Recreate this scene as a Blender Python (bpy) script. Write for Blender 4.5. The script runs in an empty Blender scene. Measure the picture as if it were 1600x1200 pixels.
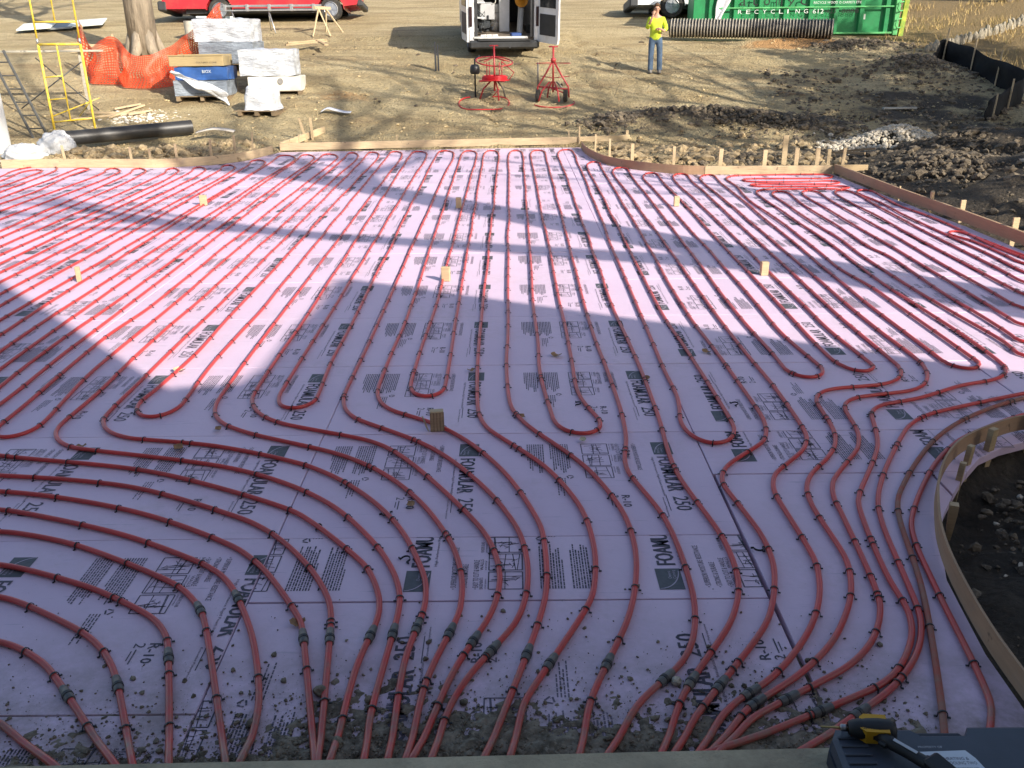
import bpy, bmesh, math, random
import numpy as np
from mathutils import Vector, Matrix, noise
random.seed(7); rng = np.random.default_rng(7)
R = math.radians
scene = bpy.context.scene

# ------------------------------------------------------------------ camera, sky, sun, exposure
cam_data = bpy.data.cameras.new('camera')
cam = bpy.data.objects.new('camera', cam_data)
scene.collection.objects.link(cam)
cam_data.sensor_width = 36.0
cam_data.lens = 36.0 * 1380.0 / 1600.0
cam_data.clip_start, cam_data.clip_end = 0.05, 600.0
cam.location = (0.0, 0.0, 2.31)
PITCH = math.atan(550.0 / 1380.0)
cam.rotation_euler = (Matrix.Rotation(R(90) - PITCH, 4, 'X') @ Matrix.Rotation(-R(0.55), 4, 'Z')).to_euler()
scene.camera = cam

SUN_TO = Vector((0.68, -0.73, 0.55)).normalized()          # towards the sun
world = bpy.data.worlds.new('World'); scene.world = world; world.use_nodes = True
wn = world.node_tree; wn.nodes.clear()
wo = wn.nodes.new('ShaderNodeOutputWorld'); wb = wn.nodes.new('ShaderNodeBackground')
sky = wn.nodes.new('ShaderNodeTexSky'); sky.sky_type = 'NISHITA'; sky.sun_disc = False
sky.sun_elevation = math.asin(SUN_TO.z); sky.sun_rotation = math.atan2(SUN_TO.x, SUN_TO.y)
sky.air_density = 1.0; sky.dust_density = 2.2; sky.ozone_density = 1.0
wb.inputs['Strength'].default_value = 0.128
wn.links.new(sky.outputs[0], wb.inputs[0]); wn.links.new(wb.outputs[0], wo.inputs[0])
sun_data = bpy.data.lights.new('sun', 'SUN'); sun_data.energy = 4.9; sun_data.angle = R(0.55)
sun_data.color = (1.0, 0.92, 0.80)
sun = bpy.data.objects.new('sun', sun_data); scene.collection.objects.link(sun)
sun.rotation_euler = (-SUN_TO).to_track_quat('-Z', 'Y').to_euler()
scene.view_settings.view_transform = 'Standard'
scene.view_settings.look = 'None'
scene.view_settings.gamma = 1.0
scene.view_settings.use_curve_mapping = False
scene.view_settings.exposure = 0.70
scene.cycles.max_bounces = 5; scene.cycles.diffuse_bounces = 3

COL = scene.collection

# ------------------------------------------------------------------ materials
def new_mat(name):
    m = bpy.data.materials.new(name); m.use_nodes = True
    nt = m.node_tree; b = nt.nodes['Principled BSDF']
    return m, nt, b
def N(nt, kind, **kw):
    n = nt.nodes.new(kind)
    for k, v in kw.items(): setattr(n, k, v)
    return n
def noise_node(nt, co, scale, detail=5.0, rough=0.6):
    n = N(nt, 'ShaderNodeTexNoise'); n.inputs['Scale'].default_value = scale
    n.inputs['Detail'].default_value = detail; n.inputs['Roughness'].default_value = rough
    nt.links.new(co, n.inputs['Vector']); return n.outputs['Fac']
def mixc(nt, fac, a, b):
    n = N(nt, 'ShaderNodeMix', data_type='RGBA')
    if isinstance(fac, (int, float)): n.inputs['Factor'].default_value = fac
    else: nt.links.new(fac, n.inputs['Factor'])
    for sock, v in ((n.inputs['A'], a), (n.inputs['B'], b)):
        if isinstance(v, tuple): sock.default_value = (*v, 1.0)
        else: nt.links.new(v, sock)
    return n.outputs['Result']
def ramp(nt, fac, lo, hi):
    n = N(nt, 'ShaderNodeMapRange'); nt.links.new(fac, n.inputs['Value'])
    n.inputs['From Min'].default_value = lo; n.inputs['From Max'].default_value = hi
    return n.outputs['Result']
def mathn(nt, op, a, b):
    n = N(nt, 'ShaderNodeMath', operation=op)
    for i, v in enumerate((a, b)):
        if isinstance(v, (int, float)): n.inputs[i].default_value = v
        else: nt.links.new(v, n.inputs[i])
    return n.outputs[0]
def coords(nt, which='Object'):
    return N(nt, 'ShaderNodeTexCoord').outputs[which]
def worldpos(nt):
    return N(nt, 'ShaderNodeNewGeometry').outputs['Position']
def bump(nt, b, h, strength=0.3, dist=0.02):
    n = N(nt, 'ShaderNodeBump'); n.inputs['Strength'].default_value = strength; n.inputs['Distance'].default_value = dist
    nt.links.new(h, n.inputs['Height']); nt.links.new(n.outputs['Normal'], b.inputs['Normal'])

MATS = {}
def mat(name, col, rough=0.6, var=0.25, scale=6.0, bmp=0.0, bscale=40.0, metal=0.0, dirt=None, stretch=None, bdist=0.01):
    """plain procedural material: base colour with noise variation, optional dirt tint, optional relief"""
    if name in MATS: return MATS[name]
    m, nt, b = new_mat(name)
    co = coords(nt)
    if stretch:
        mp = N(nt, 'ShaderNodeMapping'); mp.inputs['Scale'].default_value = stretch
        nt.links.new(co, mp.inputs['Vector']); co = mp.outputs['Vector']
    f = noise_node(nt, co, scale)
    dark = tuple(c * (1 - var) for c in col); lite = tuple(min(1.0, c * (1 + var)) for c in col)
    c = mixc(nt, ramp(nt, f, 0.3, 0.7), dark, lite)
    if dirt:
        f2 = noise_node(nt, co, scale * 0.6, 8.0, 0.7)
        c = mixc(nt, ramp(nt, f2, 0.48, 0.72), c, dirt)
    nt.links.new(c, b.inputs['Base Color'])
    b.inputs['Roughness'].default_value = rough; b.inputs['Metallic'].default_value = metal
    if bmp:
        bump(nt, b, noise_node(nt, co, bscale, 6.0), bmp, bdist)
    MATS[name] = m; return m

def wood_mat(name, col, grain=0.35):
    if name in MATS: return MATS[name]
    m, nt, b = new_mat(name); co = coords(nt)
    mp = N(nt, 'ShaderNodeMapping'); mp.inputs['Scale'].default_value = (1.5, 1.5, 22.0)
    nt.links.new(co, mp.inputs['Vector'])
    f = noise_node(nt, mp.outputs['Vector'], 3.0, 8.0, 0.65)
    g = noise_node(nt, co, 2.5)
    dark = tuple(c * (1 - grain) for c in col)
    c = mixc(nt, ramp(nt, f, 0.35, 0.7), col, dark)
    c = mixc(nt, ramp(nt, g, 0.5, 0.8), c, tuple(c_ * 0.72 for c_ in col))
    c = mixc(nt, ramp(nt, noise_node(nt, co, 11.0, 2.0), 0.68, 0.74), c, tuple(c_ * 0.40 for c_ in col))
    c = mixc(nt, mathn(nt, 'MULTIPLY', ramp(nt, noise_node(nt, co, 5.0, 9.0, 0.75), 0.55, 0.7), 0.45), c, (0.30, 0.26, 0.21))
    nt.links.new(c, b.inputs['Base Color']); b.inputs['Roughness'].default_value = 0.75
    bump(nt, b, f, 0.25, 0.004)
    MATS[name] = m; return m

# ------------------------------------------------------------------ mesh builder
class MB:
    def __init__(s): s.v = []; s.f = []; s.mi = []; s.cur = 0
    def add(s, vs, fs):
        o = len(s.v); s.v.extend([tuple(p) for p in vs])
        for f in fs: s.f.append(tuple(i + o for i in f)); s.mi.append(s.cur)
    def box(s, c, size, rz=0.0, M=None, ch=0.0):
        hx, hy, hz = size[0] / 2, size[1] / 2, size[2] / 2
        if ch <= 0:
            vs = [Vector((x * hx, y * hy, z * hz)) for z in (-1, 1) for y in (-1, 1) for x in (-1, 1)]
            fs = [(0, 2, 3, 1), (4, 5, 7, 6), (0, 1, 5, 4), (2, 6, 7, 3), (0, 4, 6, 2), (1, 3, 7, 5)]
        else:                                   # chamfered box: 24 corner verts
            vs = []; idx = {}
            for sx in (-1, 1):
                for sy in (-1, 1):
                    for sz in (-1, 1):
                        for a in range(3):
                            p = [sx * (hx - ch), sy * (hy - ch), sz * (hz - ch)]
                            p[a] = (sx * hx, sy * hy, sz * hz)[a]
                            idx[(sx, sy, sz, a)] = len(vs); vs.append(Vector(p))
            fs = []
            for a in range(3):
                b, c2 = (a + 1) % 3, (a + 2) % 3
                for sg in (-1, 1):
                    q = []
                    for (sb, sc) in ((-1, -1), (1, -1), (1, 1), (-1, 1)):
                        k = [0, 0, 0]; k[a] = sg; k[b] = sb; k[c2] = sc; q.append(idx[(*k, a)])
                    fs.append(tuple(q if sg > 0 else q[::-1]))
                for sb in (-1, 1):
                    for sc in (-1, 1):
                        k0 = [0, 0, 0]; k1 = [0, 0, 0]
                        k0[a] = -1; k1[a] = 1
                        for k in (k0, k1): k[b] = sb; k[c2] = sc
                        q = (idx[(*k0, b)], idx[(*k1, b)], idx[(*k1, c2)], idx[(*k0, c2)])
                        fs.append(q if sb * sc > 0 else q[::-1])
            for sx in (-1, 1):
                for sy in (-1, 1):
                    for sz in (-1, 1):
                        q = tuple(idx[(sx, sy, sz, a)] for a in range(3))
                        fs.append(q if sx * sy * sz > 0 else q[::-1])
        T = Matrix.Translation(Vector(c)) @ (M.to_4x4() if M is not None else Matrix.Rotation(rz, 4, 'Z'))
        s.add([T @ v for v in vs], fs); return s
    def cyl(s, p0, p1, r0, r1=None, n=10, caps=True):
        r1 = r0 if r1 is None else r1
        p0, p1 = Vector(p0), Vector(p1); d = (p1 - p0)
        if d.length < 1e-6: return s
        q = d.to_track_quat('Z', 'Y').to_matrix()
        vs = []
        for p, r in ((p0, r0), (p1, r1)):
            for i in range(n):
                a = 2 * math.pi * i / n
                vs.append(p + q @ Vector((r * math.cos(a), r * math.sin(a), 0)))
        fs = [(i, (i + 1) % n, n + (i + 1) % n, n + i) for i in range(n)]
        if caps: fs += [tuple(range(n))[::-1], tuple(range(n, 2 * n))]
        s.add(vs, fs); return s
    def tube(s, pts, r, n=8, closed=False, caps=True):
        pts = [Vector(p) for p in pts]; m = len(pts)
        rs = r if hasattr(r, '__len__') else [r] * m
        vs = []; up = None
        for i, p in enumerate(pts):
            a = pts[(i - 1) % m] if (closed or i > 0) else p
            b = pts[(i + 1) % m] if (closed or i < m - 1) else p
            t = (b - a).normalized()
            if up is None:
                up = Vector((0, 0, 1)) if abs(t.z) < 0.9 else Vector((1, 0, 0))
            up = (up - t * up.dot(t)).normalized(); w = t.cross(up)
            for k in range(n):
                an = 2 * math.pi * k / n
                vs.append(p + (up * math.cos(an) + w * math.sin(an)) * rs[i])
        fs = []
        for i in range(m if closed else m - 1):
            j = (i + 1) % m
            for k in range(n):
                k2 = (k + 1) % n
                fs.append((i * n + k, j * n + k, j * n + k2, i * n + k2))
        if not closed and caps:
            fs += [tuple(range(n)), tuple(range((m - 1) * n, m * n))[::-1]]
        s.add(vs, fs); return s
    def prism(s, poly, M, h0, h1):
        """poly in local xy, extruded along local z from h0 to h1, placed by M"""
        n = len(poly)
        vs = [M @ Vector((x, y, h)) for h in (h0, h1) for x, y in poly]
        fs = [(i, (i + 1) % n, n + (i + 1) % n, n + i) for i in range(n)] + [tuple(range(n))[::-1], tuple(range(n, 2 * n))]
        s.add(vs, fs); return s
    def lathe(s, prof, n=20, M=Matrix.Identity(4), cap=False):
        vs = []
        for r, z in prof:
            for k in range(n):
                a = 2 * math.pi * k / n
                vs.append(M @ Vector((r * math.cos(a), r * math.sin(a), z)))
        m = len(prof)
        fs = [(i * n + k, i * n + (k + 1) % n, (i + 1) * n + (k + 1) % n, (i + 1) * n + k) for i in range(m - 1) for k in range(n)]
        if cap: fs += [tuple(range(n))[::-1], tuple(range((m - 1) * n, m * n))]
        s.add(vs, fs); return s
    def grid(s, fn, nu, nv):
        vs = [fn(u / (nu - 1), v / (nv - 1)) for v in range(nv) for u in range(nu)]
        fs = [(v * nu + u, v * nu + u + 1, (v + 1) * nu + u + 1, (v + 1) * nu + u) for v in range(nv - 1) for u in range(nu - 1)]
        s.add(vs, fs); return s
    def ring(s, c, rad, r, n=28, k=6, M=None):
        pts = []
        for i in range(n):
            a = 2 * math.pi * i / n; p = Vector((rad * math.cos(a), rad * math.sin(a), 0))
            pts.append(Vector(c) + (M @ p if M is not None else p))
        s.tube(pts, r, k, closed=True); return s
    def mesh(s, name, mats, smooth=False):
        me = bpy.data.meshes.new(name); me.from_pydata(s.v, [], s.f); me.update()
        for m in (mats if isinstance(mats, (list, tuple)) else [mats]): me.materials.append(m)
        if max(s.mi, default=0) > 0: me.polygons.foreach_set('material_index', s.mi)
        if smooth:
            me.polygons.foreach_set('use_smooth', [True] * len(me.polygons))
            if smooth != 'all':
                try: me.set_sharp_from_angle(angle=R(40))
                except Exception: pass
        return me
    def build(s, name, mats, parent=None, smooth=False, loc=None):
        o = bpy.data.objects.new(name, s.mesh(name, mats, smooth)); COL.objects.link(o)
        if parent is not None: o.parent = parent
        if loc is not None: o.location = loc
        return o

def tag(o, label=None, cat=None, group=None, kind=None):
    if label: o['label'] = label
    if cat: o['category'] = cat
    if group: o['group'] = group
    if kind: o['kind'] = kind
    return o
def thing(name, label, cat, loc=(0, 0, 0), rz=0.0, group=None):
    o = bpy.data.objects.new(name, None); COL.objects.link(o); o.empty_display_size = 0.2
    o.location = loc; o.rotation_euler = (0, 0, rz); return tag(o, label, cat, group)
def copy_tree(o, parent=None):
    c = o.copy(); COL.objects.link(c); c.parent = parent
    for ch in o.children: copy_tree(ch, c)
    return c
def inst(name, me, parent=None, M=None):
    o = bpy.data.objects.new(name, me); COL.objects.link(o)
    if parent is not None: o.parent = parent
    if M is not None: o.matrix_local = M
    return o
_fonts = {}
def text_mesh(txt, size=1.0, bold=0.0):
    """flat text as (verts, faces), left-bottom at 0,0"""
    key = (txt, size, bold)
    if key in _fonts: return _fonts[key]
    cu = bpy.data.curves.new('lettering', 'FONT'); cu.body = txt; cu.size = size; cu.resolution_u = 2; cu.offset = bold
    ob = bpy.data.objects.new('lettering', cu); COL.objects.link(ob)
    bpy.context.view_layer.update()
    me = bpy.data.meshes.new_from_object(ob)
    vs = [Vector((v.co.x, v.co.y, 0)) for v in me.vertices]; fs = [tuple(p.vertices) for p in me.polygons]
    bpy.data.objects.remove(ob); bpy.data.curves.remove(cu); bpy.data.meshes.remove(me)
    if vs:
        x0 = min(v.x for v in vs); y0 = min(v.y for v in vs)
        vs = [Vector((v.x - x0, v.y - y0, 0)) for v in vs]
    _fonts[key] = (vs, fs); return vs, fs
def put_text(mb, txt, M, w, h, bold=0.0):
    """text stretched into w x h, local x right / y up, placed by M"""
    vs, fs = text_mesh(txt, 1.0, bold)
    W = max(v.x for v in vs); H = max(v.y for v in vs)
    mb.add([M @ Vector((v.x * w / W, v.y * h / H, 0)) for v in vs], fs)

# ------------------------------------------------------------------ the lie of the land
PROF = [(0, 0), (17.2, 0.0), (19.3, .04), (20.5, .2), (22.7, .65), (25.3, 1.22), (27.2, 1.60), (30.6, 2.05), (36, 2.85), (44, 3.8), (60, 5.5), (90, 8.0), (200, 14)]
PX = np.array([p[0] for p in PROF], float); PZ = np.array([p[1] for p in PROF], float)
OUT = [(-12.5, 17.0), (-8.56, 17.08), (-7.44, 17.01), (-6.58, 16.95), (-5.7, 17.23), (-5.23, 17.74), (-4.89, 18.89), (-4.84, 19.1), (1.5, 19.6),
       (1.52, 19.26), (1.61, 17.72), (1.82, 16.72), (2.32, 16.03), (2.91, 15.53), (3.34, 15.43), (5.52, 15.37), (5.6, 12.93), (5.69, 11.2), (5.74, 9.7),
       (5.8, 6.5), (5.5, 5.3), (4.6, 5.05), (3.9, 4.98), (3.2, 4.84), (2.88, 4.70), (2.70, 4.58), (2.52, 4.38), (2.34, 4.14), (2.22, 3.97), (2.13, 3.82), (2.03, 3.58),
       (1.955, 3.37), (1.87, 2.85), (1.855, 2.5), (1.80, 2.0), (-12.5, 2.0)]
OUTN = np.array(OUT)
def inside_np(P, poly=OUTN):
    x, y = P[:, 0], P[:, 1]; c = np.zeros(len(P), bool); n = len(poly)
    for i in range(n):
        x0, y0 = poly[i]; x1, y1 = poly[(i + 1) % n]
        m = ((y0 > y) != (y1 > y))
        xx = (x1 - x0) * (y - y0) / (y1 - y0 + 1e-12) + x0
        c ^= m & (x < xx)
    return c
def dist_np(P, poly=OUTN):
    d = np.full(len(P), 1e9); n = len(poly)
    for i in range(n):
        a = poly[i]; b = poly[(i + 1) % n]; ab = b - a
        t = np.clip(((P - a) @ ab) / (ab @ ab + 1e-12), 0, 1)
        d = np.minimum(d, np.hypot(*(P - (a + t[:, None] * ab)).T))
    return d
# low heaps: centre x, y, radii, height, how dark the soil is
HEAPS = [(4.3, 21.1, 2.0, .7, .32, 1.0), (6.4, 20.4, 1.5, .7, .25, .9), (8.4, 12.6, 1.9, 2.6, .62, 1.0), (8.2, 16.3, 1.6, 1.0, .48, 1.0), (10.6, 15.6, 1.8, 1.3, .55, 1.0), (10.2, 18.0, 1.6, .7, .30, 1.0), (6.9, 14.6, .7, .9, .25, 1.0),
         (-7.6, 18.2, 2.2, .5, .16, .15), (-5.8, 19.2, .9, .4, .14, .1), (10.9, 25.2, 1.1, 1.0, .42, .55), (10.6, 28.3, 1.4, .6, .22, .8), (3.0, 3.1, .5, .9, .05, 1.0),
         (4.0, 3.9, .9, .5, .08, 1.0), (2.9, 17.6, .9, .8, .12, .45), (4.6, 16.9, 1.2, .7, .12, .6), (2.4, 20.9, .6, .4, .12, .8), (9.0, 29.2, 2.6, .5, .20, 0.0)]
def gz_np(P):
    P = np.asarray(P, float).reshape(-1, 2)
    x, y = P[:, 0], P[:, 1]
    z = np.interp(y, PX, PZ)
    z = z + np.clip((x - 13) * .05, 0, 1.6) * np.clip((y - 20) / 8, 0, 1)
    ins = inside_np(P); d = dist_np(P)
    low = np.where((x > 1.6) & (y < 19), -0.10 * np.exp(-np.maximum(d - .1, 0) / .9), 0.0)
    z = z + np.where(ins, 0, low)
    near = np.where((x > 1.5) & (y < 5.6), -0.06, 0.0); z = z + near * (~ins)
    for cx, cy, rx, ry, h, _ in HEAPS:
        q = ((x - cx) / rx) ** 2 + ((y - cy) / ry) ** 2
        z = z + h * np.exp(-q * 1.1) * np.where(ins, 0, np.clip(d / .5, 0, 1))
    z = np.where(ins, -0.075 - 0.05 * np.clip(d / .3, 0, 1), z)
    z = np.where((y < 2.1) | ((y < 6) & (x < -12)), np.minimum(z, -0.12), z)
    return z
def gz(x, y): return float(gz_np([(x, y)])[0])

# ================================================================== SETTING: ground
def ground_material():
    m, nt, b = new_mat('site_soil'); pos = worldpos(nt)
    at = N(nt, 'ShaderNodeAttribute', attribute_name='soil')
    sp = N(nt, 'ShaderNodeSeparateColor'); nt.links.new(at.outputs['Color'], sp.inputs[0])
    n1 = noise_node(nt, pos, 0.55, 6.0, 0.62); n2 = noise_node(nt, pos, 3.2, 8.0, 0.75); n3 = noise_node(nt, pos, 17.0, 8.0, 0.75)
    st = N(nt, 'ShaderNodeMapping'); st.inputs['Scale'].default_value = (0.35, 1.6, 1.0); st.inputs['Rotation'].default_value = (0, 0, 0.35)
    nt.links.new(pos, st.inputs['Vector']); n4 = noise_node(nt, st.outputs[0], 1.1, 7.0, 0.65)
    c = mixc(nt, ramp(nt, n1, 0.38, 0.66), (0.58, 0.45, 0.235), (0.72, 0.59, 0.34))
    c = mixc(nt, ramp(nt, n4, 0.46, 0.66), c, (0.42, 0.305, 0.16))
    c = mixc(nt, ramp(nt, n2, 0.55, 0.72), c, (0.73, 0.61, 0.35))
    c = mixc(nt, ramp(nt, n3, 0.53, 0.63), c, (0.25, 0.18, 0.095))
    c = mixc(nt, ramp(nt, n3, 0.36, 0.27), c, (0.74, 0.63, 0.44))
    wet_shade = mixc(nt, ramp(nt, n2, 0.40, 0.70), (0.055, 0.043, 0.030), (0.15, 0.118, 0.08))
    wet_shade = mixc(nt, ramp(nt, n3, 0.58, 0.72), wet_shade, (0.22, 0.18, 0.125))
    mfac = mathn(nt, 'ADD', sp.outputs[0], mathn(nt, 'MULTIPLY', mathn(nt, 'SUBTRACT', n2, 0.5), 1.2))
    c = mixc(nt, ramp(nt, mfac, 0.32, 0.68), c, wet_shade)
    sandf = mathn(nt, 'ADD', sp.outputs[1], mathn(nt, 'MULTIPLY', mathn(nt, 'SUBTRACT', n2, 0.5), 0.9))
    c = mixc(nt, ramp(nt, sandf, 0.40, 0.65), c, (0.58, 0.33, 0.135))
    grassf = mathn(nt, 'ADD', sp.outputs[2], mathn(nt, 'MULTIPLY', mathn(nt, 'SUBTRACT', n2, 0.5), 1.0))
    gcol = mixc(nt, ramp(nt, n3, 0.4, 0.65), (0.36, 0.24, 0.10), (0.20, 0.15, 0.06))
    c = mixc(nt, ramp(nt, grassf, 0.4, 0.7), c, gcol)
    nt.links.new(c, b.inputs['Base Color']); b.inputs['Roughness'].default_value = 0.95
    vo = N(nt, 'ShaderNodeTexVoronoi'); vo.inputs['Scale'].default_value = 22.0; nt.links.new(pos, vo.inputs['Vector'])
    h = mathn(nt, 'ADD', mathn(nt, 'MULTIPLY', n3, 1.3), mathn(nt, 'MULTIPLY', vo.outputs['Distance'], -0.6))
    bump(nt, b, mathn(nt, 'ADD', mathn(nt, 'ADD', h, n2), noise_node(nt, pos, 9.0, 4.0, 0.6)), 1.0, 0.12)
    return m
SOIL = ground_material()
def axis_pts(lo, a, b, hi, step):
    mid = list(np.arange(a, b + 1e-6, step)); out = []
    x = a; s = step
    while x > lo: s *= 1.25; x -= s; out.append(x)
    out = out[::-1] + mid; x = b; s = step
    while x < hi: s *= 1.25; x += s; out.append(x)
    return np.array(out)
gx = axis_pts(-90, -12.6, 15.5, 90, 0.13); gy = axis_pts(-30, 2.2, 31.0, 190, 0.13)
GX, GY = np.meshgrid(gx, gy); GP = np.c_[GX.ravel(), GY.ravel()]
GZ = gz_np(GP); GIN = inside_np(GP); GD = dist_np(GP)
moist_shade = np.zeros(len(GP))
for cx, cy, rx, ry, h, dk in HEAPS:
    q = ((GP[:, 0] - cx) / (rx * 1.25)) ** 2 + ((GP[:, 1] - cy) / (ry * 1.35)) ** 2
    moist_shade = np.maximum(moist_shade, dk * np.exp(-q * .8))
moist_shade = np.maximum(moist_shade, np.where((GP[:, 0] > 5.7) & (GP[:, 1] < 19.5), np.clip((20.5 - GP[:, 1]) / 2.5, 0, 1) * .95, 0))
moist_shade = np.maximum(moist_shade, np.where((GP[:, 0] > 1.6) & (GP[:, 1] < 5.6), 1.0, 0))
moist_shade = np.maximum(moist_shade, np.where(GIN, .8, 0))
moist_shade = np.maximum(moist_shade, .88 * np.exp(-(((GP[:, 0] - 10.0) / 2.6) ** 2 + ((GP[:, 1] - 21.8) / 2.6) ** 2)))  # dark soil, with the tree shade over it also painted into the colour
moist_shade = np.maximum(moist_shade, .50 * np.exp(-(((GP[:, 0] - 6.8) / 1.8) ** 2 + ((GP[:, 1] - 23.4) / 1.3) ** 2)))
mn_ = np.array([noise.noise(Vector((p[0] * .55, p[1] * .9, 3.3))) + .5 * noise.noise(Vector((p[0] * 1.7, p[1] * 2.4, 1.1))) for p in GP])
moist_shade = np.where((GP[:, 1] > 19.6) & ~GIN, np.clip(moist_shade * (.80 + .75 * mn_), 0, 1), moist_shade)
sand = np.exp(-(((GP[:, 0] - 8.6) / 1.6) ** 2 + ((GP[:, 1] - 28.75) / .55) ** 2)) * 1.1
sand = np.maximum(sand, .55 * np.exp(-(((GP[:, 0] + 4.2) / 1.3) ** 2 + ((GP[:, 1] - 23.6) / .9) ** 2)))
grass = .8 * np.clip((GP[:, 0] - 11.6 - np.clip(27 - GP[:, 1], -4, 6) * .35) / 1.5, 0, 1) * np.clip((GP[:, 1] - 19) / 3, 0, 1)
amp = (.009 + .042 * moist_shade + .018 * np.exp(-((GP[:, 1] - 19.6) / 1.6) ** 2)) * np.where(GIN, .3, 1) * np.clip(1.5 - np.hypot(GP[:, 0], GP[:, 1] - 15) / 60, .3, 1)
for i in range(len(GP)):
    if -14 < GP[i, 0] < 17 and GP[i, 1] < 34:
        p = Vector((GP[i, 0], GP[i, 1], 0))
        GZ[i] += amp[i] * (1.6 * noise.noise(p * 1.1) + 1.3 * noise.noise(p * 2.9) + 1.0 * noise.noise(p * 6.5))
# tyre ruts pressed into the packed dirt
for (xa, ya, xb, yb, bow) in ((-1.3, 27.5, 1.2, 20.6, .9), (-2.9, 27.2, -.4, 20.4, .9), (2.2, 33, 5.5, 21.8, -1.2), (.8, 33, 3.9, 21.6, -1.2), (-9, 30.5, 4, 29.0, 1.0), (-9, 28.9, 4, 27.2, 1.0), (-5.6, 25.5, -2.2, 20.3, .5), (-12, 33, 3, 31.5, -.8)):
    a_ = np.array([xa, ya]); b_ = np.array([xb, yb]); L_ = np.hypot(*(b_ - a_)); t_ = (b_ - a_) / L_; n_ = np.array([-t_[1], t_[0]])
    u_ = (GP - a_) @ t_ / L_; v_ = (GP - a_) @ n_ - bow * 4 * u_ * (1 - u_)
    m_ = np.clip(u_ * 8, 0, 1) * np.clip((1 - u_) * 8, 0, 1) * (~GIN) * np.clip(GD / .4, 0, 1)
    GZ += m_ * (-.06 * np.exp(-(v_ / .15) ** 2) + .038 * np.exp(-((np.abs(v_) - .26) / .09) ** 2))
ng, mg = len(gx), len(gy)
I = np.arange(mg - 1)[:, None] * ng + np.arange(ng - 1)[None, :]
F4 = np.stack([I, I + 1, I + ng + 1, I + ng], -1).reshape(-1, 4)
gme = bpy.data.meshes.new('ground'); gme.from_pydata(np.c_[GP, GZ].tolist(), [], F4.tolist()); gme.update()
gme.materials.append(SOIL); gme.polygons.foreach_set('use_smooth', [True] * len(gme.polygons))
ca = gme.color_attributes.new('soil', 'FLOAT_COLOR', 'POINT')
ca.data.foreach_set('color', np.c_[moist_shade, sand, grass, np.ones(len(GP))].astype(np.float32).ravel())
ground = bpy.data.objects.new('ground', gme); COL.objects.link(ground)
tag(ground, 'tan gravelly building-site dirt rising beyond the pink foam, darker soil beside it', None, None, 'structure')

# ================================================================== SETTING: insulation boards
def foam_material():
    m, nt, b = new_mat('pink_foam'); pos = worldpos(nt)
    f = noise_node(nt, pos, 1.3, 5.0); g = noise_node(nt, pos, 26.0, 7.0, 0.7)
    st = N(nt, 'ShaderNodeMapping'); st.inputs['Scale'].default_value = (1.0, 9.0, 1.0); nt.links.new(pos, st.inputs['Vector'])
    k = noise_node(nt, st.outputs[0], 5.0, 7.0, 0.7)
    c = mixc(nt, ramp(nt, f, 0.3, 0.7), (0.66, 0.515, 0.645), (0.71, 0.565, 0.69))
    c = mixc(nt, ramp(nt, k, 0.60, 0.78), c, (0.60, 0.485, 0.60))
    c = mixc(nt, ramp(nt, g, 0.64, 0.76), c, (0.50, 0.42, 0.52))
    oi = N(nt, 'ShaderNodeObjectInfo'); c = mixc(nt, mathn(nt, 'MULTIPLY', oi.outputs['Random'], 0.30), c, (0.58, 0.44, 0.60))
    # scuffs: short scratches in two directions, boot dust in broad patches
    for rot, sc_, lo in ((0.5, 7.0, 0.66), (-0.9, 9.0, 0.68)):
        mp = N(nt, 'ShaderNodeMapping'); mp.inputs['Rotation'].default_value = (0, 0, rot); mp.inputs['Scale'].default_value = (0.25, 4.0, 1.0)
        nt.links.new(pos, mp.inputs['Vector']); k2 = noise_node(nt, mp.outputs[0], sc_, 4.0, 0.75)
        c = mixc(nt, mathn(nt, 'MULTIPLY', ramp(nt, k2, lo - .03, lo + .05), 0.75), c, (0.40, 0.33, 0.44))
    dust = mathn(nt, 'MULTIPLY', ramp(nt, noise_node(nt, pos, 0.9, 8.0, 0.7), 0.50, 0.72), ramp(nt, noise_node(nt, pos, 14.0, 6.0, 0.75), 0.40, 0.65))
    c = mixc(nt, mathn(nt, 'MULTIPLY', dust, 0.55), c, (0.44, 0.36, 0.36))
    # trodden-in dirt by the ledge
    sep = N(nt, 'ShaderNodeSeparateXYZ'); nt.links.new(pos, sep.inputs[0])
    d = ramp(nt, sep.outputs['Y'], 3.15, 2.3)
    dd = mathn(nt, 'MULTIPLY', d, ramp(nt, noise_node(nt, pos, 4.0, 9.0, 0.75), 0.38, 0.62))
    c = mixc(nt, mathn(nt, 'MULTIPLY', dd, 0.95), c, (0.21, 0.17, 0.135))
    nt.links.new(c, b.inputs['Base Color']); b.inputs['Roughness'].default_value = 0.5
    b.inputs['Specular IOR Level'].default_value = 0.35
    bump(nt, b, mathn(nt, 'ADD', g, mathn(nt, 'MULTIPLY', noise_node(nt, pos, 6.0, 3.0), 3.0)), 0.18, 0.006)
    return m
FOAM = foam_material()
def ink_material():
    m, nt, b = new_mat('printed_ink'); pos = worldpos(nt)
    worn = mathn(nt, 'MULTIPLY', ramp(nt, noise_node(nt, pos, 22.0, 8.0, 0.75), 0.54, 0.66), ramp(nt, noise_node(nt, pos, 1.1, 3.0), 0.40, 0.62))
    fade = mathn(nt, 'MULTIPLY', ramp(nt, noise_node(nt, pos, 0.6, 2.0), 0.42, 0.70), 0.30)
    c = mixc(nt, mathn(nt, 'MAXIMUM', worn, fade), (0.036, 0.033, 0.050), (0.50, 0.40, 0.51)); nt.links.new(c, b.inputs['Base Color']); b.inputs['Roughness'].default_value = .6; return m
INK = ink_material()
INKG = mat('printed_grey_ink', (0.085, 0.09, 0.10), 0.6, 0.2, 30)
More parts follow.
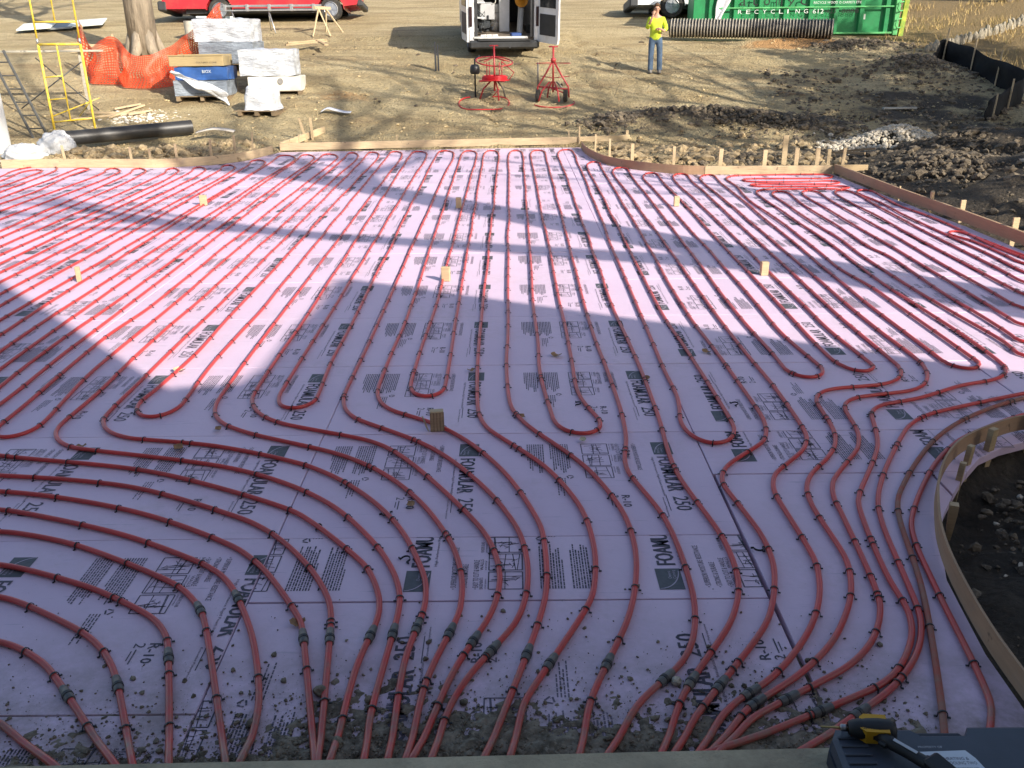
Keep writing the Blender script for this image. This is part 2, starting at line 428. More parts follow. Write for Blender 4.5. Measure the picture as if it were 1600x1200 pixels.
INKL = mat('pale_print', (0.42, 0.36, 0.45), 0.6, 0.1, 30)
BW, BD = 2.29, 1.207            # board as laid
TXT = Matrix(((0, 1, 0, 0), (-1, 0, 0, 0), (0, 0, 1, 0), (0, 0, 0, 1)))   # reads from the far edge towards the near one
pr = random.Random(3)
def print_cell(mb, x0):
    """one repeat of the board's print; x0 = left edge of the repeat, s = distance from the far edge"""
    def P(x, s, z=0.0): return Matrix.Translation(Vector((x0 + x, BD / 2 - s, z))) @ TXT
    def bar(x, s, w, l, z=0.0):     # w across, l along the reading direction
        M = P(x, s, z); mb.add([M @ Vector(q) for q in ((0, 0, 0), (l, 0, 0), (l, w, 0), (0, w, 0))], [(0, 1, 2, 3)])
    def line(xa, sa, xb, sb, w=.005):
        a = Vector((x0 + xa, BD / 2 - sa, 0)); b = Vector((x0 + xb, BD / 2 - sb, 0)); d = (b - a)
        if d.length < 1e-5: return
        n = Vector((-d.y, d.x, 0)).normalized() * w / 2
        mb.add([a - n, b - n, b + n, a + n], [(0, 1, 2, 3)])
    mb.cur = 0
    for k in range(3):              # heavy condensed capitals
        put_text(mb, 'FOAMULAR', P(.775, .343 + .0032 * k, .0003 * k), .415, .088, .004)
        if k < 2: put_text(mb, '250', P(.785, .82 + .003 * k, .0003 * k), .145, .084, .002)
    put_text(mb, 'High Performance Rigid Foam Insulation', P(.738, .35), .46, .017)
    bar(.752, .80, .004, .17); put_text(mb, 'Extruded Polystyrene', P(.728, .83), .20, .012)
    put_text(mb, '\u2022 SUPERIOR MOISTURE RESISTANCE', P(.645, .165), .345, .026)
    put_text(mb, '\u2022 STRONG & DURABLE', P(.595, .165), .20, .026)
    put_text(mb, '\u2022 EASY TO CUT & HANDLE', P(.545, .165), .235, .026)
    put_text(mb, 'R-10', P(.515, .80), .125, .045, .02)
    put_text(mb, '2', P(.455, .80), .03, .045); bar(.47, .84, .006, .09); bar(.455, .85, .005, .06)
    # three pictogram frames with line drawings of walls and slabs
    for k in range(3):
        s0 = .165 + k * .150
        xa, xb, sa, sb = .345, .50, s0, s0 + .135
        for q in ((xa, sa, xb, sa), (xb, sa, xb, sb), (xb, sb, xa, sb), (xa, sb, xa, sa)): line(*q, .0055)
        for _ in range(3):
            x = pr.uniform(xa + .02, xb - .02); line(x, sa, x + pr.uniform(-.02, .02), sb, .004)
        for _ in range(3):
            s_ = pr.uniform(sa + .02, sb - .02); line(xa + pr.uniform(0, .06), s_, xb - pr.uniform(0, .05), s_ + pr.uniform(-.02, .02), .004)
        for _ in range(9):
            x = pr.uniform(xa + .03, xb - .04); s_ = pr.uniform(sa + .03, sb - .04); a = pr.uniform(0, 6.28)
            line(x, s_, x + .025 * math.cos(a), s_ + .025 * math.sin(a), .0035)
        put_text(mb, ['BASEMENTS', 'WALLS', 'UNDER SLAB'][k], P(.525, s0), .09, .016)
        put_text(mb, ['crawl spaces', 'cavity', 'perimeter'][k], P(.508, s0), .08, .011)
    # small-print columns: rows of word-length dashes
    for col, (xa, rows, l) in enumerate(((.02, 8, .36), (.155, 9, .36))):
        for r_ in range(rows):
            s_ = .165; x = xa + .0130 * r_; end = .165 + l * pr.uniform(.78, 1.0) * (1 if r_ else .6)
            while s_ < end:
                w = pr.uniform(.006, .030); bar(x, s_, .0062 + .0012 * (r_ % 2), w); s_ += w + .0045
    for r_ in range(4):
        s_ = .60; x = .18 + .014 * r_
        while s_ < .60 + (.2, .15, .19, .12)[r_]:
            w = pr.uniform(.01, .03); bar(x, s_, .006, w); s_ += w + .006
    for a in range(3):             # arrows of the recycling mark
        t = a * 2.094; line(.255 + .02 * math.cos(t), .585 + .02 * math.sin(t), .255 + .02 * math.cos(t + 1.6), .585 + .02 * math.sin(t + 1.6), .008)
    mb.cur = 1
    bar(.765, .150, .115, .165)     # the maker's dark block
    mb.cur = 2
    pts = [(.004 + .155 * (1 - math.cos(t)), .006 + .104 * (1 - math.sin(t))) for t in np.linspace(0.0, 1.45, 10)]
    M = P(.765, .150, .0012)
    for (ax, ay), (bx, by) in zip(pts[:-1], pts[1:]):
        mb.add([M @ Vector(v) for v in ((ax, ay, 0), (bx, by, 0), (bx + .004, by + .004, 0), (ax + .004, ay + .004, 0))], [(0, 1, 2, 3)])
    put_text(mb, 'Owens', P(.812, .232, .0012), .060, .016); put_text(mb, 'Corning', P(.786, .232, .0012), .068, .020)
    mb.cur = 0
pm = MB()
for i in range(2): print_cell(pm, -BW / 2 + i * BW / 2 + .09)
print_full = pm.mesh('print', [INK, INKG, INKL])
pw = MB()                       # a wider run of the print, for boards whose repeat starts elsewhere
for i in range(-1, 3): print_cell(pw, -BW / 2 + i * BW / 2 + .09)

def clip_rect(poly, x0, x1, y0, y1):
    def cut(ps, ax, val, keep_less):
        out = []
        for i in range(len(ps)):
            a, b = ps[i], ps[(i + 1) % len(ps)]
            ia = (a[ax] <= val) if keep_less else (a[ax] >= val); ib = (b[ax] <= val) if keep_less else (b[ax] >= val)
            if ia: out.append(a)
            if ia != ib:
                t = (val - a[ax]) / (b[ax] - a[ax]); out.append((a[0] + (b[0] - a[0]) * t, a[1] + (b[1] - a[1]) * t))
        return out
    for ax, v, k in ((0, x0, False), (0, x1, True), (1, y0, False), (1, y1, True)):
        poly = cut(poly, ax, v, k)
        if len(poly) < 3: return []
    out = []
    for p in poly:
        if not out or abs(p[0] - out[-1][0]) + abs(p[1] - out[-1][1]) > 1e-3: out.append(p)
    while len(out) > 2 and abs(out[0][0] - out[-1][0]) + abs(out[0][1] - out[-1][1]) < 1e-3: out.pop()
    return out if len(out) >= 3 else []
def area(p): return .5 * sum(p[i][0] * p[(i + 1) % len(p)][1] - p[(i + 1) % len(p)][0] * p[i][1] for i in range(len(p)))
def slab_mesh(name, poly, t=.05, b=.004):
    if area(poly) < 0: poly = poly[::-1]
    n = len(poly); cx = sum(p[0] for p in poly) / n; cy = sum(p[1] for p in poly) / n
    def shrink(p): 
        d = math.hypot(p[0] - cx, p[1] - cy) + 1e-9; k = max(0, 1 - b / d); return (cx + (p[0] - cx) * k, cy + (p[1] - cy) * k)
    mb = MB(); top = [shrink(p) for p in poly]
    vs = [(x, y, -t) for x, y in poly] + [(x, y, -b) for x, y in poly] + [(x, y, 0) for x, y in top]
    fs = [(i, (i + 1) % n, n + (i + 1) % n, n + i) for i in range(n)] + [(n + i, n + (i + 1) % n, 2 * n + (i + 1) % n, 2 * n + i) for i in range(n)] + [tuple(range(2 * n, 3 * n))]
    mb.add(vs, fs); return mb.mesh(name, FOAM)
floor_root = bpy.data.objects.new('insulation_floor', None); COL.objects.link(floor_root)
tag(floor_root, 'floor of printed pink foam insulation boards laid edge to edge', None, None, 'structure')
full_mesh = slab_mesh('foam_board', [(-BW / 2 + .002, -BD / 2 + .002), (BW / 2 - .002, -BD / 2 + .002), (BW / 2 - .002, BD / 2 - .002), (-BW / 2 + .002, BD / 2 - .002)])
def lay_board(x0, x1, y0, y1, printed=True, flip=False, full_extent=None, dx=0.0):
    """a board (or the cut piece of one) covering x0..x1, y0..y1"""
    g = .0046
    poly = clip_rect(OUT, x0 + g, x1 - g, y0 + g, y1 - g)
    if not poly or abs(area(poly)) < .02: return
    fx0, fx1, fy0, fy1 = full_extent or (x0, x1, y0, y1)
    cx, cy = (fx0 + fx1) / 2, (fy0 + fy1) / 2
    whole = full_extent is None and abs(abs(area(poly)) - (x1 - x0 - 2 * g) * (y1 - y0 - 2 * g)) < 1e-3 and abs(x1 - x0 - BW) < .01 and abs(y1 - y0 - BD) < .01
    me = full_mesh if whole else slab_mesh('foam_board', [(p[0] - cx, p[1] - cy) for p in poly])
    z = -random.uniform(0, .0040)
    o = inst('foam_board', me, floor_root, Matrix.Translation((cx, cy, z)) @ Matrix.Rotation(random.uniform(-.0014, .0014), 4, 'Z'))
    if printed:
        M = Matrix.Translation((0, 0, .0012)) @ Matrix.Rotation(math.pi if flip else 0, 4, 'Z')
        if whole and dx == 0: inst('print', print_full, o, M)
        else:
            src = pw if dx else pm
            P = np.array([tuple(M @ Vector(v)) for v in src.v]) + np.array([dx, 0, 0]); pl = np.array([(p[0] - cx, p[1] - cy) for p in poly])
            ok = inside_np(P[:, :2], pl); mb = MB()
            ex = (x0 + g - cx, x1 - g - cx, y0 + g - cy, y1 - g - cy)          # print is cut off clean where the board was cut
            for f, mi in zip(src.f, src.mi):
                q = [tuple(P[i]) for i in f]
                if not all(ok[i] for i in f):
                    z_ = q[0][2]; q = clip_rect([v[:2] for v in q], *ex)
                    if len(q) < 3 or not inside_np(np.array([np.mean(q, axis=0)]), pl)[0]: continue
                    q = [(v[0], v[1], z_) for v in q]
                o_ = len(mb.v); mb.v.extend(q); mb.f.append(tuple(range(o_, o_ + len(q)))); mb.mi.append(mi)
            if mb.f: inst('print', mb.mesh('print', [INK, INKG, INKL]), o)
XS = [-1.17 + BW * k for k in range(-5, 4)]          # lengthwise seams
YS = [3.77 + BD * k for k in range(0, 14)]           # crosswise seams
frnd = random.Random(12)
for ci in range(len(XS) - 1):
    x0, x1 = XS[ci], XS[ci + 1]
    for ri in range(len(YS) - 1):
        y0, y1 = YS[ri], YS[ri + 1]
        left, right = x1 < -3, x0 > 1
        flip = (ri in (2, 3, 6) if left else (True if right and ri < 9 else ri in (7, 10)))
        if left and ri > 4: flip = frnd.random() < .5
        if right and ri == 0:
            lay_board(x0, x1, 4.41, y1, True, True, (x0, x1, 4.41, 4.41 + BD)); continue
        lay_board(x0, x1, y0, y1, True, flip)
    if x1 < -1.0:
        lay_board(x0, x1, 3.77 - BD, 3.77, True, False, None, .22); lay_board(x0, x1, 3.77 - 2 * BD, 3.77 - BD, True, False, None, .3)
    elif x0 < 1:
        lay_board(x0, x1, 3.24, 3.77, True, True, (x0, x1, 3.16, 3.16 + BD), .50); lay_board(x0, x1, 3.24 - BD, 3.24, True, True, None, .50)
lay_board(1.132, 2.34, 1.97, 4.41, False)
lay_board(2.34, 3.55, 3.0, 4.41, False)

# ================================================================== SETTING: concrete ledge by the house
conc = mat('weathered_concrete', (0.44, 0.375, 0.25), 0.9, 0.3, 3.0, 0.5, 60.0, dirt=(0.25, 0.205, 0.14))
lm = MB()
lp = [(-6.5, 2.20), (-1.9, 2.215), (-.6, 2.235), (.4, 2.255), (1.3, 2.27), (2.6, 2.29), (2.6, -0.35), (-6.5, -0.35)]
lm.prism(lp[::-1], Matrix.Identity(4), -.32, .10)
ledge = lm.build('concrete_ledge', conc)
tag(ledge, 'weathered grey concrete ledge along the near edge of the foam', None, None, 'structure')

# ================================================================== the house behind the camera (its gable shades the near boards)
hm = thing('house', 'grey sided house with a gabled wing standing behind the ledge', 'house', (0, 0, 0))
sid = mat('house_siding', (0.33, 0.34, 0.33), 0.8, 0.12, 2.0); shing = mat('roof_shingle', (0.07, 0.065, 0.06), 0.9, 0.35, 5.0)
w1 = MB(); w1.prism([(-14, -.12), (3.35, -.12), (3.35, 7.8), (-14, 7.8)], Matrix(((1, 0, 0, 0), (0, 0, 1, 0), (0, 1, 0, 0), (0, 0, 0, 1))), -9.0, -.42)
w1.build('wall', sid, hm)
w2 = MB(); w2.prism([(3.36, -.12), (11.2, -.12), (11.2, 3.6), (9.0, 5.0), (7.35, 6.40), (6.70, 6.78), (5.2, 5.70), (4.35, 5.02), (3.9, 4.74), (3.42, 4.70)], Matrix(((1, 0, 0, 0), (0, 0, 1, 0), (0, 1, 0, 0), (0, 0, 0, 1))), -8.5, -.44)
w2.build('gable_wall', sid, hm)
for sgn, a, b in ((1, (6.75, 6.72), (11.8, 2.75)), (-1, (6.65, 6.72), (4.2, 4.72))):
    r_ = MB(); r_.prism([a, b, (b[0], b[1] + .10), (a[0], a[1] + .10)], Matrix(((1, 0, 0, 0), (0, 0, 1, 0), (0, 1, 0, 0), (0, 0, 0, 1))), -8.7, -.30)
    r_.build('roof', shing, hm)
r_ = MB(); r_.box((-5.4, -4.7, 7.95), (18, 9, .3)); r_.build('roof', shing, hm)
trimw = mat('white_trim', (0.75, 0.75, 0.73), 0.6, 0.08)
glassd = mat('dark_window_glass', (0.02, 0.025, 0.03), 0.1, 0.1)
for cx in (-3.2, 7.2):
    f_ = MB()
    for dx, dz, sx, sz in ((0, .75, 1.3, .1), (0, -.75, 1.3, .1), (-.6, 0, .1, 1.4), (.6, 0, .1, 1.4)): f_.box((cx + dx, -.40, 2.2 + dz), (sx, .08, sz))
    fr = f_.build('window_frame', trimw, hm)
    MB().box((cx, -.41, 2.2), (1.1, .03, 1.4)).build('pane', glassd, fr)
PIPES = [
 [-0.431,2.398,-0.432,2.834,-0.388,3.160,-0.387,3.250,-0.395,3.339,-0.413,3.426,-0.547,3.791,-0.715,4.074,-0.928,4.325,-1.085,4.463,-1.234,4.563,-1.784,4.801,-2.310,4.915,-2.338,4.923,-2.366,4.933,-2.393,4.945,-2.420,4.958,-2.445,4.972,-2.470,4.988,-2.494,5.006,-2.516,5.025,-2.537,5.046,-2.556,5.068,-2.574,5.091,-2.590,5.116,-2.604,5.142,-2.617,5.168,-2.628,5.196,-2.644,5.252,-2.660,5.999,-2.67,6.75,-2.67,7.50,-2.68,8.25,-2.70,9.00,-2.72,9.75,-2.73,10.50,-2.75,11.25,-2.76,12.00,-2.78,12.75,-2.79,13.50,-2.81,14.25,-2.83,15.00,-2.84,15.74,-2.86,16.49,-2.87,17.24,-2.89,17.99,-2.92,18.71,-2.92,18.74,-2.92,18.77,-2.92,18.80,-2.91,18.82,-2.90,18.84,-2.89,18.85,-2.87,18.86,-2.85,18.86,-2.83,18.85,-2.81,18.84,-2.80,18.83,-2.78,18.80,-2.77,18.78,-2.75,18.75,-2.68,18.50,-2.61,17.75,-2.60,17.00,-2.60,16.25,-2.59,15.50,-2.58,14.75,-2.57,14.00,-2.56,13.25,-2.55,12.50,-2.54,11.75,-2.52,11.00,-2.51,10.25,-2.50,9.50,-2.49,8.75,-2.48,8.00,-2.47,7.25,-2.45,6.51,-2.485,5.757,-2.507,5.548,-2.508,5.519,-2.507,5.489,-2.505,5.460,-2.500,5.431,-2.493,5.403,-2.484,5.375,-2.472,5.349,-2.458,5.324,-2.442,5.302,-2.423,5.283,-2.402,5.267,-2.379,5.257,-2.356,5.251,-2.333,5.252,-2.311,5.258,-2.290,5.270,-2.271,5.286,-2.254,5.306,-2.240,5.330,-2.230,5.356,-2.222,5.383,-2.216,5.412,-2.213,5.441,-2.25,6.19,-2.25,6.94,-2.24,7.69,-2.26,8.44,-2.27,9.19,-2.29,9.94,-2.30,10.69,-2.32,11.44,-2.33,12.19,-2.35,12.93,-2.36,13.68,-2.38,14.43,-2.39,15.18,-2.41,15.93,-2.42,16.68,-2.43,17.43,-2.45,18.18,-2.47,18.75,-2.46,18.81,-2.46,18.84,-2.45,18.87,-2.45,18.89,-2.43,18.91,-2.42,18.92,-2.40,18.93,-2.39,18.93,-2.37,18.93,-2.35,18.92,-2.33,18.90,-2.31,18.88,-2.29,18.86,-2.28,18.83,-2.23,18.69,-2.15,17.95,-2.14,17.20,-2.14,16.45,-2.13,15.70,-2.12,14.95,-2.12,14.20,-2.11,13.45,-2.10,12.70,-2.09,11.95,-2.08,11.20,-2.07,10.45,-2.06,9.70,-2.05,8.95,-2.04,8.20,-2.03,7.45,-2.02,6.70,-2.005,5.955,-1.989,5.506,-1.976,5.417,-1.963,5.359,-1.954,5.331,-1.944,5.303,-1.933,5.275,-1.920,5.249,-1.905,5.223,-1.889,5.198,-1.872,5.174,-1.853,5.151,-1.833,5.130,-1.790,5.089,-1.616,4.973,-1.053,4.692,-0.860,4.551,-0.691,4.382,-0.484,4.088,-0.319,3.736,-0.260,3.535,-0.233,3.357,-0.230,3.208,-0.239,3.119,-0.337,2.713,-0.362,2.397],
 [-0.323,2.405,-0.234,2.770,-0.107,3.105,-0.079,3.221,-0.065,3.340,-0.065,3.429,-0.085,3.577,-0.154,3.806,-0.522,4.457,-0.697,4.700,-0.758,4.765,-0.803,4.805,-0.901,4.872,-1.420,5.102,-1.497,5.148,-1.545,5.183,-1.568,5.202,-1.590,5.222,-1.611,5.243,-1.630,5.265,-1.666,5.313,-1.697,5.364,-1.723,5.417,-1.744,5.472,-1.768,5.559,-1.79,6.31,-1.79,7.06,-1.80,7.81,-1.82,8.55,-1.83,9.30,-1.85,10.05,-1.86,10.80,-1.88,11.55,-1.89,12.30,-1.91,13.05,-1.92,13.80,-1.94,14.55,-1.95,15.30,-1.97,16.05,-1.98,16.80,-2.00,17.55,-2.01,18.30,-2.01,18.69,-2.00,18.75,-2.00,18.78,-1.99,18.81,-1.98,18.83,-1.97,18.86,-1.96,18.88,-1.95,18.89,-1.93,18.90,-1.91,18.90,-1.89,18.90,-1.86,18.89,-1.84,18.88,-1.82,18.86,-1.81,18.84,-1.79,18.81,-1.78,18.79,-1.74,18.71,-1.69,18.47,-1.65,17.72,-1.65,16.97,-1.65,16.22,-1.65,15.47,-1.65,14.72,-1.64,13.97,-1.64,13.23,-1.63,12.48,-1.63,11.73,-1.62,10.98,-1.62,10.23,-1.61,9.48,-1.61,8.73,-1.60,7.98,-1.60,7.23,-1.60,6.48,-1.597,5.729,-1.594,5.609,-1.587,5.550,-1.581,5.521,-1.574,5.493,-1.564,5.466,-1.552,5.441,-1.537,5.419,-1.520,5.400,-1.500,5.385,-1.478,5.376,-1.455,5.373,-1.432,5.375,-1.409,5.382,-1.389,5.395,-1.371,5.412,-1.356,5.433,-1.344,5.458,-1.335,5.484,-1.329,5.512,-1.36,6.26,-1.36,7.01,-1.37,7.76,-1.38,8.51,-1.39,9.26,-1.39,10.01,-1.40,10.76,-1.41,11.51,-1.42,12.26,-1.43,13.00,-1.43,13.75,-1.44,14.50,-1.45,15.25,-1.46,16.00,-1.47,16.75,-1.48,17.50,-1.48,18.25,-1.47,18.73,-1.46,18.82,-1.45,18.85,-1.45,18.88,-1.44,18.90,-1.43,18.93,-1.41,18.94,-1.40,18.96,-1.38,18.97,-1.36,18.97,-1.33,18.96,-1.31,18.96,-1.29,18.94,-1.27,18.92,-1.25,18.90,-1.24,18.88,-1.23,18.85,-1.20,18.79,-1.16,18.62,-1.12,17.87,-1.12,17.12,-1.13,16.37,-1.14,15.62,-1.14,14.87,-1.14,14.12,-1.14,13.37,-1.14,12.63,-1.14,11.88,-1.14,11.13,-1.14,10.38,-1.14,9.63,-1.14,8.88,-1.14,8.13,-1.14,7.38,-1.14,6.63,-1.148,5.878,-1.147,5.579,-1.136,5.490,-1.124,5.431,-1.107,5.374,-1.097,5.346,-1.085,5.319,-1.072,5.293,-1.058,5.267,-1.042,5.242,-1.024,5.218,-0.985,5.174,-0.568,4.834,-0.373,4.607,-0.128,4.195,0.006,3.862,0.046,3.688,0.065,3.449,0.054,3.270,0.032,3.153,0.015,3.096,-0.007,3.040,-0.180,2.728,-0.225,2.616,-0.255,2.502,-0.270,2.396],
 [-0.079,2.402,0.105,3.083,0.145,3.319,0.146,3.739,0.126,3.887,-0.026,4.372,-0.216,4.746,-0.372,4.965,-0.518,5.116,-0.756,5.292,-0.778,5.312,-0.799,5.333,-0.818,5.355,-0.835,5.378,-0.851,5.403,-0.865,5.429,-0.878,5.456,-0.899,5.512,-0.926,5.627,-0.93,6.38,-0.91,7.13,-0.91,7.87,-0.91,8.62,-0.92,9.37,-0.93,10.12,-0.93,10.87,-0.94,11.62,-0.94,12.37,-0.95,13.12,-0.95,13.87,-0.95,14.62,-0.96,15.37,-0.96,16.12,-0.97,16.87,-0.98,17.62,-0.98,18.37,-0.95,18.73,-0.95,18.79,-0.94,18.82,-0.93,18.85,-0.92,18.87,-0.91,18.89,-0.90,18.91,-0.88,18.92,-0.86,18.92,-0.84,18.92,-0.82,18.92,-0.80,18.90,-0.78,18.89,-0.77,18.86,-0.75,18.84,-0.74,18.81,-0.72,18.76,-0.68,18.52,-0.66,17.77,-0.66,17.02,-0.67,16.27,-0.67,15.52,-0.67,14.77,-0.67,14.02,-0.68,13.27,-0.68,12.52,-0.68,11.77,-0.68,11.02,-0.68,10.27,-0.68,9.52,-0.68,8.77,-0.68,8.03,-0.69,7.28,-0.71,6.53,-0.713,5.777,-0.710,5.747,-0.706,5.718,-0.700,5.689,-0.692,5.661,-0.682,5.635,-0.669,5.611,-0.653,5.591,-0.635,5.574,-0.614,5.562,-0.593,5.556,-0.571,5.557,-0.549,5.563,-0.530,5.575,-0.513,5.592,-0.498,5.613,-0.487,5.637,-0.478,5.664,-0.472,5.692,-0.47,6.44,-0.48,7.19,-0.48,7.94,-0.49,8.69,-0.49,9.44,-0.49,10.19,-0.49,10.94,-0.50,11.69,-0.50,12.44,-0.50,13.19,-0.51,13.94,-0.51,14.69,-0.51,15.44,-0.52,16.19,-0.52,16.94,-0.53,17.69,-0.52,18.44,-0.49,18.76,-0.48,18.82,-0.47,18.85,-0.47,18.88,-0.45,18.90,-0.44,18.92,-0.43,18.93,-0.41,18.94,-0.39,18.94,-0.37,18.94,-0.35,18.92,-0.33,18.91,-0.31,18.89,-0.30,18.86,-0.29,18.84,-0.28,18.81,-0.25,18.66,-0.22,17.92,-0.22,17.17,-0.23,16.42,-0.23,15.67,-0.24,14.92,-0.24,14.17,-0.24,13.42,-0.24,12.67,-0.25,11.92,-0.25,11.17,-0.25,10.42,-0.25,9.67,-0.25,8.92,-0.26,8.17,-0.26,7.42,-0.26,6.67,-0.250,5.919,-0.221,5.290,-0.201,5.172,-0.177,5.086,-0.144,5.003,0.178,4.499,0.311,4.165,0.366,3.932,0.385,3.604,0.364,3.365,0.332,3.219,0.050,2.626,0.030,2.570,0.000,2.407],
 [0.237,2.404,0.280,2.595,0.491,3.124,0.566,3.475,0.582,3.744,0.556,4.012,0.440,4.414,0.339,4.631,0.102,5.048,0.024,5.243,-0.010,5.388,-0.04,6.14,-0.03,6.89,-0.03,7.64,-0.03,8.39,-0.03,9.14,-0.03,9.89,-0.03,10.64,-0.02,11.39,-0.02,12.14,-0.02,12.89,-0.02,13.64,-0.02,14.39,-0.02,15.14,-0.02,15.88,-0.03,16.63,-0.03,17.38,-0.02,18.13,0.02,18.70,0.03,18.76,0.04,18.79,0.04,18.82,0.05,18.84,0.06,18.86,0.08,18.88,0.09,18.89,0.11,18.90,0.13,18.90,0.15,18.89,0.17,18.88,0.19,18.86,0.20,18.84,0.21,18.81,0.22,18.79,0.24,18.70,0.26,17.95,0.26,17.20,0.25,16.45,0.25,15.70,0.24,14.95,0.24,14.20,0.23,13.45,0.23,12.70,0.23,11.95,0.22,11.20,0.22,10.45,0.21,9.70,0.21,8.95,0.20,8.20,0.20,7.45,0.21,6.70,0.204,5.953,0.257,5.206,0.263,5.146,0.269,5.117,0.276,5.089,0.284,5.061,0.296,5.035,0.310,5.010,0.326,4.988,0.345,4.969,0.367,4.953,0.390,4.941,0.414,4.934,0.439,4.932,0.463,4.936,0.485,4.945,0.505,4.959,0.522,4.977,0.535,4.999,0.545,5.023,0.551,5.050,0.554,5.078,0.554,5.107,0.552,5.136,0.458,5.544,0.45,6.29,0.45,7.04,0.44,7.79,0.44,8.54,0.44,9.29,0.44,10.04,0.44,10.79,0.43,11.54,0.43,12.29,0.43,13.04,0.43,13.79,0.43,14.54,0.43,15.29,0.42,16.04,0.41,16.79,0.41,17.54,0.42,18.29,0.47,18.74,0.49,18.79,0.49,18.82,0.50,18.85,0.51,18.87,0.53,18.89,0.54,18.91,0.56,18.92,0.58,18.92,0.60,18.92,0.62,18.91,0.64,18.89,0.65,18.87,0.67,18.85,0.68,18.82,0.69,18.79,0.71,18.71,0.72,17.96,0.71,17.21,0.71,16.46,0.70,15.71,0.70,14.96,0.70,14.21,0.69,13.46,0.69,12.71,0.69,11.96,0.68,11.21,0.68,10.46,0.67,9.71,0.67,8.96,0.66,8.21,0.66,7.46,0.67,6.71,0.696,5.961,0.706,5.211,0.688,4.852,0.648,4.586,0.644,4.496,0.649,4.407,0.770,3.882,0.786,3.284,0.759,3.076,0.729,2.960,0.708,2.905,0.696,2.878,0.682,2.851,0.667,2.826,0.633,2.778,0.473,2.601,0.423,2.527,0.361,2.406],
 [0.537,2.413,0.627,2.621,0.900,3.050,0.961,3.187,0.989,3.272,1.012,3.389,1.020,3.688,0.916,4.430,0.935,5.178,0.941,5.928,0.93,6.68,0.91,7.43,0.91,8.18,0.92,8.93,0.92,9.68,0.93,10.43,0.93,11.18,0.94,11.93,0.94,12.68,0.95,13.43,0.95,14.18,0.96,14.93,0.96,15.68,0.96,16.43,0.96,17.18,0.96,17.93,1.00,18.55,1.05,18.82,1.06,18.85,1.07,18.88,1.08,18.90,1.09,18.93,1.11,18.95,1.12,18.97,1.14,18.98,1.16,18.98,1.18,18.98,1.20,18.98,1.22,18.97,1.24,18.95,1.25,18.93,1.27,18.90,1.28,18.88,1.29,18.85,1.30,18.76,1.30,18.01,1.28,17.26,1.27,16.51,1.26,15.76,1.25,15.01,1.24,14.26,1.22,13.51,1.21,12.76,1.20,12.01,1.19,11.26,1.17,10.51,1.16,9.77,1.15,9.02,1.14,8.27,1.13,7.52,1.12,6.77,1.11,6.02,1.112,5.476,1.067,5.120,1.066,5.060,1.069,5.001,1.073,4.972,1.078,4.943,1.086,4.914,1.095,4.887,1.107,4.861,1.122,4.837,1.138,4.816,1.157,4.799,1.178,4.787,1.201,4.780,1.224,4.779,1.247,4.783,1.269,4.793,1.290,4.808,1.309,4.827,1.325,4.849,1.340,4.874,1.352,4.900,1.361,4.927,1.369,4.956,1.379,5.014,1.373,5.763,1.35,6.51,1.32,7.26,1.32,8.01,1.33,8.76,1.34,9.51,1.35,10.26,1.36,11.01,1.36,11.76,1.37,12.51,1.38,13.26,1.39,14.01,1.39,14.76,1.39,15.51,1.40,16.26,1.43,16.71,1.49,16.94,1.49,16.97,1.50,17.00,1.52,17.02,1.53,17.04,1.54,17.06,1.56,17.07,1.58,17.08,1.60,17.08,1.62,17.07,1.63,17.06,1.65,17.04,1.66,17.01,1.67,16.99,1.68,16.96,1.68,16.93,1.66,16.18,1.65,15.43,1.64,14.68,1.63,13.93,1.62,13.19,1.61,12.44,1.60,11.69,1.59,10.94,1.58,10.19,1.57,9.44,1.55,8.69,1.54,7.94,1.54,7.19,1.57,6.44,1.589,5.688,1.594,5.149,1.576,5.001,1.563,4.942,1.546,4.886,1.535,4.858,1.523,4.831,1.509,4.805,1.493,4.781,1.476,4.757,1.269,4.542,1.231,4.496,1.214,4.472,1.199,4.447,1.185,4.421,1.173,4.394,1.163,4.366,1.156,4.338,1.150,4.310,1.146,4.280,1.145,4.251,1.212,3.748,1.210,3.568,1.188,3.421,1.117,3.192,1.040,3.030,0.647,2.503,0.593,2.410],
